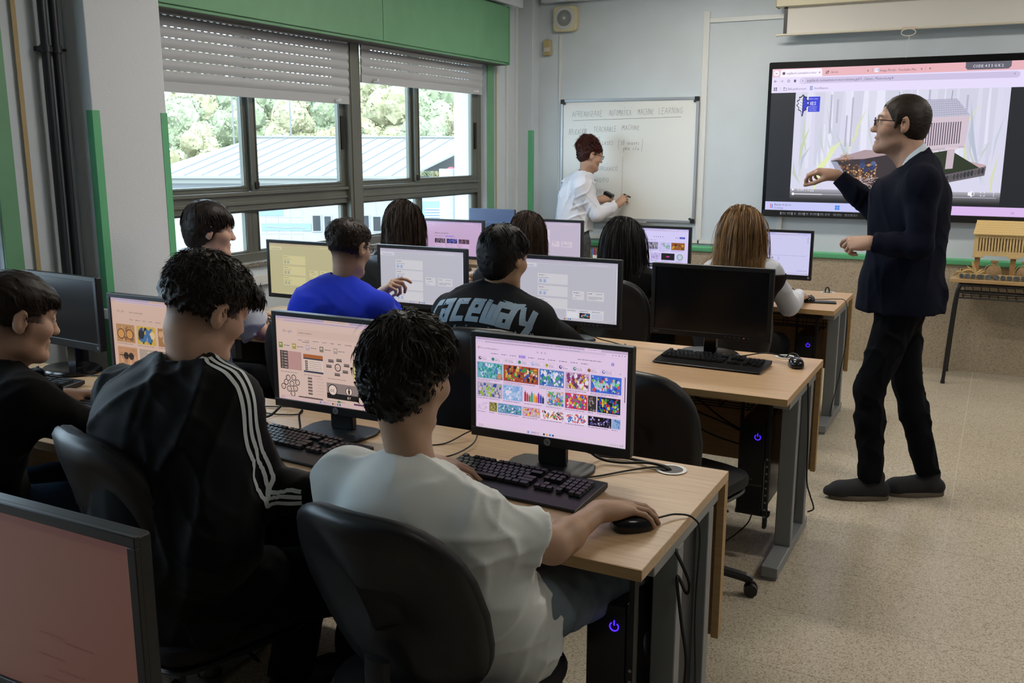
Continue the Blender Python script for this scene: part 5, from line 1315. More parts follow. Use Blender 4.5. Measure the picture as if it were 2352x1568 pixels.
# mice
def make_mouse(label, x, y, rz, z=DZ):
    t = thing('computer_mouse', label, 'mouse', (x, y, z), rz, 'black computer mice')
    rings = []
    prof = [(0.0, .0), (.004, .5), (.018, .86), (.045, 1.0), (.075, .95), (.098, .72), (.108, .3), (.110, .0)]
    q = MB(); n_ = 20
    R_ = []
    for k in range(n_):
        a = 2 * PI * k / n_; ex = .031 * math.copysign(abs(math.cos(a)) ** .8, math.cos(a)); ey = .055 * math.copysign(abs(math.sin(a)) ** .85, math.sin(a)); R_.append((ex, ey))
    for s, z_ in ((.93, 0), (1.0, .006), (.99, .014), (.92, .024), (.76, .032), (.5, .037), (.2, .0385)): rings.append([(x_ * s, y_ * s + (-.006 * (z_ / .038)), z_) for x_, y_ in R_])
    q.loft(rings); obj('shell', q, BLACKG, t, angle=70)
    q = MB(); q.cyl((-.003, .030, .031), (.003, .030, .031), .009, n=14); obj('wheel', q, DARKG, t)
    return t
make_mouse('glossy black mouse right of the keyboard before the switched-off monitor', -.700, 3.90, R(20))
make_mouse('black mouse under the right hand of the white-shirted boy', -.705, 1.985, R(-45))
make_mouse('black mouse on the keyboard edge beside the leftmost boy', -3.20, 2.235, R(30), DZ + .026)
make_mouse('black mouse under the hand of the blonde girl', -.965, 5.66, R(-10))
make_mouse('black mouse under the fingers right of the lettered shirt boy', -1.42, 3.80, R(10))

# phone
t = thing('phone', 'dark smartphone lying at the right end of the front row desk', 'phone', (-.885, 5.665, DZ), R(-80))
q = MB(); q.prism(rrect(.072, .148, .010), 0, .008); obj('case', q, BLACKM, t, bevel=.0015)
q = MB(); q.prism(rrect(.066, .142, .008), .008, .0086); obj('screen', q, SCREEN_OFF, t)

# PCs in holders under the desks
PCM = mat('pc_case_black', '0e0f11', .3)
def make_pc(label, x, y, z0, h=.40):
    t = thing('computer_tower', label, 'computer', (x, y, z0), 0, 'black computer towers hung under the desks')
    q = MB(); q.bx(-.05, .05, 0, .36, 0, h); obj('case', q, PCM, t, bevel=.004)
    q = MB(); q.bx(-.049, .049, -.008, 0, .13, h - .001); q.bx(-.049, .049, -.007, 0, .002, .122); obj('front_panel', q, PCM, t, bevel=.002)
    q = MB(); q.bx(-.049, .049, -.009, -.001, .122, .130); obj('trim_line', q, mat('olive_line', '3a3a30', .4), t)
    q = MB()
    cz = h - .055; pts = [(.022 + .011 * math.cos(R(a)), -.0095, cz + .011 * math.sin(R(a))) for a in range(130, 411, 20)]
    q.tube(pts, .0016, n=5); q.tube([(.022, -.0095, cz + .003), (.022, -.0095, cz + .016)], .0016, n=5)
    obj('power_light', q, mat('violet_blue_led', '4020ff', .4, emit=('3a18ff', 2.2)), t)
    for k in range(3):
        q = MB(); q.bx(-.036 + k * .02, -.034 + k * .02 if k != 1 else -.031 + k * .02, -.0092, -.008, .145, .153); obj('port', q, mat('port_grey', '7a8288', .4), t)
    q = MB(); q.bx(.058, .072, -.01, .02, -.05, h + .12); q.bx(-.064, -.055, .05, .08, -.02, h + .12); q.bx(-.064, .072, .04, .07, -.02, -.002); q.bx(-.064, .072, .0, .08, h + .10, h + .12)
    obj('hanging_bracket', q, BLACKM, t, bevel=.001)
    for k in range(9):
        q = MB(); q.cyl((.065, -.0108, .0 + k * .03), (.065, -.0095, k * .03), .0042, n=10); obj('hole', q, mat('hole_grey', '8c8f92', .5), t)
    return t
make_pc('black computer tower with violet power light under the nearest desk end', -.755, 1.955, .155, .40)
make_pc('black computer tower with violet power light under the middle desk end', -.795, 3.60, .185, .38)
make_pc('black computer tower with blue light under the front row desk end', -.965, 5.60, .17, .38)

# cables
def cable(label, pts, r=.0028, m=BLACKRUB, n=8, grp=None):
    q = MB(); q.tube(curve_pts(pts, n), r, n=6)
    o = obj('cable', q, m); tag(o, label, 'cable', grp); return o
cable('thick black cable bundle strand from the plastic-picture monitor to the grommet', [(-1.02, 2.33, .80), (-.97, 2.42, .752), (-.90, 2.45, .746), (-.82, 2.43, .750), (-.770, 2.425, .748), (-.752, 2.425, .735)], .0042)
cable('second black monitor cable curving into the white ring grommet', [(-1.0, 2.33, .82), (-.96, 2.38, .760), (-.90, 2.40, .748), (-.82, 2.415, .755), (-.772, 2.42, .748), (-.757, 2.42, .735)], .0042)
cable('black keyboard cable looping from the stand base to the grommet', [(-1.03, 2.19, .747), (-.98, 2.22, .745), (-.92, 2.27, .744), (-.86, 2.35, .745), (-.80, 2.40, .75), (-.765, 2.418, .745), (-.758, 2.42, .735)], .0028)
cable('thin black mouse cable running over the near desk corner to the floor', [(-.672, 2.02, .755), (-.66, 2.06, .752), (-.635, 2.10, .749), (-.600, 2.12, .738), (-.585, 2.13, .69), (-.583, 2.11, .5), (-.578, 2.12, .3), (-.585, 2.14, .1), (-.58, 2.12, .01)], .0025)
cable('thick black power cable hanging under the near desk end', [(-.64, 2.06, .70), (-.59, 2.05, .62), (-.585, 2.06, .58), (-.60, 2.08, .56), (-.62, 2.07, .60), (-.60, 2.05, .50), (-.58, 2.04, .40), (-.59, 2.05, .28), (-.60, 2.04, .18), (-.66, 2.03, .15)], .0045)
cable('thin black cable looping on the desk beside the white shirt collar', [(-1.50, 2.28, .743), (-1.44, 2.33, .743), (-1.40, 2.40, .765), (-1.37, 2.41, .775), (-1.345, 2.34, .755), (-1.36, 2.24, .745), (-1.42, 2.17, .744)], .0024)
for k, (dx, dz) in enumerate(((0, .04), (.02, .055))):
    cable(('black cable loop at the left grommet behind the striped jacket', 'second thin cable loop at the left grommet')[k], [(-2.36 , 2.42, .735), (-2.35, 2.40, .755 + dz), (-2.30 + dx, 2.40, .765 + dz), (-2.27 + dx, 2.41, .76), (-2.30, 2.44, .744), (-2.37, 2.45, .744)], .003)
cable('long black cable coiled on the desk left of the copyright-picture monitor', [(-2.05, 2.30, .79), (-2.10, 2.28, .75), (-2.20, 2.25, .745), (-2.26, 2.20, .745), (-2.28, 2.12, .745), (-2.22, 2.06, .745), (-2.14, 2.05, .745)], .0042)
cable('thin coiled cable end beside the hand of the striped jacket boy', [(-2.28, 2.36, .744), (-2.20, 2.40, .744), (-2.08, 2.42, .75), (-2.04, 2.38, .744), (-2.10, 2.34, .744), (-2.2, 2.33, .744), (-2.3, 2.31, .744)], .0022)
cable('dark cable hanging over the base of the copyright-picture monitor', [(-1.93, 2.262, .80), (-1.925, 2.24, .79), (-1.88, 2.19, .77), (-1.86, 2.16, .772)], .0035)
cable('mouse cable curving from the glossy mouse to the middle grommet', [(-.70, 3.95, .755), (-.71, 4.0, .765), (-.735, 4.03, .768), (-.76, 4.05, .755), (-.772, 4.06, .738)], .0028)
cable('black cable from keyboard to the middle desk grommet', [(-.98, 3.87, .752), (-.92, 3.95, .755), (-.86, 4.02, .758), (-.80, 4.055, .748), (-.775, 4.06, .736)], .0028)
cable('black cable behind the stand of the grey-screened monitor', [(-1.70, 3.96, .80), (-1.62, 3.98, .76), (-1.55, 3.98, .748), (-1.45, 3.93, .745), (-1.42, 3.86, .75)], .003)
cable('thin black cable over the phone to the end of the front desk', [(-.955, 5.71, .75), (-.90, 5.78, .744), (-.84, 5.82, .744), (-.78, 5.80, .74), (-.755, 5.74, .66), (-.75, 5.72, .5), (-.77, 5.70, .3), (-.80, 5.68, .1), (-.80, 5.66, .01)], .0024)
cable('short black cable tuft standing in the front row grommet', [(-.945, 6.10, .735), (-.942, 6.10, .765), (-.93, 6.10, .772), (-.922, 6.10, .76), (-.92, 6.10, .735)], .004)
cable('thin black cable hanging below the nearly blank monitor', [(-1.16, 5.95, .84), (-1.15, 5.93, .80), (-1.08, 5.88, .765), (-1.06, 5.82, .745), (-1.065, 5.76, .745)], .0022)
cable('black cable hanging along the middle desk end leg', [(-.63, 3.80, .70), (-.615, 3.79, .5), (-.61, 3.80, .3), (-.60, 3.84, .22), (-.59, 3.90, .14), (-.62, 3.95, .1)], .0035)
cable('looped thin black cable below the middle computer tower', [(-.80, 3.72, .20), (-.82, 3.74, .1), (-.86, 3.7, .05), (-.9, 3.66, .02), (-.94, 3.62, .012)], .003)
cable('thin cable running from the switched-off monitor base at far left', [(-3.20, 2.40, .745), (-3.10, 2.43, .745), (-3.0, 2.50, .748), (-2.9, 2.51, .748), (-2.75, 2.48, .745)], .0028)
for k, (xa, xb) in enumerate(((-1.55, -.9), (-1.2, -.8), (-1.35, -.88))):
    cable(['black cable sagging under the middle desk, left strand', 'black cable sagging under the middle desk, right strand', 'violet-black cable below the middle desk tray'][k], [(xa, 3.98, .58), ((xa + xb) / 2, 3.97, .50 - k * .05), (xb, 3.96, .40 - k * .03), (xb + .03, 3.9, .3)], .004)
# ------------------------------------------------------------------ chairs of the seated people
make_chair('black office chair carrying the boy in the white T-shirt', -1.03, 1.685, R(-4), tilt=22, backz=.02)
make_chair('black office chair behind the boy in the striped track jacket', -1.775, 1.66, R(-16), tilt=12, backz=.045)
make_chair('black office chair under the leftmost boy in black', -2.52, 1.56, R(2), tilt=8)
make_chair('empty black office chair at the right end of the middle row', -0.985, 3.20, R(-16), tilt=8, backz=-.05)
make_chair('black office chair behind the lettered charcoal T-shirt', -1.66, 3.14, R(8), tilt=9, backz=.06)
make_chair('black office chair behind the blue sweater', -2.44, 3.12, R(2), tilt=9, backz=.03)
make_chair('black office chair of the grey-shirted boy at the window', -3.25, 3.08, R(-14), tilt=9)
make_chair('black office chair behind the wavy-haired girl at the window', -3.45, 5.12, R(4), tilt=8)
make_chair('black office chair of the girl with the white sleeve', -2.60, 5.12, R(0), tilt=8)
make_chair('black office chair behind the girl with straight black hair', -1.88, 5.12, R(-6), tilt=8, backz=-.02)
make_chair('black office chair behind the blonde girl', -1.235, 5.12, R(0), tilt=8, backz=.0)
# ------------------------------------------------------------------ teacher's desk and what stands on it
t = thing('teacher_desk', 'wooden desk beneath the windows corner behind the front row monitors', 'desk', (-3.2, 6.33, 0))
q = MB(); q.bx(-.62, .62, 0, .62, DZ - .027, DZ); obj('desktop', q, DESKWOOD, t, bevel=.0015)
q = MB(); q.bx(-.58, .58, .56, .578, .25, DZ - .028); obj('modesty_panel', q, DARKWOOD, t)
for sx in (-1, 1):
    q = MB(); q.bx(sx * .56 - .03, sx * .56 + .03, .04, .58, 0, .04); q.bx(sx * .56 - .03, sx * .56 + .03, .28, .34, .04, DZ - .028); obj('leg', q, STEEL, t, bevel=.003)
t = thing('pen_cup', 'white cup of coloured markers below the whiteboard', 'pen cup', (-2.735, 6.70, DZ))
q = MB(); q.lathe([(.030, 0), (.034, .0), (.038, .085), (.036, .085), (.033, .004), (.0, .004)], 24); q.f = q.f[:-1]; obj('cup', q, WHITEP, t)
for k, (x, y, cc, tx, ty) in enumerate(((-.015, .0, 'c03038', -.12, .1), (-.005, .01, '2a8a58', -.02, .15), (.005, -.01, 'c8c8c8', .03, .1), (.012, .008, '404048', .1, .12), (.02, 0, 'd84048', .08, 0.05), (-.02, -.008, '3a6ab0', -.2, 0))):
    t2 = thing('marker', '%s marker standing in the white pen cup' % ['red short', 'green', 'pale grey', 'black', 'tall red', 'blue'][k], 'marker', (-2.735 + x, 6.70 + y, DZ + .006), 0, 'markers in the white cup')
    L = .135 if k == 4 else .10
    q = MB(); q.cyl((0, 0, 0), (tx * .08, ty * .06, L), .007, n=10); obj('barrel', q, mat('marker_' + cc, cc, .5), t2)
    q = MB(); q.cyl((tx * .08, ty * .06, L), (tx * .1, ty * .075, L + .025), .0078, n=10); obj('cap', q, mat('marker_' + cc, cc, .5), t2)
t = thing('eraser_box', 'small cream box fixed just under the whiteboard frame', 'box', (-2.775, YF - .035, .975))
q = MB(); q.bx(-.032, .032, -.02, .034, 0, .030); obj('body', q, CREAM, t, bevel=.004)
q = MB(); q.bx(-.030, .030, -.021, .030, .030, .034); obj('lid', q, WHITEP, t, bevel=.002)
t = thing('paper_sheet', 'white paper sheet on the front desk beside the wrist band', 'paper', (-3.02, 5.50, DZ), R(12))
q = MB(); q.bx(-.105, .105, -.148, .148, 0, .0012); obj('sheet', q, WHITEP, t)

# ------------------------------------------------------------------ side table with the granary model
TUBE = mat('black_tube_steel', '17181b', .35)
t = thing('side_table', 'small table with wooden top and black tube legs at the right wall', 'table', (.10, 7.11, 0))
q = MB(); q.prism(rrect(.76, .46, .012, cx=0, cy=.235), .725, .750); obj('tabletop', q, [DESKWOOD], t, bevel=.003)
q = MB(); q.bx(-.378, .378, .003, .0075, .727, .748); obj('edge_band', q, WOODEDGE, t)
for sy, nm in ((.04, 'leg_frame'), (.43, 'leg_frame')):
    q = MB(); q.tube(curve_pts([(-.365, sy - (.01 if sy < .2 else -.02), 0.004), (-.345, sy, .45), (-.333, sy, .62), (-.315, sy, .692), (-.27, sy, .708), (0, sy, .710), (.27, sy, .708), (.315, sy, .692), (.333, sy, .62), (.345, sy, .45), (.365, sy, .004)], 6), .0125, n=10)
    obj('leg_frame', q, TUBE, t)
for x, y in ((-.365, .03), (.365, .03), (-.365, .45), (.365, .45)):
    q = MB(); q.cyl((x, y, 0), (x, y, .02), .015, n=12); obj('leg_cap', q, BLACKRUB, t)
q = MB()
for y in (.05, .42): q.cyl((-.33, y, .655), (.33, y, .655), .006, n=8); q.cyl((-.33, y, .615), (.33, y, .615), .006, n=8)
for k in range(12):
    x = -.30 + k * .0545; q.tube([(x, .05, .655), (x + .012, .06, .618), (x + .012, .41, .618), (x, .42, .655)], .0028, n=6)
for y in (.14, .24, .34): q.cyl((-.33, y, .620), (.33, y, .620), .003, n=6)
obj('wire_basket', q, TUBE, t, kind='stuff')

PLY = mat('laser_cut_plywood', 'c6ab78', .7, vary=(30, 'b99c68', .6)); PLYD = mat('plywood_roof', 'd2b67c', .7, vary=(40, 'c0a066', .7)); BURN = mat('dark_slot', '3a3026', .8)
g = thing('granary_model', 'plywood model of a raised granary with tiled roof on the side table', 'model', (.08, 7.26, .7505))
# local: x along length; house body from x -.235..; pillars
q = MB(); q.bx(-.235, .26, -.045, .10, .150, .162); obj('floor_board', q, PLY, g)
def slat_wall(q, x0, x1, y, z0, z1, n_):
    q.bx(x0, x1, y - .003, y, z0, z0 + .018); q.bx(x0, x1, y - .003, y, z1 - .030, z1); q.bx(x0, x0 + .028, y - .003, y, z0 + .018, z1 - .030); q.bx(x1 - .028, x1, y - .003, y, z0 + .018, z1 - .030)
q = MB(); slat_wall(q, -.235, .26, -.040, .162, .300, 0); hf = obj('front_frame', q, PLY, g)
me = None
for k in range(24):
    x = -.207 + k * .0184 + .006
    if me is None:
        q = MB(); q.bx(0, .0115, -.003, 0, .180, .270); o = obj('slat', q, PLY, hf); me = o.data
    else: o = bpy.data.objects.new('slat', me); COL.objects.link(o); o.parent = hf
    o.location = (x, -.040, 0)
q = MB(); q.bx(-.235, .26, .095, .098, .162, .30); q.bx(-.235, -.232, -.04, .098, .162, .30); q.bx(.257, .26, -.04, .098, .162, .30); obj('wall', q, PLY, g)
q = MB(); q.add([(-.245, -.058, .296), (.27, -.058, .296), (.27, .028, .385), (-.228, .028, .385)], [(0, 1, 2, 3)]); q.add([(-.245, .115, .296), (-.228, .028, .385), (.27, .028, .385), (.27, .115, .296)], [(0, 1, 2, 3)]); q.add([(-.235, -.04, .30), (-.228, .028, .383), (-.235, .098, .30)], [(0, 1, 2)])
q.add([(-.245, -.058, .292), (.27, -.058, .292), (.27, -.058, .296), (-.245, -.058, .296)], [(0, 1, 2, 3)]); rf = obj('roof', q, PLYD, g, smooth=False)
me = None; sl = Vector((0, .086, .089)); Ls = sl.length; ang = math.atan2(.089, .086)
for r_ in range(6):
    for k in range(26):
        if me is None:
            q = MB(); q.bx(.0008, .0188, 0, Ls / 6 - .0008, .0004, .0022); o = obj('shingle', q, PLYD, rf); me = o.data
        else: o = bpy.data.objects.new('shingle', me); COL.objects.link(o); o.parent = rf
        o.location = (-.243 + k * .0196 + r_ * .0022, -.058 + .086 * r_ / 6, .2965 + .089 * r_ / 6); o.rotation_euler = (ang, 0, 0)
for x in (-.205, .015, .20):
    q = MB(); q.bx(x - .017, x + .017, -.035, -.005, .012, .135); q.bx(x - .014, x + .014, .055, .085, .012, .135); obj('pillar', q, mat('cardboard_brown', '9a7448', .8), g, bevel=.002)
    q = MB(); q.bx(x - .033, x + .033, -.055, .100, .135, .150); obj('rat_guard', q, PLY, g, bevel=.002)
# tray edged with slate chips
tr = thing('slate_edged_tray', 'shallow plywood tray edged with dark slate chips under the granary model', 'tray', (.08, 7.255, .7505))
q = MB(); q.bx(-.31, .30, -.130, .17, 0, .008); q.bx(-.31, .30, -.130, -.124, .008, .040); q.bx(-.31, .30, .164, .17, .008, .040); q.bx(-.31, -.304, -.124, .164, .008, .040); q.bx(.294, .30, -.124, .164, .008, .04); obj('box', q, PLY, tr)
for o_ in (g,): o_.location.z = .7585
for ch in g.children:
    if ch.name.startswith('pillar'): pass
SL = [mat('slate_dark', '3c4042', .55, vary=(60, '6a6e6c', .8)), mat('slate_grey', '565a58', .55, vary=(50, '2e3234', .8))]
rs = random.Random(3); x = -.305
while x < .285:
    w = rs.uniform(.020, .056); m_ = rs.randint(6, 9)
    out = []
    for k in range(m_): a = 2 * PI * k / m_ + rs.uniform(-.3, .3); out.append((x + w / 2 + w * .47 * math.copysign(abs(math.cos(a)) ** .6, math.cos(a)), .021 + .017 * math.copysign(abs(math.sin(a)) ** .6, math.sin(a))))
    q = MB(); q.prism(out, -.137 - rs.uniform(0, .002), -.130, 'y'); obj('stone', q, rs.choice(SL), tr, bevel=.0012); x += w + .002
q = MB()
rg = np.random.default_rng(5)
for k in range(240):
    p = (rg.uniform(-.10, .28), rg.uniform(-.11, .15), .009); r_ = rg.uniform(.004, .008); q.box(p, (r_ * 1.6, r_ * 1.2, r_))
obj('gravel', q, SL[1], tr, kind='stuff')
q = MB()
for k in range(90):
    p = Vector((rg.uniform(-.29, -.12), rg.uniform(-.11, .13), .012)); d = Vector((rg.normal(), rg.normal(), .4 * abs(rg.normal()))).normalized() * .02; q.tube([p, p + d], .0025, n=4)
obj('straw', q, mat('straw', 'a07a3c', .8), tr, kind='stuff')
# maize husks and sacks
JUTE = mat('jute', '8f7452', .95, bump=(700, .6, .001), vary=(60, '7c6344', .8)); HUSK = mat('maize_husk', 'b3935a', .8, vary=(20, 'd2bc84', .8))
t = thing('maize_husk', 'dry pale maize husk standing in the tray left of the sack', 'husk', (-.145, 7.165, .760), 0)
for k, (a, l_, b_) in enumerate(((-.9, .07, .03), (-.5, .085, .02), (-.15, .11, .015), (.25, .06, .03), (.5, .05, .04))):
    q = MB(); d = Vector((math.sin(a), -.1, math.cos(a)))
    pts = [Vector((.02, 0, .006)) + d * l_ * u + Vector((b_ * u * u * (1 if a > 0 else -1), 0, 0)) for u in (0, .25, .5, .75, 1)]
    wv = [.004, .011, .012, .008, .001]; n_ = Vector((math.cos(a), 0, -math.sin(a)))
    q.loft([[p - n_ * w, p + Vector((0, -.003, 0)), p + n_ * w, p + Vector((0, .003, 0))] for p, w in zip(pts, wv)]); obj('leaf', q, HUSK, t)
t = thing('husk_bundle', 'dark curled dry husk hanging over the left end of the tray', 'husk', (-.215, 7.14, .765), 0)
for k in range(7):
    q = MB(); q.tube(curve_pts([(.09, .01 + k * .004, .004 + k * .003), (.04, .0, .022 + k * .004), (-.01, -.004, .034 - k * .002), (-.035 - .004 * k, -.006, .020 - k * .004)], 4), [.002] * 3 + [.006] * 8 + [.002] * 2, n=6); obj('leaf', q, [HUSK, JUTE, mat('dark_husk', '5a4228', .8)][k % 3], t)
def sack(label, x, y, s=1.0):
    t = thing('jute_sack', label, 'sack', (x, y, .7590), 0, 'small jute sacks in the tray')
    prof = [(.02, 0), (.036, .004), (.040, .022), (.038, .045), (.028, .064), (.012, .076), (.011, .082), (.020, .094), (.017, .100)]
    q = MB(); rings = []
    for r_, z in prof: rings.append([(s * r_ * (1 + .08 * math.sin(5 * a + z * 60)) * math.cos(a), s * .7 * r_ * (1 + .08 * math.sin(7 * a)) * math.sin(a), s * z) for a in [2 * PI * k / 24 for k in range(24)]])
    q.loft(rings); obj('bag', q, JUTE, t, angle=80)
    q = MB(); q.tube([(s * .0125 * math.cos(a), s * .0095 * math.sin(a), s * .079) for a in [2 * PI * k / 14 for k in range(14)]], .0018, n=5, closed=True)
    q.tube(curve_pts([(-.012 * s, -.004, .079 * s), (-.035 * s, -.010, .070 * s), (-.050 * s, -.012, .04 * s), (-.052 * s, -.012, .012 * s)], 4), .0013, n=5); q.tube(curve_pts([(.012 * s, -.004, .079 * s), (.030 * s, -.010, .062 * s), (.040 * s, -.012, .02 * s)], 4), .0013, n=5); obj('string', q, HUSK, t)
sack('jute sack tied with string standing before the middle granary pillar', -.016, 7.155, 1.25)
sack('jute sack at the right edge of the picture in the slate-edged tray', .170, 7.155, 1.25)
# ------------------------------------------------------------------ organic surfaces: implicit solids meshed with surface nets
def V3(p): return np.array(p, np.float64)
def unit(v): v = V3(v); return v / (np.linalg.norm(v) + 1e-12)
def lerp(a, b, t): return V3(a) * (1 - t) + V3(b) * t

class Blob:
    def __init__(s, h): s.h = h; s.P = []
    def cone(s, a, b, ra, rb=None, k=.02, n=None, f=1.0, op='+'):
        s.P.append(('c', V3(a), V3(b), ra, ra if rb is None else rb, k, None if n is None else unit(n), f, op)); return s
    def chain(s, pts, rs, k=.015, **kw):
        for i in range(len(pts) - 1): s.cone(pts[i], pts[i + 1], rs[i], rs[i + 1], k, **kw)
        return s
    def ell(s, c, r, M=None, k=.02, op='+'):
        s.P.append(('e', V3(c), np.array(r, float), np.eye(3) if M is None else np.array(M), k, op)); return s
    def cut(s, p, n, rad):
        """remove what lies beyond the plane (along n), within rad of p"""
        s.P.append(('k', V3(p), unit(n), rad)); return s
    def bounds(s):
        lo = np.full(3, 1e9); hi = -lo
        for p in s.P:
            if p[0] == 'c' and p[8] == '+':
                m = max(p[3], p[4]); lo = np.minimum(lo, np.minimum(p[1], p[2]) - m); hi = np.maximum(hi, np.maximum(p[1], p[2]) + m)
            elif p[0] == 'e' and p[5] == '+':
                e = np.sqrt(((p[3] * p[2][None, :]) ** 2).sum(1)); lo = np.minimum(lo, p[1] - e); hi = np.maximum(hi, p[1] + e)
        return lo - 3 * s.h - .012, hi + 3 * s.h + .012
    def mesh(s, disp=None, band=.02):
        h = s.h; lo, hi = s.bounds(); n = np.ceil((hi - lo) / h).astype(int) + 1
        F = np.full(n, .5, np.float32)
        ax = [(lo[i] + h * np.arange(n[i])).astype(np.float32) for i in range(3)]
        def box(a, b):
            i0 = np.clip(np.floor((a - lo) / h).astype(int), 0, n); i1 = np.clip(np.ceil((b - lo) / h).astype(int) + 1, 0, n)
            return i0, i1
        for p in s.P:
            if p[0] == 'c':
                _, a, b, ra, rb, k, nn, f, op = p; m = max(ra, rb) + k + 3 * h
                i0, i1 = box(np.minimum(a, b) - m, np.maximum(a, b) + m)
            elif p[0] == 'e':
                _, c, r, M, k, op = p; e = np.sqrt(((M * r[None, :]) ** 2).sum(1)) + k + 3 * h; i0, i1 = box(c - e, c + e)
            else:
                _, c, nn, rad = p; i0, i1 = box(c - rad, c + rad)
            if (i1 <= i0).any(): continue
            X = ax[0][i0[0]:i1[0], None, None]; Y = ax[1][None, i0[1]:i1[1], None]; Z = ax[2][None, None, i0[2]:i1[2]]
            sl = tuple(slice(i0[i], i1[i]) for i in range(3)); G = F[sl]
            if p[0] == 'c':
                ba = b - a; L2 = float(ba @ ba) + 1e-12
                x = X - np.float32(a[0]); y = Y - np.float32(a[1]); z = Z - np.float32(a[2])
                t = np.clip((x * ba[0] + y * ba[1] + z * ba[2]) / L2, 0, 1).astype(np.float32)
                qx = x - t * np.float32(ba[0]); qy = y - t * np.float32(ba[1]); qz = z - t * np.float32(ba[2])
                d2 = qx * qx + qy * qy + qz * qz
                if nn is not None:
                    qn = qx * np.float32(nn[0]) + qy * np.float32(nn[1]) + qz * np.float32(nn[2]); d2 = d2 + np.float32(f * f - 1) * qn * qn
                d = np.sqrt(np.maximum(d2, 0)) - (np.float32(ra) + t * np.float32(rb - ra))
                if nn is not None and f > 1: d = d * np.float32(.75)
            elif p[0] == 'e':
                x = X - np.float32(c[0]); y = Y - np.float32(c[1]); z = Z - np.float32(c[2]); k0 = 0; k1 = 0
                for j in range(3):
                    u = (x * np.float32(M[0, j]) + y * np.float32(M[1, j]) + z * np.float32(M[2, j])) / np.float32(r[j])
                    k0 = k0 + u * u; k1 = k1 + (u / np.float32(r[j])) ** 2
                k0 = np.sqrt(k0); k1 = np.sqrt(k1) + 1e-6; d = k0 * (k0 - 1) / k1
            else:
                x = X - c[0]; y = Y - c[1]; z = Z - c[2]
                d = (x * nn[0] + y * nn[1] + z * nn[2]).astype(np.float32)
                ok = (x * x + y * y + z * z) < rad * rad
                F[sl] = np.where(ok, np.maximum(G, d), G); continue
            d = d.astype(np.float32)
            if op == '+':
                hh = np.maximum(k - np.abs(G - d), 0) / k
                F[sl] = np.minimum(G, d) - hh * hh * np.float32(k * .25)
            else:
                hh = np.maximum(k - np.abs(G + d), 0) / k
                F[sl] = np.maximum(G, -d) + hh * hh * np.float32(k * .25)
        if disp is not None:
            idx = np.nonzero(np.abs(F) < band)
            pts = np.stack([ax[i][idx[i]] for i in range(3)], 1)
            F[idx] += disp(pts).astype(np.float32)
        F[0] = F[-1] = .5; F[:, 0] = F[:, -1] = .5; F[:, :, 0] = F[:, :, -1] = .5
        return nets(F, lo, h)

def nets(F, o, h):
    S = F < 0
    c = np.zeros(tuple(np.array(F.shape) - 1), np.int8)
    for i in (0, 1):
        for j in (0, 1):
            for k in (0, 1): c += S[i:S.shape[0] - 1 + i, j:S.shape[1] - 1 + j, k:S.shape[2] - 1 + k]
    act = (c > 0) & (c < 8); A = np.argwhere(act); N = len(A)
    ids = np.full(act.shape, -1, np.int32); ids[act] = np.arange(N)
    acc = np.zeros((N, 3)); cnt = np.zeros(N)
    for ax_ in range(3):
        for u in (0, 1):
            for w in (0, 1):
                a = [0, 0, 0]; a[(ax_ + 1) % 3] = u; a[(ax_ + 2) % 3] = w; b = a[:]; b[ax_] = 1
                fa = F[tuple((A + a).T)]; fb = F[tuple((A + b).T)]; m = (fa < 0) != (fb < 0)
                t = fa[m] / (fa[m] - fb[m]); p = np.tile(np.array(a, float), (m.sum(), 1)); p[:, ax_] += t
                acc[m] += p; cnt[m] += 1
    v = o + h * (A + acc / cnt[:, None])
    faces = []
    for ax_ in range(3):
        s0 = [slice(None)] * 3; s1 = [slice(None)] * 3; s0[ax_] = slice(0, -1); s1[ax_] = slice(1, None)
        d = S[tuple(s0)] != S[tuple(s1)]; E = np.argwhere(d)
        u, w = (ax_ + 1) % 3, (ax_ + 2) % 3
        ok = (E[:, u] > 0) & (E[:, w] > 0) & (E[:, u] < act.shape[u]) & (E[:, w] < act.shape[w]); E = E[ok]
        ins = S[tuple(E.T)]
        q = []
        for du, dw in ((-1, -1), (0, -1), (0, 0), (-1, 0)):
            G = E.copy(); G[:, u] += du; G[:, w] += dw; q.append(ids[tuple(G.T)])
        q = np.stack(q, 1); q[~ins] = q[~ins][:, ::-1]
        faces.append(q)
    f = np.concatenate(faces); f = f[(f >= 0).all(1)]
    return v, f

def np_mesh(name, v, f, attr=None):
    me = bpy.data.meshes.new(name); nv, nf = len(v), len(f); k = f.shape[1]
    me.vertices.add(nv); me.vertices.foreach_set('co', np.asarray(v, np.float32).ravel())
    me.loops.add(nf * k); me.loops.foreach_set('vertex_index', np.asarray(f, np.int32).ravel())
    me.polygons.add(nf); me.polygons.foreach_set('loop_start', np.arange(0, nf * k, k, dtype=np.int32))
    me.polygons.foreach_set('use_smooth', np.ones(nf, bool))
    if attr:
        for an, vals in attr.items():
            a = me.attributes.new(an, 'FLOAT', 'POINT'); a.data.foreach_set('value', np.asarray(vals, np.float32))
    me.update(calc_edges=True)
    return me

def add_np(name, v, f, m, root, attr=None, kind=None):
    o = link_mesh(name, np_mesh(name, np.asarray(v) - np.array(root.location), f, attr), m, root, kind)
    return o

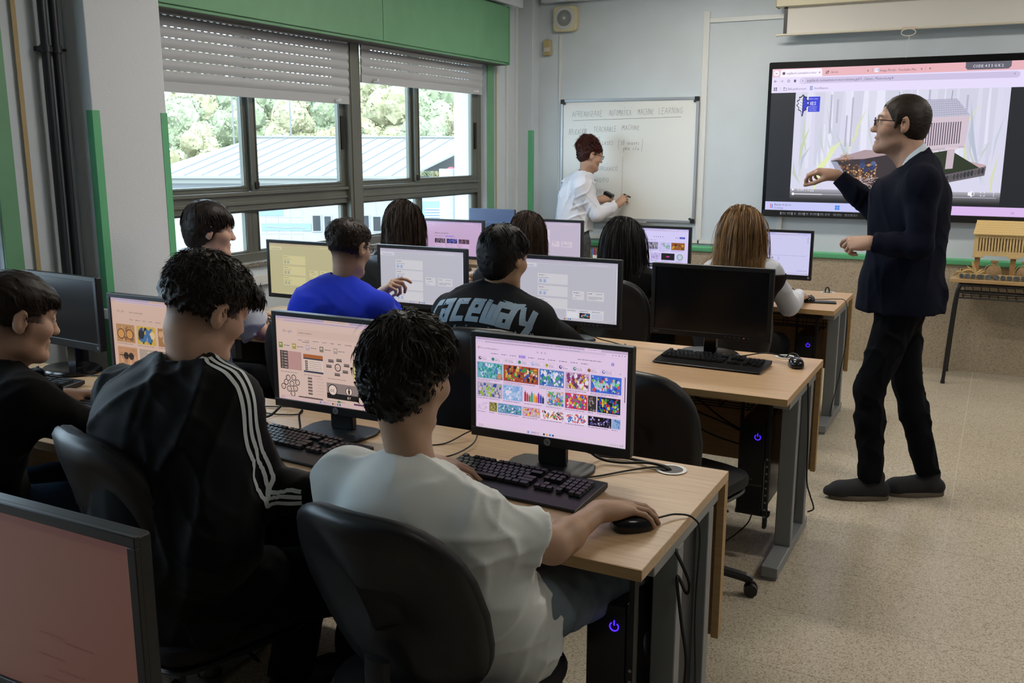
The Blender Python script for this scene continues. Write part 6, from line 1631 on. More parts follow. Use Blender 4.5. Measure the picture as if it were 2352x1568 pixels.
def folds(amp, wl, seed, stretch=(1, 1, 1), sharp=2.2):
    """drapery: patches of roughly parallel creases, each patch with its own direction"""
    rg = np.random.default_rng(seed); sc = np.array(stretch); n_ = 5
    K = rg.normal(size=(n_, 3)); K[:, 2] *= .8; K /= np.linalg.norm(K, axis=1)[:, None]; ph = rg.uniform(0, 6.28, (n_, 3))
    K2 = rg.normal(size=(n_, 3)); K2 /= np.linalg.norm(K2, axis=1)[:, None]
    def d(p):
        q = p * sc; out = 0
        for i in range(n_):
            m = .5 + .5 * np.sin(q @ K2[i] * 2 * PI / (wl * 3.2) + ph[i, 1]); m = m * m * (3 - 2 * m)
            w = .9 * np.sin(q @ K2[(i + 2) % n_] * 2 * PI / (wl * 2.2) + ph[i, 2])
            s = np.sin(q @ K[i] * PI / (wl * (1, 1.4, .8, 1.2, .65)[i]) + ph[i, 0] + w)
            out = out + m * m * ((1 - np.abs(s)) ** sharp - .30) * (1, .9, .8, .8, .5)[i]
        return -amp * out
    return d

def Rz(a): c, s = math.cos(a), math.sin(a); return np.array([[c, -s, 0], [s, c, 0], [0, 0, 1.]])
def Rx(a): c, s = math.cos(a), math.sin(a); return np.array([[1, 0, 0], [0, c, -s], [0, s, c]])
def Ry(a): c, s = math.cos(a), math.sin(a); return np.array([[c, 0, s], [0, 1, 0], [-s, 0, c]])

# ---- skin: colour with hair stubble, lips and brows by attribute
def skin_mat(name, col, hair, lipc='8c5348'):
    m, n, l, b = node_mat(name)
    def mixn(f, A, B):
        mx = n.new('ShaderNodeMix'); mx.data_type = 'RGBA'
        l.new(f, mx.inputs['Factor'])
        if isinstance(A, str): mx.inputs['A'].default_value = (*lin(A), 1)
        else: l.new(A, mx.inputs['A'])
        mx.inputs['B'].default_value = (*lin(B), 1)
        return mx.outputs['Result']
    def at(nm): a = n.new('ShaderNodeAttribute'); a.attribute_name = nm; return a.outputs['Fac']
    t = n.new('ShaderNodeTexCoord'); nz = n.new('ShaderNodeTexNoise'); nz.inputs['Scale'].default_value = 24; nz.inputs['Detail'].default_value = 4
    l.new(t.outputs['Object'], nz.inputs['Vector'])
    mr = n.new('ShaderNodeMapRange'); mr.inputs['From Min'].default_value = .35; mr.inputs['From Max'].default_value = .7; mr.inputs['To Max'].default_value = .22
    l.new(nz.outputs['Fac'], mr.inputs['Value'])
    r = tuple(max(0, min(255, int(int(col[i:i + 2], 16) * f))) for i, f in ((0, .93), (2, .80), (4, .76)))
    c = mixn(mr.outputs['Result'], col, '%02x%02x%02x' % r)
    c = mixn(at('lip'), c, lipc)
    # stubble: fine speckle where the attribute is strong
    n2 = n.new('ShaderNodeTexNoise'); n2.inputs['Scale'].default_value = 420; l.new(t.outputs['Object'], n2.inputs['Vector'])
    ad = n.new('ShaderNodeMath'); ad.operation = 'MULTIPLY_ADD'; l.new(n2.outputs['Fac'], ad.inputs[0]); ad.inputs[1].default_value = .8; ad.inputs[2].default_value = .6
    mu = n.new('ShaderNodeMath'); mu.operation = 'MULTIPLY'; mu.use_clamp = True; l.new(ad.outputs[0], mu.inputs[0]); l.new(at('hair'), mu.inputs[1])
    c = mixn(mu.outputs[0], c, hair)
    l.new(c, b.inputs['Base Color'])
    b.inputs['Roughness'].default_value = .52; b.inputs['Specular IOR Level'].default_value = .35
    b.inputs['Subsurface Weight'].default_value = .0
    bp = n.new('ShaderNodeBump'); bp.inputs['Strength'].default_value = .25; bp.inputs['Distance'].default_value = .0008
    n3 = n.new('ShaderNodeTexNoise'); n3.inputs['Scale'].default_value = 160; l.new(t.outputs['Object'], n3.inputs['Vector'])
    l.new(n3.outputs['Fac'], bp.inputs['Height']); l.new(bp.outputs['Normal'], b.inputs['Normal'])
    return m

def hair_mat(name, c1, c2, rough=.45):
    m, n, l, b = node_mat(name)
    a = n.new('ShaderNodeAttribute'); a.attribute_name = 'tone'
    mx = n.new('ShaderNodeMix'); mx.data_type = 'RGBA'; mx.inputs['A'].default_value = (*lin(c1), 1); mx.inputs['B'].default_value = (*lin(c2), 1)
    l.new(a.outputs['Fac'], mx.inputs['Factor']); l.new(mx.outputs['Result'], b.inputs['Base Color'])
    b.inputs['Roughness'].default_value = rough + .08; b.inputs['Specular IOR Level'].default_value = .28
    return m

# ---- head (local frame: face +y, right side +x, origin between the ears)
def head_prims(B, c, M, s=1.0, nose=1.0, jaw=1.0, mouth_open=0.0, fat=0.0):
    def P(x, y, z): return V3(c) + M @ (np.array([x, y, z]) * s)
    def A(x, y, z): return M @ np.array([x, y, z])
    B.ell(P(0, -.014, .036), (.0765 * s, .096 * s, .086 * s), M, k=.02)
    B.ell(P(0, .026, -.028), ((.061 + fat) * s, .064 * s, .078 * s), M, k=.03)
    B.cone(P(-.040, .012, -.070), P(-.014, .072, -.098), (.018 + fat) * s * jaw, .017 * s, k=.03); B.cone(P(.040, .012, -.070), P(.014, .072, -.098), (.018 + fat) * s * jaw, .017 * s, k=.03)
    B.ell(P(0, .078, -.096), (.020 * s, .016 * s, .016 * s), M, k=.02)
    for sx in (-1, 1):
        B.ell(P(sx * (.040 + fat), .058, -.020), (.022 * s, .024 * s, .020 * s), M, k=.03)
        B.cone(P(sx * .012, .086, .030), P(sx * .044, .070, .030), .009 * s, .008 * s, k=.018)
        B.ell(P(sx * .032, .093, .010), (.017 * s, .014 * s, .011 * s), M, k=.014, op='-')
        B.ell(P(sx * .0315, .0735, .0105), (.0155 * s, .0145 * s, .0125 * s), M, k=.004)
        B.ell(P(sx * .0315, .0765, .0175), (.017 * s, .0125 * s, .0075 * s), M, k=.006)
        B.ell(P(sx * .0095, .098, -.0285), (.0075 * s, .0085 * s, .0065 * s), M, k=.008)
        # ear
        E = M @ Rz(-sx * .38) @ Rx(-.12)
        B.ell(P(sx * .0805, -.010, .002), (.0065 * s, .0185 * s, .032 * s), E, k=.006)
        B.ell(P(sx * .0775, -.006, -.020), (.006 * s, .011 * s, .014 * s), E, k=.006)
        B.ell(P(sx * .0905, -.003, .005), (.0095 * s, .0110 * s, .0200 * s), E, k=.003, op='-')
        B.ell(P(sx * .0825, .004, -.004), (.004 * s, .005 * s, .007 * s), E, k=.003)
    B.cone(P(0, .084, .020), P(0, .098 + .003 * nose, -.020), .0078 * s, .0100 * s, k=.014)
    B.ell(P(0, .103 + .003 * nose, -.0255), (.0105 * s, .0095 * s, .0085 * s), M, k=.010)
    B.cone(P(-.017, .082, -.056), P(.017, .082, -.056), .0085 * s, k=.010); B.ell(P(0, .0905, -.0565), (.013 * s, .006 * s, .006 * s), M, k=.006)
    z2 = -.0695 - mouth_open
    B.cone(P(-.014, .080, z2), P(.014, .080, z2), .0085 * s, k=.010); B.ell(P(0, .0885, z2 + .001), (.012 * s, .0055 * s, .006 * s), M, k=.006)
    B.cone(P(-.022, .094, -.0632 - mouth_open / 2), P(.022, .094, -.0632 - mouth_open / 2), (.0028 + mouth_open * .5) * s, k=.003, op='-')
    return P

def face_attrs(v, c, M, s, fade=None, brow=1.0):
    q = (v - V3(c)) @ M / s                       # local coordinates
    x, y, z = q.T; ax_ = np.abs(x)
    lip = np.exp(-((z + .0632) / .0095) ** 2 - (x / .019) ** 4) * (y > .076) * (z > -.085)
    hr = np.zeros(len(v))
    b = np.exp(-((z - .0325 + .35 * (ax_ - .03) ** 2 * 30) / .0042) ** 2) * (ax_ > .013) * (ax_ < .050) * (y > .055); hr = np.maximum(hr, b * brow)
    if fade is not None: hr = np.maximum(hr, fade(x, y, z) * (ax_ < .0765) * 1.0)
    return lip, hr

# ---- hand
def hand_prims(B, w, d, up, side, s=1.0, curl=(.35, .4, .45, .5), spread=.10, thumb=.5, pinch=False, k=.009):
    """w wrist, d direction to the knuckles, up back-of-hand normal, side +1: thumb to the left of d seen from above the back (right hand)"""
    d = unit(d); up = unit(V3(up) - d * (V3(up) @ d)); lat = np.cross(up, d) * side       # lat: towards the thumb
    w = V3(w)
    def P(a, b, c): return w + (d * a + lat * b + up * c) * s
    kn = [(.088, .030, .0), (.092, .010, .003), (.087, -.010, .001), (.078, -.028, -.003)]
    for i, (a, b, c) in enumerate(kn):
        B.cone(P(.008, b * .55, -.002), P(a, b, c - .004), .0145 * s, .0098 * s, k=.016)
    B.ell(P(.045, .002, -.010), (.040 * s, .034 * s, .012 * s), np.stack([d, lat, up], 1), k=.014)
    B.cone(P(.0, 0, 0), P(.03, .0, -.002), .0255 * s, .026 * s, k=.02, n=up, f=1.45)
    Ls = [(.042, .025, .020), (.046, .029, .021), (.043, .027, .020), (.034, .020, .018)]
    tips = []
    for i, (a, b, c) in enumerate(kn):
        sp = spread * (1.2, .35, -.5, -1.4)[i]; ang = curl[i]; p = P(a, b, c - .004); r = (.0094, .0096, .0091, .0080)[i] * s
        for j, L in enumerate(Ls[i]):
            a2 = ang * (1.0, 2.1, 2.9)[j]
            dr = (d * math.cos(a2) - up * math.sin(a2)) * math.cos(sp) + lat * math.sin(sp)
            q = p + dr * L * s; B.cone(p, q, r, r * .90, k=.0035 if j or True else .01); p = q; r *= .90
        tips.append(p)
    # thumb from the side of the palm near the wrist
    p0 = P(.018, .020, -.008); p1 = P(.045 + .006 * thumb, .044 - .012 * thumb, -.020); 
    if pinch: t1 = lerp(p1, tips[0], .48) + lat * .006 * s - up * .006 * s; t2 = tips[0] - up * .006 * s
    else: t1 = p1 + (d * .8 + lat * (.45 - .5 * thumb) - up * .35) * .033 * s; t2 = t1 + (d * .93 + lat * (.0 - .2 * thumb) - up * .25) * .026 * s
    B.cone(p0, p1, .0155 * s, .0122 * s, k=.014); B.cone(p1, t1, .0118 * s, .0102 * s, k=.006); B.cone(t1, t2, .0102 * s, .0085 * s, k=.004)
    return tips

# ---- hair
def lock_mesh(P, r0, tone, flat=.45, seed=0, ns=3):
    """P: (N, K, 3) centre lines; 3-sided tapering tubes"""
    N, K, _ = P.shape
    T = np.gradient(P, axis=1); T /= np.linalg.norm(T, axis=2, keepdims=True) + 1e-9
    rg = np.random.default_rng(seed); a = rg.normal(size=(N, 1, 3)); U = np.cross(T, a); U /= np.linalg.norm(U, axis=2, keepdims=True) + 1e-9; Wv = np.cross(T, U)
    tp = (1 - np.linspace(0, 1, K) ** 2.2)[None, :, None] * .95 + .05
    r = np.asarray(r0).reshape(-1, 1, 1) * tp
    rings = [P + (U * math.cos(2 * PI * j / ns) + Wv * flat * math.sin(2 * PI * j / ns)) * r for j in range(ns)]
    v = np.stack(rings, 2).reshape(-1, 3)
    base = (np.arange(N) * K * ns)[:, None, None]; kk = (np.arange(K - 1) * ns)[None, :, None]; jj = np.arange(ns)[None, None, :]
    i0 = base + kk + jj; i1 = base + kk + (jj + 1) % ns
    f = np.stack([i0, i1, i1 + ns, i0 + ns], -1)
    if ns == 2: f = f[:, :, :1]
    f = f.reshape(-1, 4)
    return v, f, np.repeat(tone, K * ns)

def short_hair(root, c, M, s, vol, mt, n=2600, L=.032, r=.0022, seed=1, crown=(0, -.055, .115), jit=.35, lift=.25, region=None, curl=0.0, h=.004, fringe=0.0, rough=.004, tonev=(.1, .9), down=.35, short=(.0, .07, .35)):
    """vol(B,P): adds the hair volume prims; locks lie over it"""
    B = Blob(h)
    def P(x, y, z): return V3(c) + M @ (np.array([x, y, z]) * s)
    vol(B, P)
    nf = folds(rough, .022, seed)
    v, f = B.mesh(nf)
    # normals
    q = v[f]; fn = np.cross(q[:, 2] - q[:, 0], q[:, 3] - q[:, 1]); fn /= np.linalg.norm(fn, axis=1)[:, None] + 1e-12
    rg = np.random.default_rng(seed)
    fc = q.mean(1); loc = (fc - V3(c)) @ M / s
    ok = np.ones(len(fc), bool) if region is None else region(*loc.T)
    idx = np.nonzero(ok)[0]; idx = rg.choice(idx, n)
    p0 = fc[idx] + rg.normal(size=(n, 3)) * .0015; lo_ = (p0 - P(0, -.016, .036)) @ M; nn = (lo_ / np.array([.080, .100, .092]) ** 2) @ M.T; nn /= np.linalg.norm(nn, axis=1)[:, None]; nn = nn * .9 + fn[idx] * .1; nn /= np.linalg.norm(nn, axis=1)[:, None]
    cr = P(*crown); d = p0 - cr; d -= nn * (d * nn).sum(1)[:, None]; d /= np.linalg.norm(d, axis=1)[:, None] + 1e-9
    kx = rg.normal(size=(3, 3)) * 75; tf = np.sin(p0 @ kx + rg.uniform(0, 6, 3)) + .6 * np.sin(p0 @ (kx[::-1] * 1.9)); 
    d = d + tf * jit * .75 + rg.normal(size=d.shape) * jit * .35; lf_ = .35 + .65 * (.5 + .5 * np.sin(p0 @ kx[0] * 1.3 + 2.0)); d[:, 2] -= down * .5; d -= nn * (d * nn).sum(1)[:, None]; d /= np.linalg.norm(d, axis=1)[:, None] + 1e-9
    zl = ((p0 - V3(c)) @ M / s)[:, 2]; Ln = L * rg.uniform(.6, 1.25, n) * np.clip((zl - short[0]) / short[1], short[2], 1); K = 5
    t = np.linspace(0, 1, K)[None, :, None]; side = np.cross(d, nn)
    cs = rg.normal(size=(n, 1, 1)) * curl
    Pp = p0[:, None] - nn[:, None] * .003 + d[:, None] * t * Ln[:, None, None] + nn[:, None] * (lift * rg.uniform(.3, 1, (n, 1, 1)) * lf_[:, None, None]) * Ln[:, None, None] * np.sin(t * PI * .6) * .9 + side[:, None] * np.sin(t * 3.2) * cs * Ln[:, None, None]
    Pp -= nn[:, None] * (t * Ln[:, None, None]) ** 2 / (2 * .092) * .80
    Pp[:, :, 2] -= (t[:, :, 0] ** 2) * Ln[:, None] * down * .5
    lv, lf, lt = lock_mesh(Pp, r * rg.uniform(.6, 1.2, n), rg.uniform(*tonev, n), seed=seed, ns=2, flat=.5)
    ta = np.concatenate([np.full(len(v), .15), lt])
    return add_np('hair', np.concatenate([v, lv]), np.concatenate([f, lf + len(v)]), mt, root, {'tone': ta})

def long_hair(root, c, M, s, mt, length, n=1500, seed=1, push=None, wave=0.0, r=.0032, part=(0, .03, .12), fall=(0, -.02), h=.008, spread=1.0, tonef=None, base_r=1.0, region=None):
    """long hair falling from the head; push(P)->outward field radius list of (centre a, b, radius) capsules"""
    rg = np.random.default_rng(seed)
    def P(x, y, z): return V3(c) + M @ (np.array([x, y, z]) * s)
    B = Blob(h); B.ell(P(0, -.020, .040), (.087 * s, .104 * s, .095 * s), M, k=.02)
    B.ell(P(0, -.045, -.03), (.080 * s * base_r, .068 * s, .095 * s), M, k=.03)
    B.ell(P(0, .098, -.035), (.070 * s, .075 * s, .100 * s), M, k=.02, op='-')
    bot = P(0, -.055, -.08); e = bot + np.array([fall[0], fall[1], -length * .78])
    B.cone(bot, e, .070 * s * base_r, .060 * s * spread, k=.03, n=M @ np.array([0, 1, 0]), f=1.7)
    v, f = B.mesh(folds(.003, .03, seed, (1.6, 1.6, .35)))
    # roots on the scalp
    u = rg.normal(size=(n * 4, 3)); u /= np.linalg.norm(u, axis=1)[:, None]
    ok = (u[:, 2] > -.15) & ~((u[:, 1] > .35) & (u[:, 2] < .62)); u = u[ok][:n]; n = len(u)
    sc = u * np.array([.088, .105, .096]) * s + np.array([0, -.020, .040]) * s
    p = V3(c) + sc @ M.T
    K = 11; out = np.zeros((n, K, 3)); step = (length + .14) / K * rg.uniform(.85, 1.12, n)
    cen = P(0, -.02, .04); Rr = np.array([.090, .107, .098]) * s
    pt = P(*part); dirn = (p - pt); dirn /= np.linalg.norm(dirn, axis=1)[:, None] + 1e-9
    caps = push or []
    ph = rg.uniform(0, 6.28, n); cl = np.floor(ph * 3) 
    for k in range(K):
        out[:, k] = p
        g = np.array([0, 0, -1.0]); w = min(1, k / 4)
        dirn = dirn * (.55) + g * (.25 + .5 * w) + rg.normal(size=(n, 3)) * .05
        loc = (p - cen) @ M; 
        nn = loc / Rr ** 2; nn /= np.linalg.norm(nn, axis=1)[:, None] + 1e-9; nnw = nn @ M.T
        q = np.linalg.norm(loc / Rr, axis=1)
        near = (q < 1.12)
        dd = (dirn * nnw).sum(1); dirn = np.where((near & ((dd < 0) | (k < 4)))[:, None], dirn - nnw * dd[:, None], dirn)
        dirn /= np.linalg.norm(dirn, axis=1)[:, None] + 1e-9
        if wave: 
            wv = np.sin(ph + cl + k * 1.25) * wave; sd = np.cross(dirn, np.tile(unit(M @ np.array([0, 1, 0])), (n, 1))); p = p + sd * wv[:, None] * min(1, k / 5)
        p = p + dirn * step[:, None]
        loc = (p - cen) @ M; q = np.linalg.norm(loc / Rr, axis=1); fix = q < 1.0
        p = np.where(fix[:, None], cen + (loc / np.maximum(q, 1e-3)[:, None]) @ M.T, p)
        # keep off the face
        L3 = (p - V3(c)) @ M / s; face = (L3[:, 1] > .03) & (np.abs(L3[:, 0]) < .072) & (L3[:, 2] < .05)
        L3[:, 0] = np.where(face, np.sign(L3[:, 0] + 1e-6) * .078, L3[:, 0]); L3[:, 1] = np.where(face, L3[:, 1] - .01, L3[:, 1])
        p = V3(c) + (L3 * s) @ M.T
        for (a, b, rr) in caps:
            ba = V3(b) - V3(a); t = np.clip(((p - a) @ ba) / (ba @ ba), 0, 1); cc = V3(a) + t[:, None] * ba; dv = p - cc; dl = np.linalg.norm(dv, axis=1); m = dl < rr
            p = np.where(m[:, None], cc + dv / np.maximum(dl, 1e-4)[:, None] * rr, p)
    tone = rg.uniform(.2, .7, n) if tonef is None else tonef(u, rg)
    lv, lf, lt = lock_mesh(out, r * rg.uniform(.6, 1.3, n), tone, seed=seed, flat=.5, ns=2)
    return add_np('hair', np.concatenate([v, lv]), np.concatenate([f, lf + len(v)]), mt, root, {'tone': np.concatenate([np.full(len(v), .42), lt])})

def collar(root, parent, J, P, m, h=.045, r0=1.30, r1=1.14, neck_r=.05, base=.012, front=.35, lean=-.30, name='collar', th=.004, open_=0.0):
    """stand-up band round the neck; front: how far the band drops at the throat"""
    lat, fr, up = torso_frame(J); nb = V3(J['neck']) - up * .03 + fr * .025; nt = P(0, -.030, -.055); ax_ = unit(nt - nb)
    u_ = lat; w_ = unit(np.cross(ax_, lat) + ax_ * lean); q = MB(); n_ = 40; rings = []
    for (t, ro) in ((0, 1), (.5, 1), (1, 1), (1.03, 0), (.5, -1), (0, -1)):
        rr = []
        for k in range(n_):
            a = open_ + (2 * PI - 2 * open_) * k / (n_ - 1) if open_ else 2 * PI * k / n_
            a += PI / 2
            fdrop = max(0.0, math.sin(a)) ** 2 * front
            r = neck_r * (r0 + (r1 - r0) * t) + th * ro * .5
            sg = 1 if (np.cross(ax_, lat) @ fr) > 0 else -1
            p = nb + ax_ * (base + h * t * (1 - fdrop) - fdrop * .02) + u_ * math.cos(a) * r * 1.05 + w_ * sg * math.sin(a) * r * 1.08
            rr.append(tuple(p - V3(root.location)))
        rings.append(rr)
    q.loft(rings, close=not open_, caps=False)
    return obj(name, q, m, parent, angle=70)

# ---- whole figure
def torso_frame(J):
    up = unit(V3(J['neck']) - V3(J['pel'])); lat = V3(J['shR']) - V3(J['shL']); lat = unit(lat - up * (lat @ up)); fr = np.cross(up, lat)
    return lat, fr, up

def torso_prims(B, J, g=0.0, w=1.0, k=.05, hem=None):
    lat, fr, up = torso_frame(J); P_, N_ = V3(J['pel']), V3(J['neck'])
    bend = J.get('bend', 0.0); hw = np.linalg.norm(V3(J['shR']) - V3(J['shL'])) / 2
    W_ = lerp(P_, N_, .35) - fr * bend; C_ = lerp(P_, N_, .70) - fr * bend * .8
    B.cone(P_, W_, .150 * w + g, .133 * w + g, k=k, n=fr, f=1.35)
    B.cone(W_, C_, .133 * w + g, .160 * w + g, k=k, n=fr, f=1.45)
    top = N_ - up * .075
    B.cone(C_, top, .160 * w + g, .105 * w + g, k=k, n=fr, f=1.5)
    for sgn, sh in ((1, 'shR'), (-1, 'shL')):
        B.cone(N_ - up * .035 + lat * sgn * .03, V3(J[sh]), .046 + g, .052 + g, k=k)
        B.cone(C_ + lat * sgn * .07, V3(J[sh]) - up * .02, .08 * w + g, .055 + g, k=k)
        B.ell(lerp(C_, top, .5) + lat * sgn * .075 - fr * .055, (.055, .05, .075), np.stack([lat, fr, up], 1), k=.04)
    return lat, fr, up, W_, C_

def arm_prims(B, sh, el, wr, g=0.0, a=.046, b=.038, c=.027, k=.02):
    B.cone(sh, el, a + g, b + g, k=k); B.cone(el, lerp(el, wr, .3), b + g, b * .98 + g, k=k); B.cone(lerp(el, wr, .3), wr, b * .98 + g, c + g, k=k)

def leg_prims(B, hp, kn, an, g=0.0, a=.080, b=.055, c=.040, k=.03):
    B.cone(hp, kn, a + g, b + g, k=k); B.cone(kn, lerp(kn, an, .35), b * .95 + g, b * .95 + g, k=k); B.cone(lerp(kn, an, .35), an, b * .95 + g, c + g, k=k)

def shoe(root, an, toe_dir, mt, sole_m, L=.27, name='shoe', z0=0.0, hs=.009):
    d = unit((toe_dir[0], toe_dir[1], 0)); an = V3(an); base = np.array([an[0], an[1], z0 + .0])
    lat = np.array([-d[1], d[0], 0]); up = np.array([0, 0, 1.])
    heel = base - d * .055 + up * .045; ball = base + d * (L * .52) + up * .036; toe = base + d * (L - .085) + up * .032
    B = Blob(hs)
    B.cone(heel, ball, .038, .042, k=.02, n=lat, f=1.0); B.cone(ball, toe, .042, .030, k=.02)
    B.cone(base + up * .06 - d * .02, base + up * .11 - d * .025, .040, .040, k=.02); B.cone(base + up * .075, ball + up * .01, .036, .03, k=.03)
    B.cut(base + up * .018, -up, .5)
    v, f = B.mesh(); o = add_np(name, v, f, mt, root)
    q = MB(); n_ = 20; rings = []
    c0 = base + d * (L * .5 - .085)
    outl = []
    for k in range(n_):
        a = 2 * PI * k / n_; u, w = math.cos(a), math.sin(a)
        outl.append(c0 + d * u * (L / 2 + .006) + lat * math.copysign(abs(w) ** .7, w) * (.047 if u > 0 else .040))
    for zz, sc in ((0.0, .97), (.006, 1.0), (.020, 1.0), (.024, .97)):
        rings.append([tuple(c0 + (p - c0) * sc + up * zz - V3(root.location)) for p in outl])
    q.loft(rings); s_ = obj('sole', q, sole_m, o)
    q = MB(); L0 = V3(root.location)
    for k in range(5):
        u = .22 + .13 * k; c1 = lerp(base + d * .03 + up * .092, ball + up * .040, u)
        q.tube([tuple(c1 + lat * w * .022 + up * (.006 - abs(w) * .006) + d * (.006 * w) - L0) for w in (-1, -.5, 0, .5, 1)], .0022, n=5)
    obj('laces', q, mat('dark_laces', '1c1f28', .8), o)
    return o

def person(label, J, skin, top, legs, group=None, h_head=.0042, h_body=.0075, skin_arm=None, fat=0.0, head_s=1.0, fade=None, mouth_open=0.0, eyes=True, feet=True, nose=1.0,
           shoe_m=None, sole_m=None, neck_r=.050, tw=1.0, brow=1.0):
    """J: joints in room coordinates. top: dict(mat, g, sleeve('long'|'short'), hem, disp, collar, name); legs: dict(mat, g, disp)"""
    base = (J['pel'][0], J['pel'][1], J.get('ground', 0.0))
    root = thing('person', label, 'person', base, 0, group)
    M = Rz(J['yaw']) @ Rx(J.get('pitch', 0)) @ Ry(J.get('roll', 0)); hc = V3(J['head']); s = head_s
    lat, fr, up = torso_frame(J); N_ = V3(J['neck'])
    parts_v = []; parts_f = []; lips = []; hrs = []
    def addp(B, disp=None, face=False):
        v, f = B.mesh(disp); off = sum(len(x) for x in parts_v); parts_v.append(v); parts_f.append(f + off)
        if face: a, b_ = face_attrs(v, hc, M, s, fade, brow)
        else: a = b_ = np.zeros(len(v))
        lips.append(a); hrs.append(b_)
    B = Blob(h_head); P = head_prims(B, hc, M, s, fat=fat, mouth_open=mouth_open, nose=nose)
    nt = P(0, -.030, -.055); nb = N_ - up * .03 + fr * .025
    B.cone(nt, nb, neck_r * s, neck_r * 1.10, k=.03); B.cone(P(0, .03, -.085), nb + fr * .02, .030 * s, .035, k=.03); B.cone(nb, nb - up * .03, neck_r * 1.1, neck_r * 1.5, k=.03)
    for sg in (-1, 1): B.cone(nb + up * .0, nb + lat * sg * .065 - up * .045, .024, .020, k=.03)
    addp(B, None, True)
    # trunk and limbs below the clothes
    B = Blob(.017); torso_prims(B, J, -.014, tw)
    hw = .085
    hL = V3(J['pel']) - lat * hw; hR = V3(J['pel']) + lat * hw
    for hp, kn, an in ((hL, 'knL', 'anL'), (hR, 'knR', 'anR')):
        leg_prims(B, hp, V3(J[kn]), V3(J[an]), -.012)
    for sd in 'LR': B.cone(J['sh' + sd], J['el' + sd], .034, .028, k=.02)
    addp(B)
    for sd, sg in (('L', -1), ('R', 1)):
        H = J.get('hand' + sd)
        B = Blob(max(.0037, h_head * .92))
        el, wr = V3(J['el' + sd]), V3(J['wr' + sd])
        if skin_arm:
            sh = V3(J['sh' + sd]); B.cone(lerp(sh, el, .5), el, .040, .036, k=.02); B.cone(el, lerp(el, wr, .3), .038, .037, k=.02); B.cone(lerp(el, wr, .3), wr, .037, .0255, k=.02, n=H['up'], f=1.12)
        else: B.cone(lerp(el, wr, .55), wr, .027, .0235, k=.02)
        hand_prims(B, wr, H['d'], H['up'], H.get('side', sg) , H.get('s', .95), H.get('curl', (.3, .35, .4, .5)), H.get('spread', .08), H.get('thumb', .5), H.get('pinch', False))
        addp(B)
    v = np.concatenate(parts_v); f = np.concatenate(parts_f)
    body = add_np('body', v, f, skin, root, {'lip': np.concatenate(lips), 'hair': np.concatenate(hrs)})
    if eyes:
        for sx in (-1, 1):
            q = MB(); c_ = P(sx * .0315, .0795, .0105) - V3(root.location)
            q.cyl((0, 0, 0), (0, .0001, 0), .001)
            q = MB()
            import bmesh
            bm = bmesh.new(); bmesh.ops.create_uvsphere(bm, u_segments=16, v_segments=10, radius=.0118 * s)
            q.add([tuple(c_ + np.array(vv.co)) for vv in bm.verts], [tuple(x.index for x in ff.verts) for ff in bm.faces]); bm.free()
            e = obj('eye', q, mat('eye_white', 'cfc8c0', .25), root)
            ey = P(sx * .0315, .0795 + .0100 * s, .0095) - V3(root.location); ed = M @ np.array([0, 1, 0])
            q = MB(); q.cyl(tuple(ey), tuple(ey + ed * .0022), .0056, .0040, n=16); obj('iris', q, mat('iris_brown', '2a1a12', .15), e)
    # upper garment
    T = top
    B = Blob(T.get('h', h_body)); g = T.get('g', .012)
    _, _, _, W_, C_ = torso_prims(B, J, g, tw)
    P_ = V3(J['pel'])
    hem = T.get('hem', -.02)
    B.cone(P_, P_ + up * hem, .152 * tw + g, .152 * tw + g, k=.04, n=fr, f=1.3)
    for sd in 'LR':
        sh, el, wr = V3(J['sh' + sd]), V3(J['el' + sd]), V3(J['wr' + sd])
        sl = T.get('sleeve', 'long')
        if sl == 'long':
            ag = T.get('ag', .012); cuff = T.get('cuff', .97)
            B.cone(sh, el, .047 + ag, .040 + ag, k=.03); B.cone(el, lerp(el, wr, .5), .040 + ag, .036 + ag, k=.025); B.cone(lerp(el, wr, .5), lerp(el, wr, cuff + .10), .036 + ag, .026 + ag * .8, k=.02)
            B.cut(lerp(el, wr, cuff), wr - el, .075)
        else:
            e = T.get('slen', .72); B.cone(sh, lerp(sh, el, e + .12), .047 + g, .060 + g, k=.03); B.cut(lerp(sh, el, e), el - sh, .13)
    nl = T.get('neck', 'crew')
    if nl == 'crew':
        axn = unit(nt - nb); c_ = nb + axn * T.get('band', .046)
        B.cone(nb - up * .01, c_, .080, neck_r * 1.0, k=.03)
        B.cone(nb, nt, neck_r * 1.12, neck_r * 1.14, k=.004, op='-')
    else:
        axn = unit(nt - nb); B.cone(nb - up * .01, nb + axn * .030, .080, neck_r * 1.0, k=.03); B.cone(nb, nt, neck_r * 1.10, neck_r * 1.14, k=.004, op='-')
    if 'extra' in T: T['extra'](B)
    v, f = B.mesh(T.get('disp'))
    garment = add_np(T.get('name', 'shirt'), v, f, T['mat'], root)
    if nl == 'crew':
        axn = unit(nt - nb); c_ = nb + axn * T.get('band', .046) * .80; u_ = lat; w_ = np.cross(axn, lat); w_ = unit(w_ * 1.0 + axn * T.get('bt', -.28)); rb = neck_r * 1.16
        pts = [tuple(c_ + u_ * math.cos(a) * rb * 1.04 + w_ * math.sin(a) * rb * 1.05 - V3(root.location)) for a in [2 * PI * k / 36 for k in range(36)]]
        q = MB(); q.tube(pts, .0062, n=8, closed=True); obj('neckband', q, T['mat'], garment)
    # lower garment
    Lg = legs; B = Blob(Lg.get('h', .0125)); g = Lg.get('g', .012)
    B.cone(P_ + up * .06, P_, .132 * tw + g, .145 * tw + g, k=.03, n=fr, f=1.35)
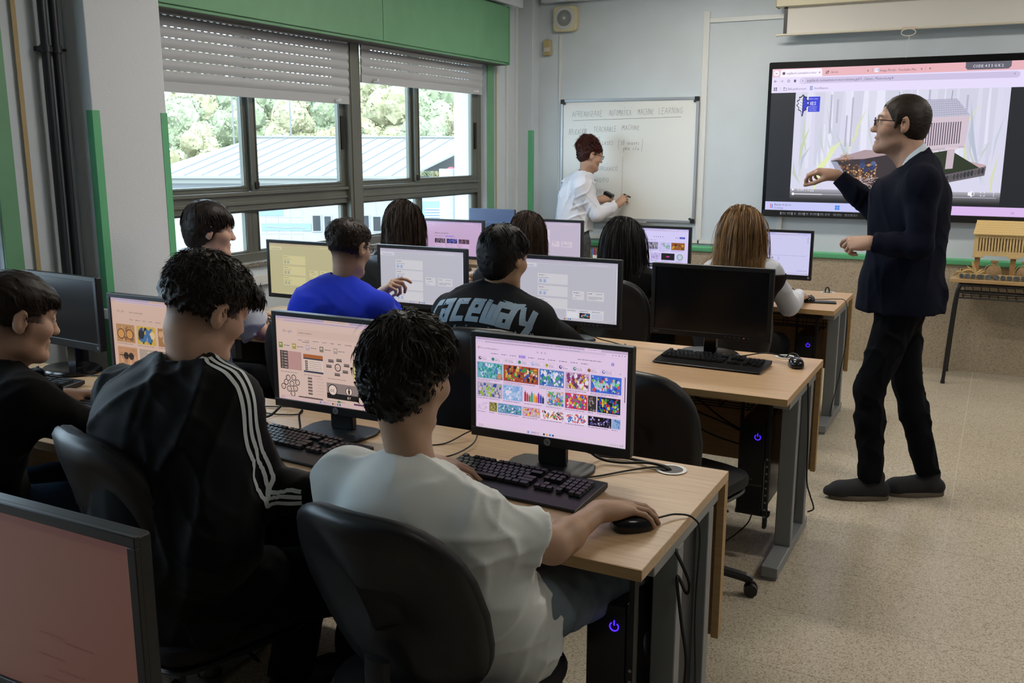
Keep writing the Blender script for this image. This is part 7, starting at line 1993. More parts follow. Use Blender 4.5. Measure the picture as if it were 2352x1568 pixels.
    for hp, kn, an in ((hL, 'knL', 'anL'), (hR, 'knR', 'anR')):
        kn, an = V3(J[kn]), V3(J[an])
        leg_prims(B, hp, kn, an + np.array([0, 0, .02]), g, a=.084, b=.056, c=.046)
        B.cut(an + np.array([0, 0, -.01]), an - kn, .09)
    v, f = B.mesh(Lg.get('disp'))
    add_np(Lg.get('name', 'trousers'), v, f, Lg['mat'], root)
    if feet:
        for an, td in (('anL', 'toeL'), ('anR', 'toeR')):
            shoe(root, (J[an][0], J[an][1], 0), J.get(td, fr), shoe_m or mat('dark_sneaker', '1a1a1c', .6), sole_m or mat('sneaker_sole', '8c8c88', .6), z0=J.get('footz', {}).get(an, 0.0), hs=Lg.get('shoe_h', .009))
    return root, P, M, garment, body, (lat, fr, up)
# ------------------------------------------------------------------ people
SKIN1 = skin_mat('skin_olive', 'ad8c74', '2c211b'); SKIN2 = skin_mat('skin_light', 'bd9a84', '2a1d16'); SKIN3 = skin_mat('skin_tan', 'ae7d5c', '1c1512'); SKIN4 = skin_mat('skin_mature', 'ad8a76', '3a302a', '8a5a4a')
HB = hair_mat('hair_black_brown', '0c0907', '33261b'); HBR = hair_mat('hair_brown', '120d0a', '3d2a1c'); HBK = hair_mat('hair_black', '060506', '151113', .5); HRED = hair_mat('hair_auburn', '1e0c0a', '5a2218')
def blonde_mat():
    m, n, l, b = node_mat('hair_blonde'); a = n.new('ShaderNodeAttribute'); a.attribute_name = 'tone'
    r = ramp(n, [(0, '3a2817'), (.3, '664a2c'), (.6, '967448'), (1, 'd6b67e')]); l.new(a.outputs['Fac'], r.inputs['Fac']); l.new(r.outputs['Color'], b.inputs['Base Color']); b.inputs['Roughness'].default_value = .42
    return m
HBL = blonde_mat()
def cloth(name, col, rough=.9, bump=(900, .2, .0006), vary=None, sheen=.0): return mat(name, col, rough, spec=.12, bump=bump, vary=vary, sheen=sheen)
C_WHITE = cloth('white_jersey', 'd2d6d4'); C_BLACK = cloth('black_knit', '060607', sheen=.05); C_NAVY = cloth('navy_wool', '090d1c', bump=(500, .4, .001)); C_BLUE = cloth('royal_blue_fleece', '1c34c0', sheen=.1); C_CHAR = cloth('washed_charcoal_cotton', '1b1c20', vary=(8, '24262a', .6))
C_TRACK = cloth('black_tracksuit_fabric', '050609', .6, sheen=.05); C_GREY = cloth('pale_grey_jersey', 'aeb2b8'); C_BLOUSE = cloth('white_cotton_shirt', 'c9ccd5'); C_VEST = cloth('dark_brown_vest', '241a1c')
C_DENIM = cloth('light_blue_denim', '58636e', vary=(14, '74808a', .8)); C_DDENIM = cloth('black_denim', '0c0d10', vary=(20, '121316', .6)); C_GDENIM = cloth('grey_denim', '3a3c40', vary=(16, '54565a', .8)); C_NTROU = cloth('dark_navy_trousers', '080a10')
STRIPE = cloth('white_stripe_tape', 'd0d6d6')
SOLE_B = mat('brown_grey_sole', '5a5046', .7)

def fade_std(lowz=-.02, hi=.05):
    def f(x, y, z):
        back = np.clip((.060 - y) / .02, 0, 1)
        return back * np.clip((z - (lowz - .045)) / .06, 0, 1) * np.where((np.abs(x) > .05) & (y > .0) & (z < .0), np.clip((.03 - y) / .02, 0, 1), 1) * .92
    return f
def vol_mop(hgt=.115, low=.005, side=.080, fy=.070, frz=.068, fr=.014, nape=False):
    """hair cap: full on top, thinning to the skin above the ears; fringe over the brow; nape: hair down the back of the head"""
    def f(B, P):
        M_ = f.M; s = f.s
        B.ell(P(0, -.016, .036), (.0790 * s, .0995 * s, .0885 * s), M_, k=.01)
        B.ell(P(0, -.012, .066), (side * s, .098 * s, (hgt - .058) * s), M_, k=.03)
        B.cone(P(-.034, fy, frz), P(.034, fy, frz), fr * s, k=.03)
        if nape:
            B.ell(P(0, -.040, .010), ((side + .002) * s, .078 * s, .080 * s), M_, k=.03)
            B.ell(P(0, -.052, -.040), (.060 * s, .050 * s, .055 * s), M_, k=.03)
        B.ell(P(0, .118, -.010), (.072 * s, .050 * s, .070 * s), M_, k=.012, op='-')
        for sx in (-1, 1): B.ell(P(sx * .096, .010, low - .046), (.026 * s, .050 * s, .050 * s), M_, k=.008, op='-')
        if not nape: B.ell(P(0, -.08, low - .105), (.12 * s, .09 * s, .075 * s), M_, k=.008, op='-')
    return f
def mk(f, M_, s): f.M = M_; f.s = s; return f
def seated(pel, kn_dx=0.0, fwd=.42, kz=.50, fy=.30, yaw=0.0, footx=.02):
    """legs of somebody on a chair"""
    p = V3(pel); Rm = Rz(yaw)
    o = {}
    for sd, sg in (('L', -1), ('R', 1)):
        kn = p + Rm @ np.array([sg * (.13 + kn_dx), fwd, kz - p[2]]); an = kn + Rm @ np.array([sg * footx, fy - .32, 0]); an[2] = .085
        o['kn' + sd] = kn; o['an' + sd] = an; o['toe' + sd] = Rm @ np.array([sg * .15, 1, 0])
    return o
def glasses(root, P, M, s, m, r=.021, yo=.1045, temple=True):
    fr_ = MB(); L = V3(root.location)
    def W(x, y, z): return tuple(P(x, y, z) - L)
    for sx in (-1, 1):
        pts = [W(sx * .031 + r * 1.1 * math.copysign(abs(math.cos(a)) ** .8, math.cos(a)), yo - .10 * abs(.031 + r * math.cos(a) * 1.0 - .02) , .008 + r * .78 * math.copysign(abs(math.sin(a)) ** .8, math.sin(a))) for a in [2 * PI * k / 20 for k in range(20)]]
        fr_.tube(pts, .0021, n=6, closed=True)
        fr_.tube([W(sx * .0535, yo - .004, .014), W(sx * .071, yo - .025, .014), W(sx * .0795, .02, .012), W(sx * .082, -.006, .012), W(sx * .080, -.022, -.006)], .0020, n=6)
    fr_.tube([W(-.0095, yo + .001, .012), W(0, yo + .003, .014), W(.0095, yo + .001, .012)], .0020, n=6)
    g = obj('glasses', fr_, m, root)
    for sx in (-1, 1):
        q = MB(); q.add([W(sx * .031 + r * math.cos(a), yo - .10 * abs(.031 + r * math.cos(a) - .02), .008 + r * .76 * math.sin(a)) for a in [2 * PI * k / 16 for k in range(16)]], [tuple(range(16))]); obj('lens', q, GLASS, g)
    return g

def drape(root, garment_obj, pts, width, m, name='stripe', off=.0016, nrm=None):
    """ribbon laid on the surface of a garment; pts in room coordinates slightly outside it"""
    me = garment_obj.data
    co = np.empty(len(me.vertices) * 3, np.float32); me.vertices.foreach_get('co', co); co = co.reshape(-1, 3)
    bv = BVHTree.FromPolygons([Vector(c) for c in co], [tuple(p.vertices) for p in me.polygons])
    L = Vector(root.location); C_ = [p - L for p in curve_pts(pts, 14)]
    out = []
    on = []
    for p in C_:
        loc, nr, _, _ = bv.find_nearest(p); on.append((loc, nr))
    for i, (loc, nr) in enumerate(on):
        t = (on[min(i + 1, len(on) - 1)][0] - on[max(i - 1, 0)][0]).normalized(); sd = t.cross(nr).normalized()
        row = []
        for u in (-.5, -.17, .17, .5):
            l2, n2, _, _ = bv.find_nearest(loc + sd * width * u + nr * .004); row.append(l2 + n2 * off)
        out.append(row)
    q = MB(); vs = [v for r_ in out for v in r_]
    fs = [(i * 4 + j, i * 4 + j + 1, (i + 1) * 4 + j + 1, (i + 1) * 4 + j) for i in range(len(out) - 1) for j in range(3)]
    q.add(vs, fs); o = obj(name, q, m, garment_obj)
    return o, on

# --- teacher standing at the right
J = dict(pel=(-.375, 4.60, .93), neck=(-.335, 4.60, 1.565), head=(-.437, 4.60, 1.727), yaw=R(99), pitch=R(4), shL=(-.315, 4.405, 1.485), shR=(-.355, 4.79, 1.50),
         elL=(-.300, 4.36, 1.215), wrL=(-.500, 4.37, 1.222), elR=(-.545, 4.84, 1.335), wrR=(-.728, 4.80, 1.500), bend=-.01,
         knL=(-.470, 4.50, .53), anL=(-.435, 4.515, .10), knR=(-.325, 4.69, .54), anR=(-.205, 4.69, .115), toeL=(-.265, -.115, 0), toeR=(-.27, -.13, 0),
         handL=dict(d=(-1, .0, -.05), up=(.0, -.72, .70), curl=(.55, .95, 1.1, 1.15), thumb=.5, spread=.03, s=.98), handR=dict(d=(-1, -.15, .28), up=(-.25, -.35, 1), curl=(.62, .75, .85, .9), thumb=.6, pinch=True, s=1.0), footz={'anR': .0})
def fade_man(x, y, z):
    f = np.clip((z - (-.035)) / .05, 0, 1) * np.clip((.035 - y) / .02, 0, 1)
    beard = .22 * (z < -.03) * (y > -.01) * np.clip((-.03 - z) / .02, 0, 1)
    return np.maximum(f * .95, beard)
def ex_man(B):
    B.cone((-.215, 4.60, 1.0), (-.215, 4.60, .915), .02, k=.03)
    B.cone((-.385, 4.60, 1.0), (-.385, 4.60, .90), .182, .186, k=.06, n=(0, 1, 0), f=1.0); B.cut((-.385, 4.6, .898), (0, 0, -1), .5)
    B.cone((-.44, 4.60, 1.40), (-.40, 4.60, 1.05), .115, .13, k=.06, n=(0, 1, 0), f=1.0); B.cone((-.33, 4.60, 1.40), (-.34, 4.60, 1.15), .125, .13, k=.06)
man = person('standing man in dark navy jacket and glasses gesturing with raised hand, beside the wall display', J, SKIN4,
             dict(mat=C_NAVY, g=.016, ag=.018, neck='collar', name='jacket', disp=folds(.007, .12, 3), extra=ex_man, hem=-.05, cuff=.96, h=.006),
             dict(mat=C_NTROU, g=.012, disp=folds(.008, .09, 8), h=.0075, shoe_h=.0055), head_s=1.08, fade=fade_man, mouth_open=.004, nose=1.5, shoe_m=mat('navy_suede', '14161c', .8), sole_m=SOLE_B, neck_r=.055)
root, P, M, garment, body, fr3 = man
def vol_man(B, P_):
    B.ell(P_(0, -.014, .038), (.0855, .1070, .0960), M, k=.01); B.ell(P_(0, -.040, -.004), (.0810, .0750, .0810), M, k=.02)
    B.cut(P_(0, .040, .012), M @ np.array([0, .90, -.44]), .20)
    for sx in (-1, 1): B.ell(P_(sx * .094, .008, -.030), (.026, .040, .052), M, k=.006, op='-'); B.cone(P_(sx * .0745, .026, -.012), P_(sx * .073, .022, .04), .006, .009, k=.008)
short_hair(root, J['head'], M, 1.08, vol_man, HBR, n=6480, L=.015, r=0.0010, seed=4, lift=.06, jit=.25, rough=.0015, down=.2)
glasses(root, P, M, 1.08, mat('black_spectacle_frame', '0c0c0e', .3))
collar(root, root, J, P, mat('pale_blue_collar', 'b4c4cf', .7), h=.062, r0=1.16, r1=1.10, neck_r=.058, base=.01, name='shirt_collar', lean=-.42)
collar(root, garment, J, P, C_NAVY, h=.036, r0=1.40, r1=1.28, neck_r=.058, base=.006, lean=-.42, th=.008)

# --- boy in the white T-shirt
J = dict(pel=(-.985, 1.735, .575), neck=(-1.085, 1.585, .914), head=(-1.090, 1.622, 1.146), yaw=R(-6), pitch=R(-12), roll=R(3), shL=(-1.245, 1.60, .893), shR=(-.925, 1.60, .843),
         elL=(-1.325, 1.80, .80), wrL=(-1.318, 2.035, .792), elR=(-.800, 1.735, .775), wrR=(-.772, 1.928, .792), bend=.02,
         handL=dict(d=(.95, .32, -.02), up=(0, -.1, 1), curl=(.32, .36, .42, .45), thumb=.3, spread=.12, s=.97), handR=dict(d=(.62, .78, .02), up=(-.15, -.05, 1), curl=(.30, .32, .36, .4), thumb=.2, spread=.13, s=.97))
J.update(seated(J['pel'], .02, .40, .55, .34, R(-8)))
def ex_w(B):
    # draped fullness over the back, sleeve folds and loose hem beside the chair
    B.cone((-1.09, 1.535, .86), (-1.02, 1.61, .62), .10, .12, k=.06)
    B.cone((-.935, 1.61, .83), (-.91, 1.66, .66), .065, .085, k=.06); B.cone((-.91, 1.67, .66), (-.88, 1.72, .54), .09, .085, k=.06)
white = person('boy in plain white T-shirt using mouse, seated at the nearest desk end', J, SKIN1,
               dict(mat=C_WHITE, g=.018, sleeve='short', slen=.74, neck='crew', name='t_shirt', disp=folds(.0080, .085, 6, sharp=2.0), extra=ex_w, hem=-.05, h=.006, nh=-.004),
               dict(mat=C_DENIM, g=.014, disp=folds(.0045, .07, 12), name='jeans', h=.009), skin_arm=True, head_s=1.0, neck_r=.044, brow=.9, fade=fade_std(-.03))
root, P, M, garment, body, fr3 = white
vm = mk(vol_mop(.130, .002, .087, .072, .064, .016, nape=True), M, 1.0)
short_hair(root, J['head'], M, 1.0, vm, HB, n=9360, L=.046, r=0.0012, seed=11, jit=.50, lift=.26, rough=.012, down=.10, curl=.10, tonev=(0, 1), h=.0042)
q = MB(); cc = V3(J['neck']) - V3(root.location)
pts = [tuple(cc + V3((.010 + .058 * math.cos(a), -.006 + .060 * math.sin(a), .028 - .020 * math.sin(a) * -1 - .008))) for a in [2 * PI * k / 30 for k in range(30)]]
q.tube(pts, .0018, n=5, closed=True); obj('neck_chain', q, mat('steel_chain', '9a9a90', .3, metal=.9), root)

# --- boy in the striped track jacket
J = dict(pel=(-1.725, 1.560, 0.570), neck=(-1.720, 1.600, 1.085), head=(-1.710, 1.665, 1.235), yaw=R(-14), pitch=R(-22), roll=R(6), shL=(-1.930, 1.600, 1.005), shR=(-1.605, 1.605, 1.035),
         elL=(-2.095, 1.800, 0.810), wrL=(-2.120, 2.040, 0.785), elR=(-1.540, 1.665, 0.795), wrR=(-1.400, 1.700, 0.800), bend=.05,
         handL=dict(d=(.10, 1, .1), up=(-.5, .2, 1), curl=(.6, .8, .9, 1.0), thumb=.5, s=.95), handR=dict(d=(.7, .7, 0), up=(0, 0, 1), curl=(.5, .5, .6, .6)))
J.update(seated(J['pel'], .05, .42, .50, .25, R(-25)))
def ex_s(B):
    B.cone((-1.765, 1.500, 0.980), (-1.745, 1.480, 0.700), .11, .14, k=.07); B.cone((-1.645, 1.540, 0.980), (-1.585, 1.520, 0.720), .09, .12, k=.06)
striped = person('boy in black track jacket with three white sleeve stripes, back to camera', J, SKIN2,
                 dict(mat=C_TRACK, g=.022, ag=.020, neck='none', name='track_jacket', disp=folds(.009, .11, 15), extra=ex_s, hem=-.06, h=.0068),
                 dict(mat=C_DDENIM, g=.022, disp=folds(.008, .07, 17), name='jeans'), head_s=1.04, neck_r=.052, fade=fade_std(-.02))
root, P, M, garment, body, fr3 = striped
collar(root, garment, J, P, C_TRACK, h=.060, r0=1.42, r1=1.22, neck_r=.055, base=.006, lean=-.15, th=.009, front=.2)
vm = mk(vol_mop(.128, .014, .083, .082, .068, .018), M, 1.04)
def vm2(B, P_):
    vm(B, P_); B.ell(P_(.01, .094, .060), (.058, .026, .024), M, k=.03)
short_hair(root, J['head'], M, 1.04, vm2, HB, n=8640, L=.027, r=0.0011, seed=21, jit=.9, lift=.42, rough=.008, down=.1, curl=.35, tonev=(0, 1), h=.0042)
nk = V3(J['neck']); sR, eR, wR = V3(J['shR']), V3(J['elR']), V3(J['wrR'])
for k in range(3):
    o_ = (k - 1) * .0185
    pts = [nk + V3((.062, .01 + o_, .035)), lerp(nk, sR, .8) + V3((.02, o_ - .005, .085)), sR + V3((.075, -.01 + o_, .035)), lerp(sR, eR, .35) + V3((.085, -.035 + o_, .0)), lerp(sR, eR, .7) + V3((.08, -.04 + o_ * 1.1, .0)),
           eR + V3((.055, -.060 + .3 * o_, .015 + o_)), lerp(eR, wR, .35) + V3((.02, -.07, .012 + o_)), lerp(eR, wR, .95) + V3((.0, -.07, .010 + o_))]
    drape(root, garment, [tuple(p) for p in pts], .0105, STRIPE)

# --- leftmost boy in black
J = dict(pel=(-2.575, 1.560, 0.570), neck=(-2.550, 1.640, 0.990), head=(-2.480, 1.695, 1.145), yaw=R(-22), pitch=R(-14), roll=R(2), shL=(-2.735, 1.620, 0.930), shR=(-2.390, 1.630, 0.925),
         elL=(-2.875, 1.850, 0.800), wrL=(-2.825, 2.060, 0.785), elR=(-2.285, 1.760, 0.810), wrR=(-2.495, 1.950, 0.785), bend=.03,
         handL=dict(d=(.3, 1, 0), up=(0, 0, 1)), handR=dict(d=(-.8, .6, 0), up=(0, 0, 1)))
J.update(seated(J['pel'], .03, .42, .50, .3, R(5)))
left = person('boy in black sweatshirt cut off by the left picture edge', J, SKIN2,
              dict(mat=C_BLACK, g=.024, ag=.022, neck='crew', name='sweatshirt', disp=folds(.008, .12, 25), hem=-.06, h=.009), dict(mat=cloth('blue_jeans', '33465e'), g=.018, name='jeans'), head_s=1.05, neck_r=.054, fade=fade_std(-.03), fat=.005, h_head=.0034)
root, P, M, garment, body, fr3 = left
vm = mk(vol_mop(.112, .012, .080, .074, .066, .014), M, 1.05)
short_hair(root, J['head'], M, 1.05, vm, HBR, n=5760, L=.026, r=0.0012, seed=31, jit=.25, lift=.12, rough=.003, down=.3, tonev=(0, .8), h=.0042)

# --- boy in grey tee by the window
J = dict(pel=(-3.23, 3.08, .57), neck=(-3.245, 3.12, 1.06), head=(-3.185, 3.155, 1.255), yaw=R(-40), pitch=R(-6), shL=(-3.41, 3.16, .985), shR=(-3.085, 3.06, .98),
         elL=(-3.50, 3.36, .82), wrL=(-3.42, 3.60, .785), elR=(-2.95, 3.20, .80), wrR=(-3.30, 3.52, .785), bend=.02,
         handL=dict(d=(.3, 1, 0), up=(0, 0, 1)), handR=dict(d=(-.35, 1, -.05), up=(0, 0, 1), curl=(.3, .35, .4, .45)))
J.update(seated(J['pel'], 0, .42, .50, .3, R(-10)))
def ex_g(B): B.cone((-3.15, 3.0, .95), (-3.14, 2.98, .66), .11, .14, k=.07)
grey = person('boy in loose pale grey T-shirt looking right, seated by the window', J, SKIN2,
              dict(mat=C_GREY, g=.026, sleeve='short', slen=.9, neck='crew', name='t_shirt', disp=folds(.010, .09, 35), hem=-.06, extra=ex_g, h=.007), dict(mat=C_BLACK, g=.018, name='trousers'), skin_arm=True, head_s=1.02, h_head=.0047, fade=fade_std(-.03))
root, P, M, garment, body, fr3 = grey
vm = mk(vol_mop(.126, -.002, .085, .076, .062, .014, nape=True), M, 1.02)
short_hair(root, J['head'], M, 1.02, vm, HBR, n=3744, L=.040, r=0.0019, seed=41, jit=.25, lift=.15, rough=.003, down=.6, tonev=(0, .9), h=.0055)

# --- boy in the blue sweater
J = dict(pel=(-2.46, 3.08, .57), neck=(-2.425, 3.12, 1.055), head=(-2.405, 3.155, 1.212), yaw=R(-2), pitch=R(-10), shL=(-2.60, 3.13, .96), shR=(-2.265, 3.13, .975),
         elL=(-2.72, 3.36, .80), wrL=(-2.62, 3.58, .785), elR=(-2.30, 3.38, .84), wrR=(-2.415, 3.37, .985), bend=.03,
         handL=dict(d=(.3, 1, 0), up=(0, 0, 1)), handR=dict(d=(.55, .1, .55), up=(-.3, -.3, 1), curl=(.5, .9, 1.1, 1.2), thumb=.6, spread=.05, s=.98))
J.update(seated(J['pel'], 0, .42, .50, .3, R(0)))
def ex_b(B): B.cone((-2.46, 3.02, .95), (-2.46, 3.0, .66), .13, .16, k=.07); B.cone((-2.34, 3.06, .92), (-2.33, 3.04, .7), .08, .12, k=.05)
blue = person('boy in bright royal blue sweater and glasses raising his right hand', J, SKIN1,
              dict(mat=C_BLUE, g=.022, ag=.018, neck='crew', name='sweater', disp=folds(.008, .11, 45), hem=-.06, extra=ex_b, h=.0085), dict(mat=C_DDENIM, g=.018, name='jeans'), neck_r=.045, head_s=.97, h_head=.0047, fade=fade_std(-.03))
root, P, M, garment, body, fr3 = blue
vm = mk(vol_mop(.118, .014, .080, .073, .070, .014), M, .97)
short_hair(root, J['head'], M, .97, vm, HBR, n=6480, L=.018, r=0.0012, seed=51, jit=.7, lift=.35, rough=.005, down=.15, curl=.3, tonev=(0, .9), h=.0055)
glasses(root, P, M, .97, mat('black_spectacle_frame', '0c0c0e', .3))

# --- boy in the lettered dark T-shirt
J = dict(pel=(-1.74, 3.08, .57), neck=(-1.70, 3.125, 1.075), head=(-1.672, 3.155, 1.212), yaw=R(-12), pitch=R(-12), shL=(-1.885, 3.13, .985), shR=(-1.540, 3.13, .99),
         elL=(-2.00, 3.36, .80), wrL=(-1.86, 3.58, .785), elR=(-1.43, 3.34, .80), wrR=(-1.44, 3.62, .785), bend=.03,
         handL=dict(d=(.3, 1, 0), up=(0, 0, 1)), handR=dict(d=(.1, 1, -.05), up=(0, .1, 1), curl=(.4, .4, .45, .5)))
J.update(seated(J['pel'], 0, .42, .50, .3, R(0)))
def ex_r(B): B.cone((-1.76, 3.03, .95), (-1.76, 3.01, .66), .14, .17, k=.08); B.cone((-1.64, 3.05, .95), (-1.64, 3.03, .7), .12, .15, k=.06)
race = person('boy in washed charcoal T-shirt with large pale blue lettering across the back', J, SKIN1,
              dict(mat=C_CHAR, g=.024, sleeve='short', slen=1.15, neck='crew', name='t_shirt', disp=folds(.005, .14, 55), hem=-.06, extra=ex_r, h=.0075), dict(mat=C_DDENIM, g=.018, name='jeans'), neck_r=.046, skin_arm=True, head_s=.98, h_head=.0047, fade=fade_std(-.03))
root, P, M, garment, body, fr3 = race
vm = mk(vol_mop(.121, .006, .083, .076, .066, .013, nape=True), M, .98)
short_hair(root, J['head'], M, .98, vm, HBK, n=7920, L=.024, r=0.0012, seed=61, jit=.45, lift=.40, rough=.003, down=.3, tonev=(0, .9), h=.0055)
# lettering projected on the back
me = garment.data; co = np.empty(len(me.vertices) * 3, np.float32); me.vertices.foreach_get('co', co); co = co.reshape(-1, 3)
bv = BVHTree.FromPolygons([Vector(c_) for c_ in co], [tuple(p.vertices) for p in me.polygons])
LG = {'r': '0,0 .12,.95 .8,.95', 'a': '.15,.95 .85,.95 .72,.05 .1,.05 .16,.5 .78,.5', 'c': '.85,.92 .2,.92 .08,.08 .78,.08', 'e': '.1,.5 .82,.5 .88,.92 .22,.92 .08,.08 .8,.08', 'w': '.15,.95 .05,.08 .5,.08 .6,.8|.5,.08 .95,.08 1.05,.95',
      'y': '.1,.95 .3,.35 .75,.35|.95,.95 .75,.2 .35,-.45', 'O': '.1,0 .2,1 .8,1 .7,0 .1,0', 'R': '0,0 .15,1 .7,1 .7,.5 .1,.5|.35,.5 .7,0', 'T': '.1,1 .9,1|.5,1 .4,0', 'E': '.8,1 .15,1 0,0 .7,0|.1,.5 .6,.5', 'A': '0,0 .45,1 .8,0|.15,.35 .65,.35', 'M': '0,0 .15,1 .45,.3 .8,1 .85,0', 'n': '0,0 .18,1 .75,1 .6,0', 'o': '.1,0 .25,1 .85,1 .7,0 .1,0', 'S': '.8,1 .1,1 .1,.5 .75,.5 .7,0 0,0', 'P': '0,0 .15,1 .75,1 .7,.5 .1,.5'}
def lettering(name, word, x, z, h, w, cw, m, arc=0.0, gap=.2):
    q = MB(); L = Vector(root.location); x0 = x
    tot = len(word) * (cw + gap) * h
    def proj(px, pz):
        u = (px - x0) / max(tot, .01) - .42
        p = Vector((px, 2.4, pz - arc * u * u * 4)) - L
        loc, nr, _, _ = bv.ray_cast(p, Vector((0, 1, 0)))
        return None if loc is None else loc + nr * .0012
    for ch in word:
        if ch != ' ':
            for st in LG[ch].split('|'):
                Pp = [Vector((float(a.split(',')[0]) * cw, float(a.split(',')[1]))) for a in st.split()]
                for i in range(len(Pp) - 1):
                    a, b_ = Pp[i], Pp[i + 1]; d = (b_ - a); n_ = max(2, int(d.length * h / .008)); d.normalize(); nr2 = Vector((-d.y, d.x)) * w / 2
                    a2, b2 = a - d * w * .42, b_ + d * w * .42
                    rows = []
                    for j in range(n_ + 1):
                        c_ = a2.lerp(b2, j / n_); rr = [proj(x + (c_.x + s_ * nr2.x) * h, z + (c_.y + s_ * nr2.y) * h) for s_ in (-1, 0, 1)]
                        rows.append(rr)
                    for j in range(n_):
                        for s_ in (0, 1):
                            F4 = [rows[j][s_], rows[j][s_ + 1], rows[j + 1][s_ + 1], rows[j + 1][s_]]
                            if all(v_ is not None for v_ in F4): q.add(F4, [(0, 1, 2, 3)])
        x += (cw + gap) * h
    o = obj(name, q, m, garment, smooth=False); return o
PRINT = mat('pale_blue_print', '8ba3b8', .8)
lettering('lettering', 'raceway', -1.870, 1.008, .068, .27, .64, PRINT, arc=.040, gap=.18)
lettering('lettering', 'SPORT TEAM', -1.865, .980, .011, .13, .8, PRINT, arc=.035, gap=2.9)
lettering('lettering', 'nor', -1.850, .912, .050, .09, .75, PRINT, arc=-.02, gap=.2)
q = MB(); L = Vector(root.location); st_ = []
for (u, w_) in ((-.06, .032), (-.012, .010), (.0, .040), (.010, .008), (.062, -.040), (.008, -.012), (-.012, -.026), (-.012, -.004)):
    loc, nr, _, _ = bv.ray_cast(Vector((-1.545 + u, 2.4, 1.052 + w_ * .7)) - L, Vector((0, 1, 0)))
    if loc: st_.append(loc + nr * .0014)
q.add(st_, [tuple(range(len(st_)))]); obj('star_print', q, PRINT, garment)

# --- front row girls
def girl(label, J, hairm, topm, length, wave, seed, skin=SKIN2, tw=.92, n=6000, sleeve='long', extra=None, tone=None, hs=.98, spread=1.0, fall=(0, -.03), r=.0024, top_name='top', base_r=1.0):
    J.update(seated(J['pel'], 0, .42, .50, .3, R(0)))
    rs = person(label, J, skin, dict(mat=topm, g=.014, ag=.014, neck='crew', name=top_name, disp=folds(.007, .09, seed), hem=-.05, extra=extra or (lambda B: None), h=.011), dict(mat=C_DDENIM, g=.014, name='jeans'), head_s=hs, h_head=.0058, h_body=.009, tw=tw, neck_r=.043, brow=.8)
    root, P, M, garment, body, fr3 = rs
    lat, fr, up = fr3; N_ = V3(J['neck'])
    caps = [(V3(J['shL']), V3(J['shR']), .088), (N_, V3(J['pel']), .135), (N_ - up * .0, N_ + up * .08, .062)]
    long_hair(root, J['head'], M, hs, hairm, length, n=n, seed=seed, push=caps, wave=wave, spread=spread, fall=fall, r=r, tonef=tone, base_r=base_r)
    return rs
J = dict(pel=(-3.45, 5.08, .57), neck=(-3.47, 5.11, .985), head=(-3.445, 5.14, 1.158), yaw=R(-38), pitch=R(-8), shL=(-3.62, 5.12, .90), shR=(-3.32, 5.10, .905), elL=(-3.70, 5.32, .78), wrL=(-3.55, 5.52, .785), elR=(-3.22, 5.30, .78), wrR=(-3.35, 5.52, .785),
         handL=dict(d=(.2, 1, 0), up=(0, 0, 1)), handR=dict(d=(-.2, 1, 0), up=(0, 0, 1)))
g7 = girl('girl with long wavy dark brown hair and thin glasses in front of the window', J, HBR, C_BLACK, .30, .012, 71, n=6500, spread=1.6, fall=(-.04, -.03), r=.0019, base_r=1.12)
glasses(g7[0], g7[1], g7[2], .98, mat('thin_silver_frame', 'a8a8b0', .3, metal=.7), r=.022)
J = dict(pel=(-2.60, 5.10, .57), neck=(-2.60, 5.14, .945), head=(-2.575, 5.18, 1.108), yaw=R(-5), pitch=R(-16), shL=(-2.75, 5.15, .87), shR=(-2.45, 5.15, .87), elL=(-2.90, 5.36, .79), wrL=(-3.13, 5.50, .785), elR=(-2.35, 5.34, .78), wrR=(-2.45, 5.54, .785),
         handL=dict(d=(-1, .35, 0), up=(0, 0, 1)), handR=dict(d=(-.2, 1, 0), up=(0, 0, 1)))
g8 = girl('girl with long dark brown hair and white sleeve beyond the lettered shirt boy', J, HBR, cloth('white_sleeve_knit', 'c8c8c6'), .22, .004, 72, n=4600, r=.0018)
q = MB(); wl_ = V3(J['wrL']) - V3(g8[0].location); dd = unit(V3(J['wrL']) - V3(J['elL'])); 
pts = [tuple(wl_ - dd * .03 + (np.cross(dd, [0, 0, 1]) * math.cos(a) + V3((0, 0, 1)) * math.sin(a)) * .036) for a in [2 * PI * k / 20 for k in range(20)]]
q.tube(pts, .006, n=6, closed=True); obj('wrist_band', q, BLACKRUB, g8[0])
J = dict(pel=(-1.93, 5.08, .57), neck=(-1.935, 5.12, .945), head=(-1.935, 5.145, 1.098), yaw=R(-5), pitch=R(-8), shL=(-2.085, 5.12, .87), shR=(-1.785, 5.12, .875), elL=(-2.13, 5.32, .78), wrL=(-2.05, 5.54, .785), elR=(-1.74, 5.34, .78), wrR=(-1.82, 5.54, .785),
         handL=dict(d=(.2, 1, 0), up=(0, 0, 1)), handR=dict(d=(-.2, 1, 0), up=(0, 0, 1)))
g9 = girl('girl with long straight black hair and black top, left of the blonde girl', J, HBK, C_BLACK, .36, 0, 73, n=5200, spread=1.15, r=.0018)
J = dict(pel=(-1.235, 5.08, .57), neck=(-1.24, 5.12, 1.02), head=(-1.255, 5.145, 1.180), yaw=R(4), pitch=R(-12), shL=(-1.385, 5.12, .955), shR=(-1.09, 5.13, .965), elL=(-1.42, 5.34, .78), wrL=(-1.30, 5.56, .785), elR=(-1.00, 5.25, .775), wrR=(-1.005, 5.545, .79),
         handL=dict(d=(.2, 1, 0), up=(0, 0, 1)), handR=dict(d=(.12, 1, -.1), up=(0, .1, 1), curl=(.25, .28, .3, .35), spread=.14))
def tone_b(u, rg): return np.clip(rg.uniform(.25, .72, len(u)) - .12 * (u[:, 2] > .8) + .2 * (np.abs(u[:, 0]) > .45), 0, 1)
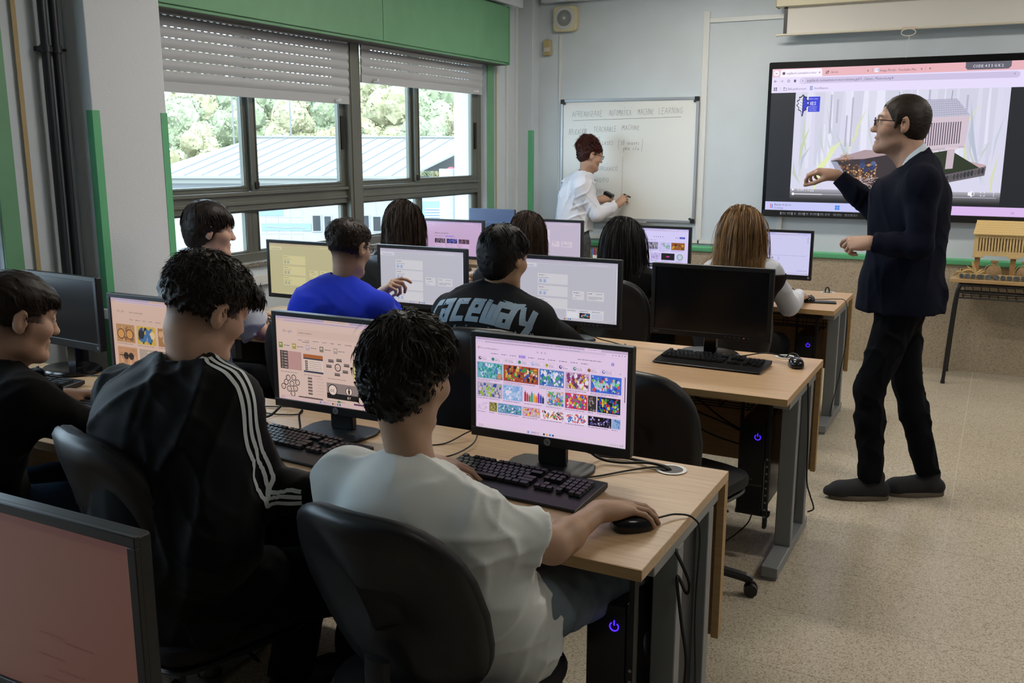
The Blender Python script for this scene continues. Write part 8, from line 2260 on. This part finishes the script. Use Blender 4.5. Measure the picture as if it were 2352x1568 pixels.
g10 = girl('girl with long straight blonde hair in white blouse and dark vest', J, HBL, C_BLOUSE, .36, 0, 74, n=6500, spread=1.2, tone=tone_b, r=.0016)
B = Blob(.008); torso_prims(B, J, .026, .92); B.cut(V3(J['neck']) - V3((0, 0, .055)), (0, 0, 1), .3)
for sd in 'LR': B.cone(J['sh' + sd], V3(J['sh' + sd]) + V3((0, 0, -.05)), .075, .06, k=.01, op='-')
v, f = B.mesh(folds(.003, .1, 5)); add_np('vest', v, f, C_VEST, g10[0])

# --- woman writing on the whiteboard
J = dict(pel=(-3.165, 7.27, .86), neck=(-3.125, 7.285, 1.405), head=(-3.062, 7.30, 1.570), yaw=R(-50), pitch=R(-16), shL=(-3.265, 7.375, 1.325), shR=(-3.075, 7.165, 1.325),
         elL=(-3.285, 7.42, 1.10), wrL=(-3.055, 7.50, 1.20), elR=(-2.955, 7.20, 1.095), wrR=(-2.865, 7.435, 1.165), bend=.01,
         knL=(-3.20, 7.30, .47), anL=(-3.22, 7.26, .085), knR=(-3.10, 7.22, .47), anR=(-3.10, 7.16, .085), toeL=(.6, .8, 0), toeR=(.7, .7, 0),
         handL=dict(d=(1, .25, .3), up=(-.2, -1, .3), curl=(.8, .9, 1., 1.), s=.88), handR=dict(d=(.55, .55, .8), up=(.0, -1, .35), curl=(.6, .75, .9, 1.), pinch=True, s=.90))
def ex_wo(B):
    B.cone((-3.20, 7.24, 1.22), (-3.20, 7.24, 1.0), .115, .135, k=.06)
    B.cut((-3.165, 7.27, .955), (0, 0, -1), .4)
woman = person('standing woman in white shirt with auburn bun writing on the whiteboard', J, SKIN4,
               dict(mat=C_BLOUSE, g=.020, ag=.018, neck='collar', name='shirt', disp=folds(.011, .09, 85), hem=.0, extra=ex_wo, h=.006, cuff=.90), dict(mat=C_GDENIM, g=.012, name='jeans', disp=folds(.005, .05, 3)), head_s=.98, h_head=.004, h_body=.007, tw=.93, neck_r=.043)
root, P, M, garment, body, fr3 = woman
collar(root, garment, J, P, C_BLOUSE, h=.050, r0=1.60, r1=1.34, neck_r=.046, base=.016, lean=-.1, th=.006)
def vol_w(B, P_):
    B.ell(P_(0, -.022, .045), (.084, .104, .088), M, k=.02); B.ell(P_(0, -.060, -.01), (.066, .055, .065), M, k=.03)
    B.ell(P_(0, -.055, .115), (.066, .062, .048), M, k=.03); B.ell(P_(0, -.105, .06), (.05, .04, .05), M, k=.03)
    B.ell(P_(0, .100, -.01), (.064, .045, .072), M, k=.015, op='-')
    for sx in (-1, 1): B.ell(P_(sx * .090, .0, -.014), (.018, .034, .038), M, k=.01, op='-')
short_hair(root, J['head'], M, .98, vol_w, HRED, n=4320, L=.034, r=0.0017, seed=91, jit=1.1, lift=.22, curl=.8, rough=.009, down=.0, tonev=(0, 1), h=.0055)
glasses(root, P, M, .98, mat('black_spectacle_frame', '0c0c0e', .3))
q = MB(); pr_ = P(.082, -.004, -.034) - V3(root.location); q.cyl(tuple(pr_ + V3((0, -.002, 0))), tuple(pr_ + V3((0, .002, -.002))), .006, n=12); obj('earring', q, mat('silver_earring', 'b0b0b0', .3, metal=.8), root)
# things she holds
t = thing('marker_pen', 'dark marker pen in the writing hand of the woman', 'pen', (-2.815, 7.52, 1.235))
q = MB(); q.cyl((-.028, -.02, .018), (.012, .045, -.012), .0065, n=12); obj('barrel', q, BLACKP, t); q = MB(); q.cyl((-.034, -.03, .022), (-.027, -.019, .0175), .0068, n=12); obj('cap', q, WHITEP, t)
t = thing('board_eraser', 'black board eraser in the left hand of the woman', 'eraser', (-2.985, 7.53, 1.225))
q = MB(); q.M = Matrix.Rotation(R(25), 4, 'Y'); q.bx(-.05, .03, -.02, .045, .0, .03); obj('body', q, BLACKP, t, bevel=.004)
q = MB(); q.M = Matrix.Rotation(R(25), 4, 'Y'); q.bx(-.05, .03, -.018, .043, -.014, -.0005); obj('felt', q, mat('grey_felt', '8c8c90', .9), t, bevel=.003)
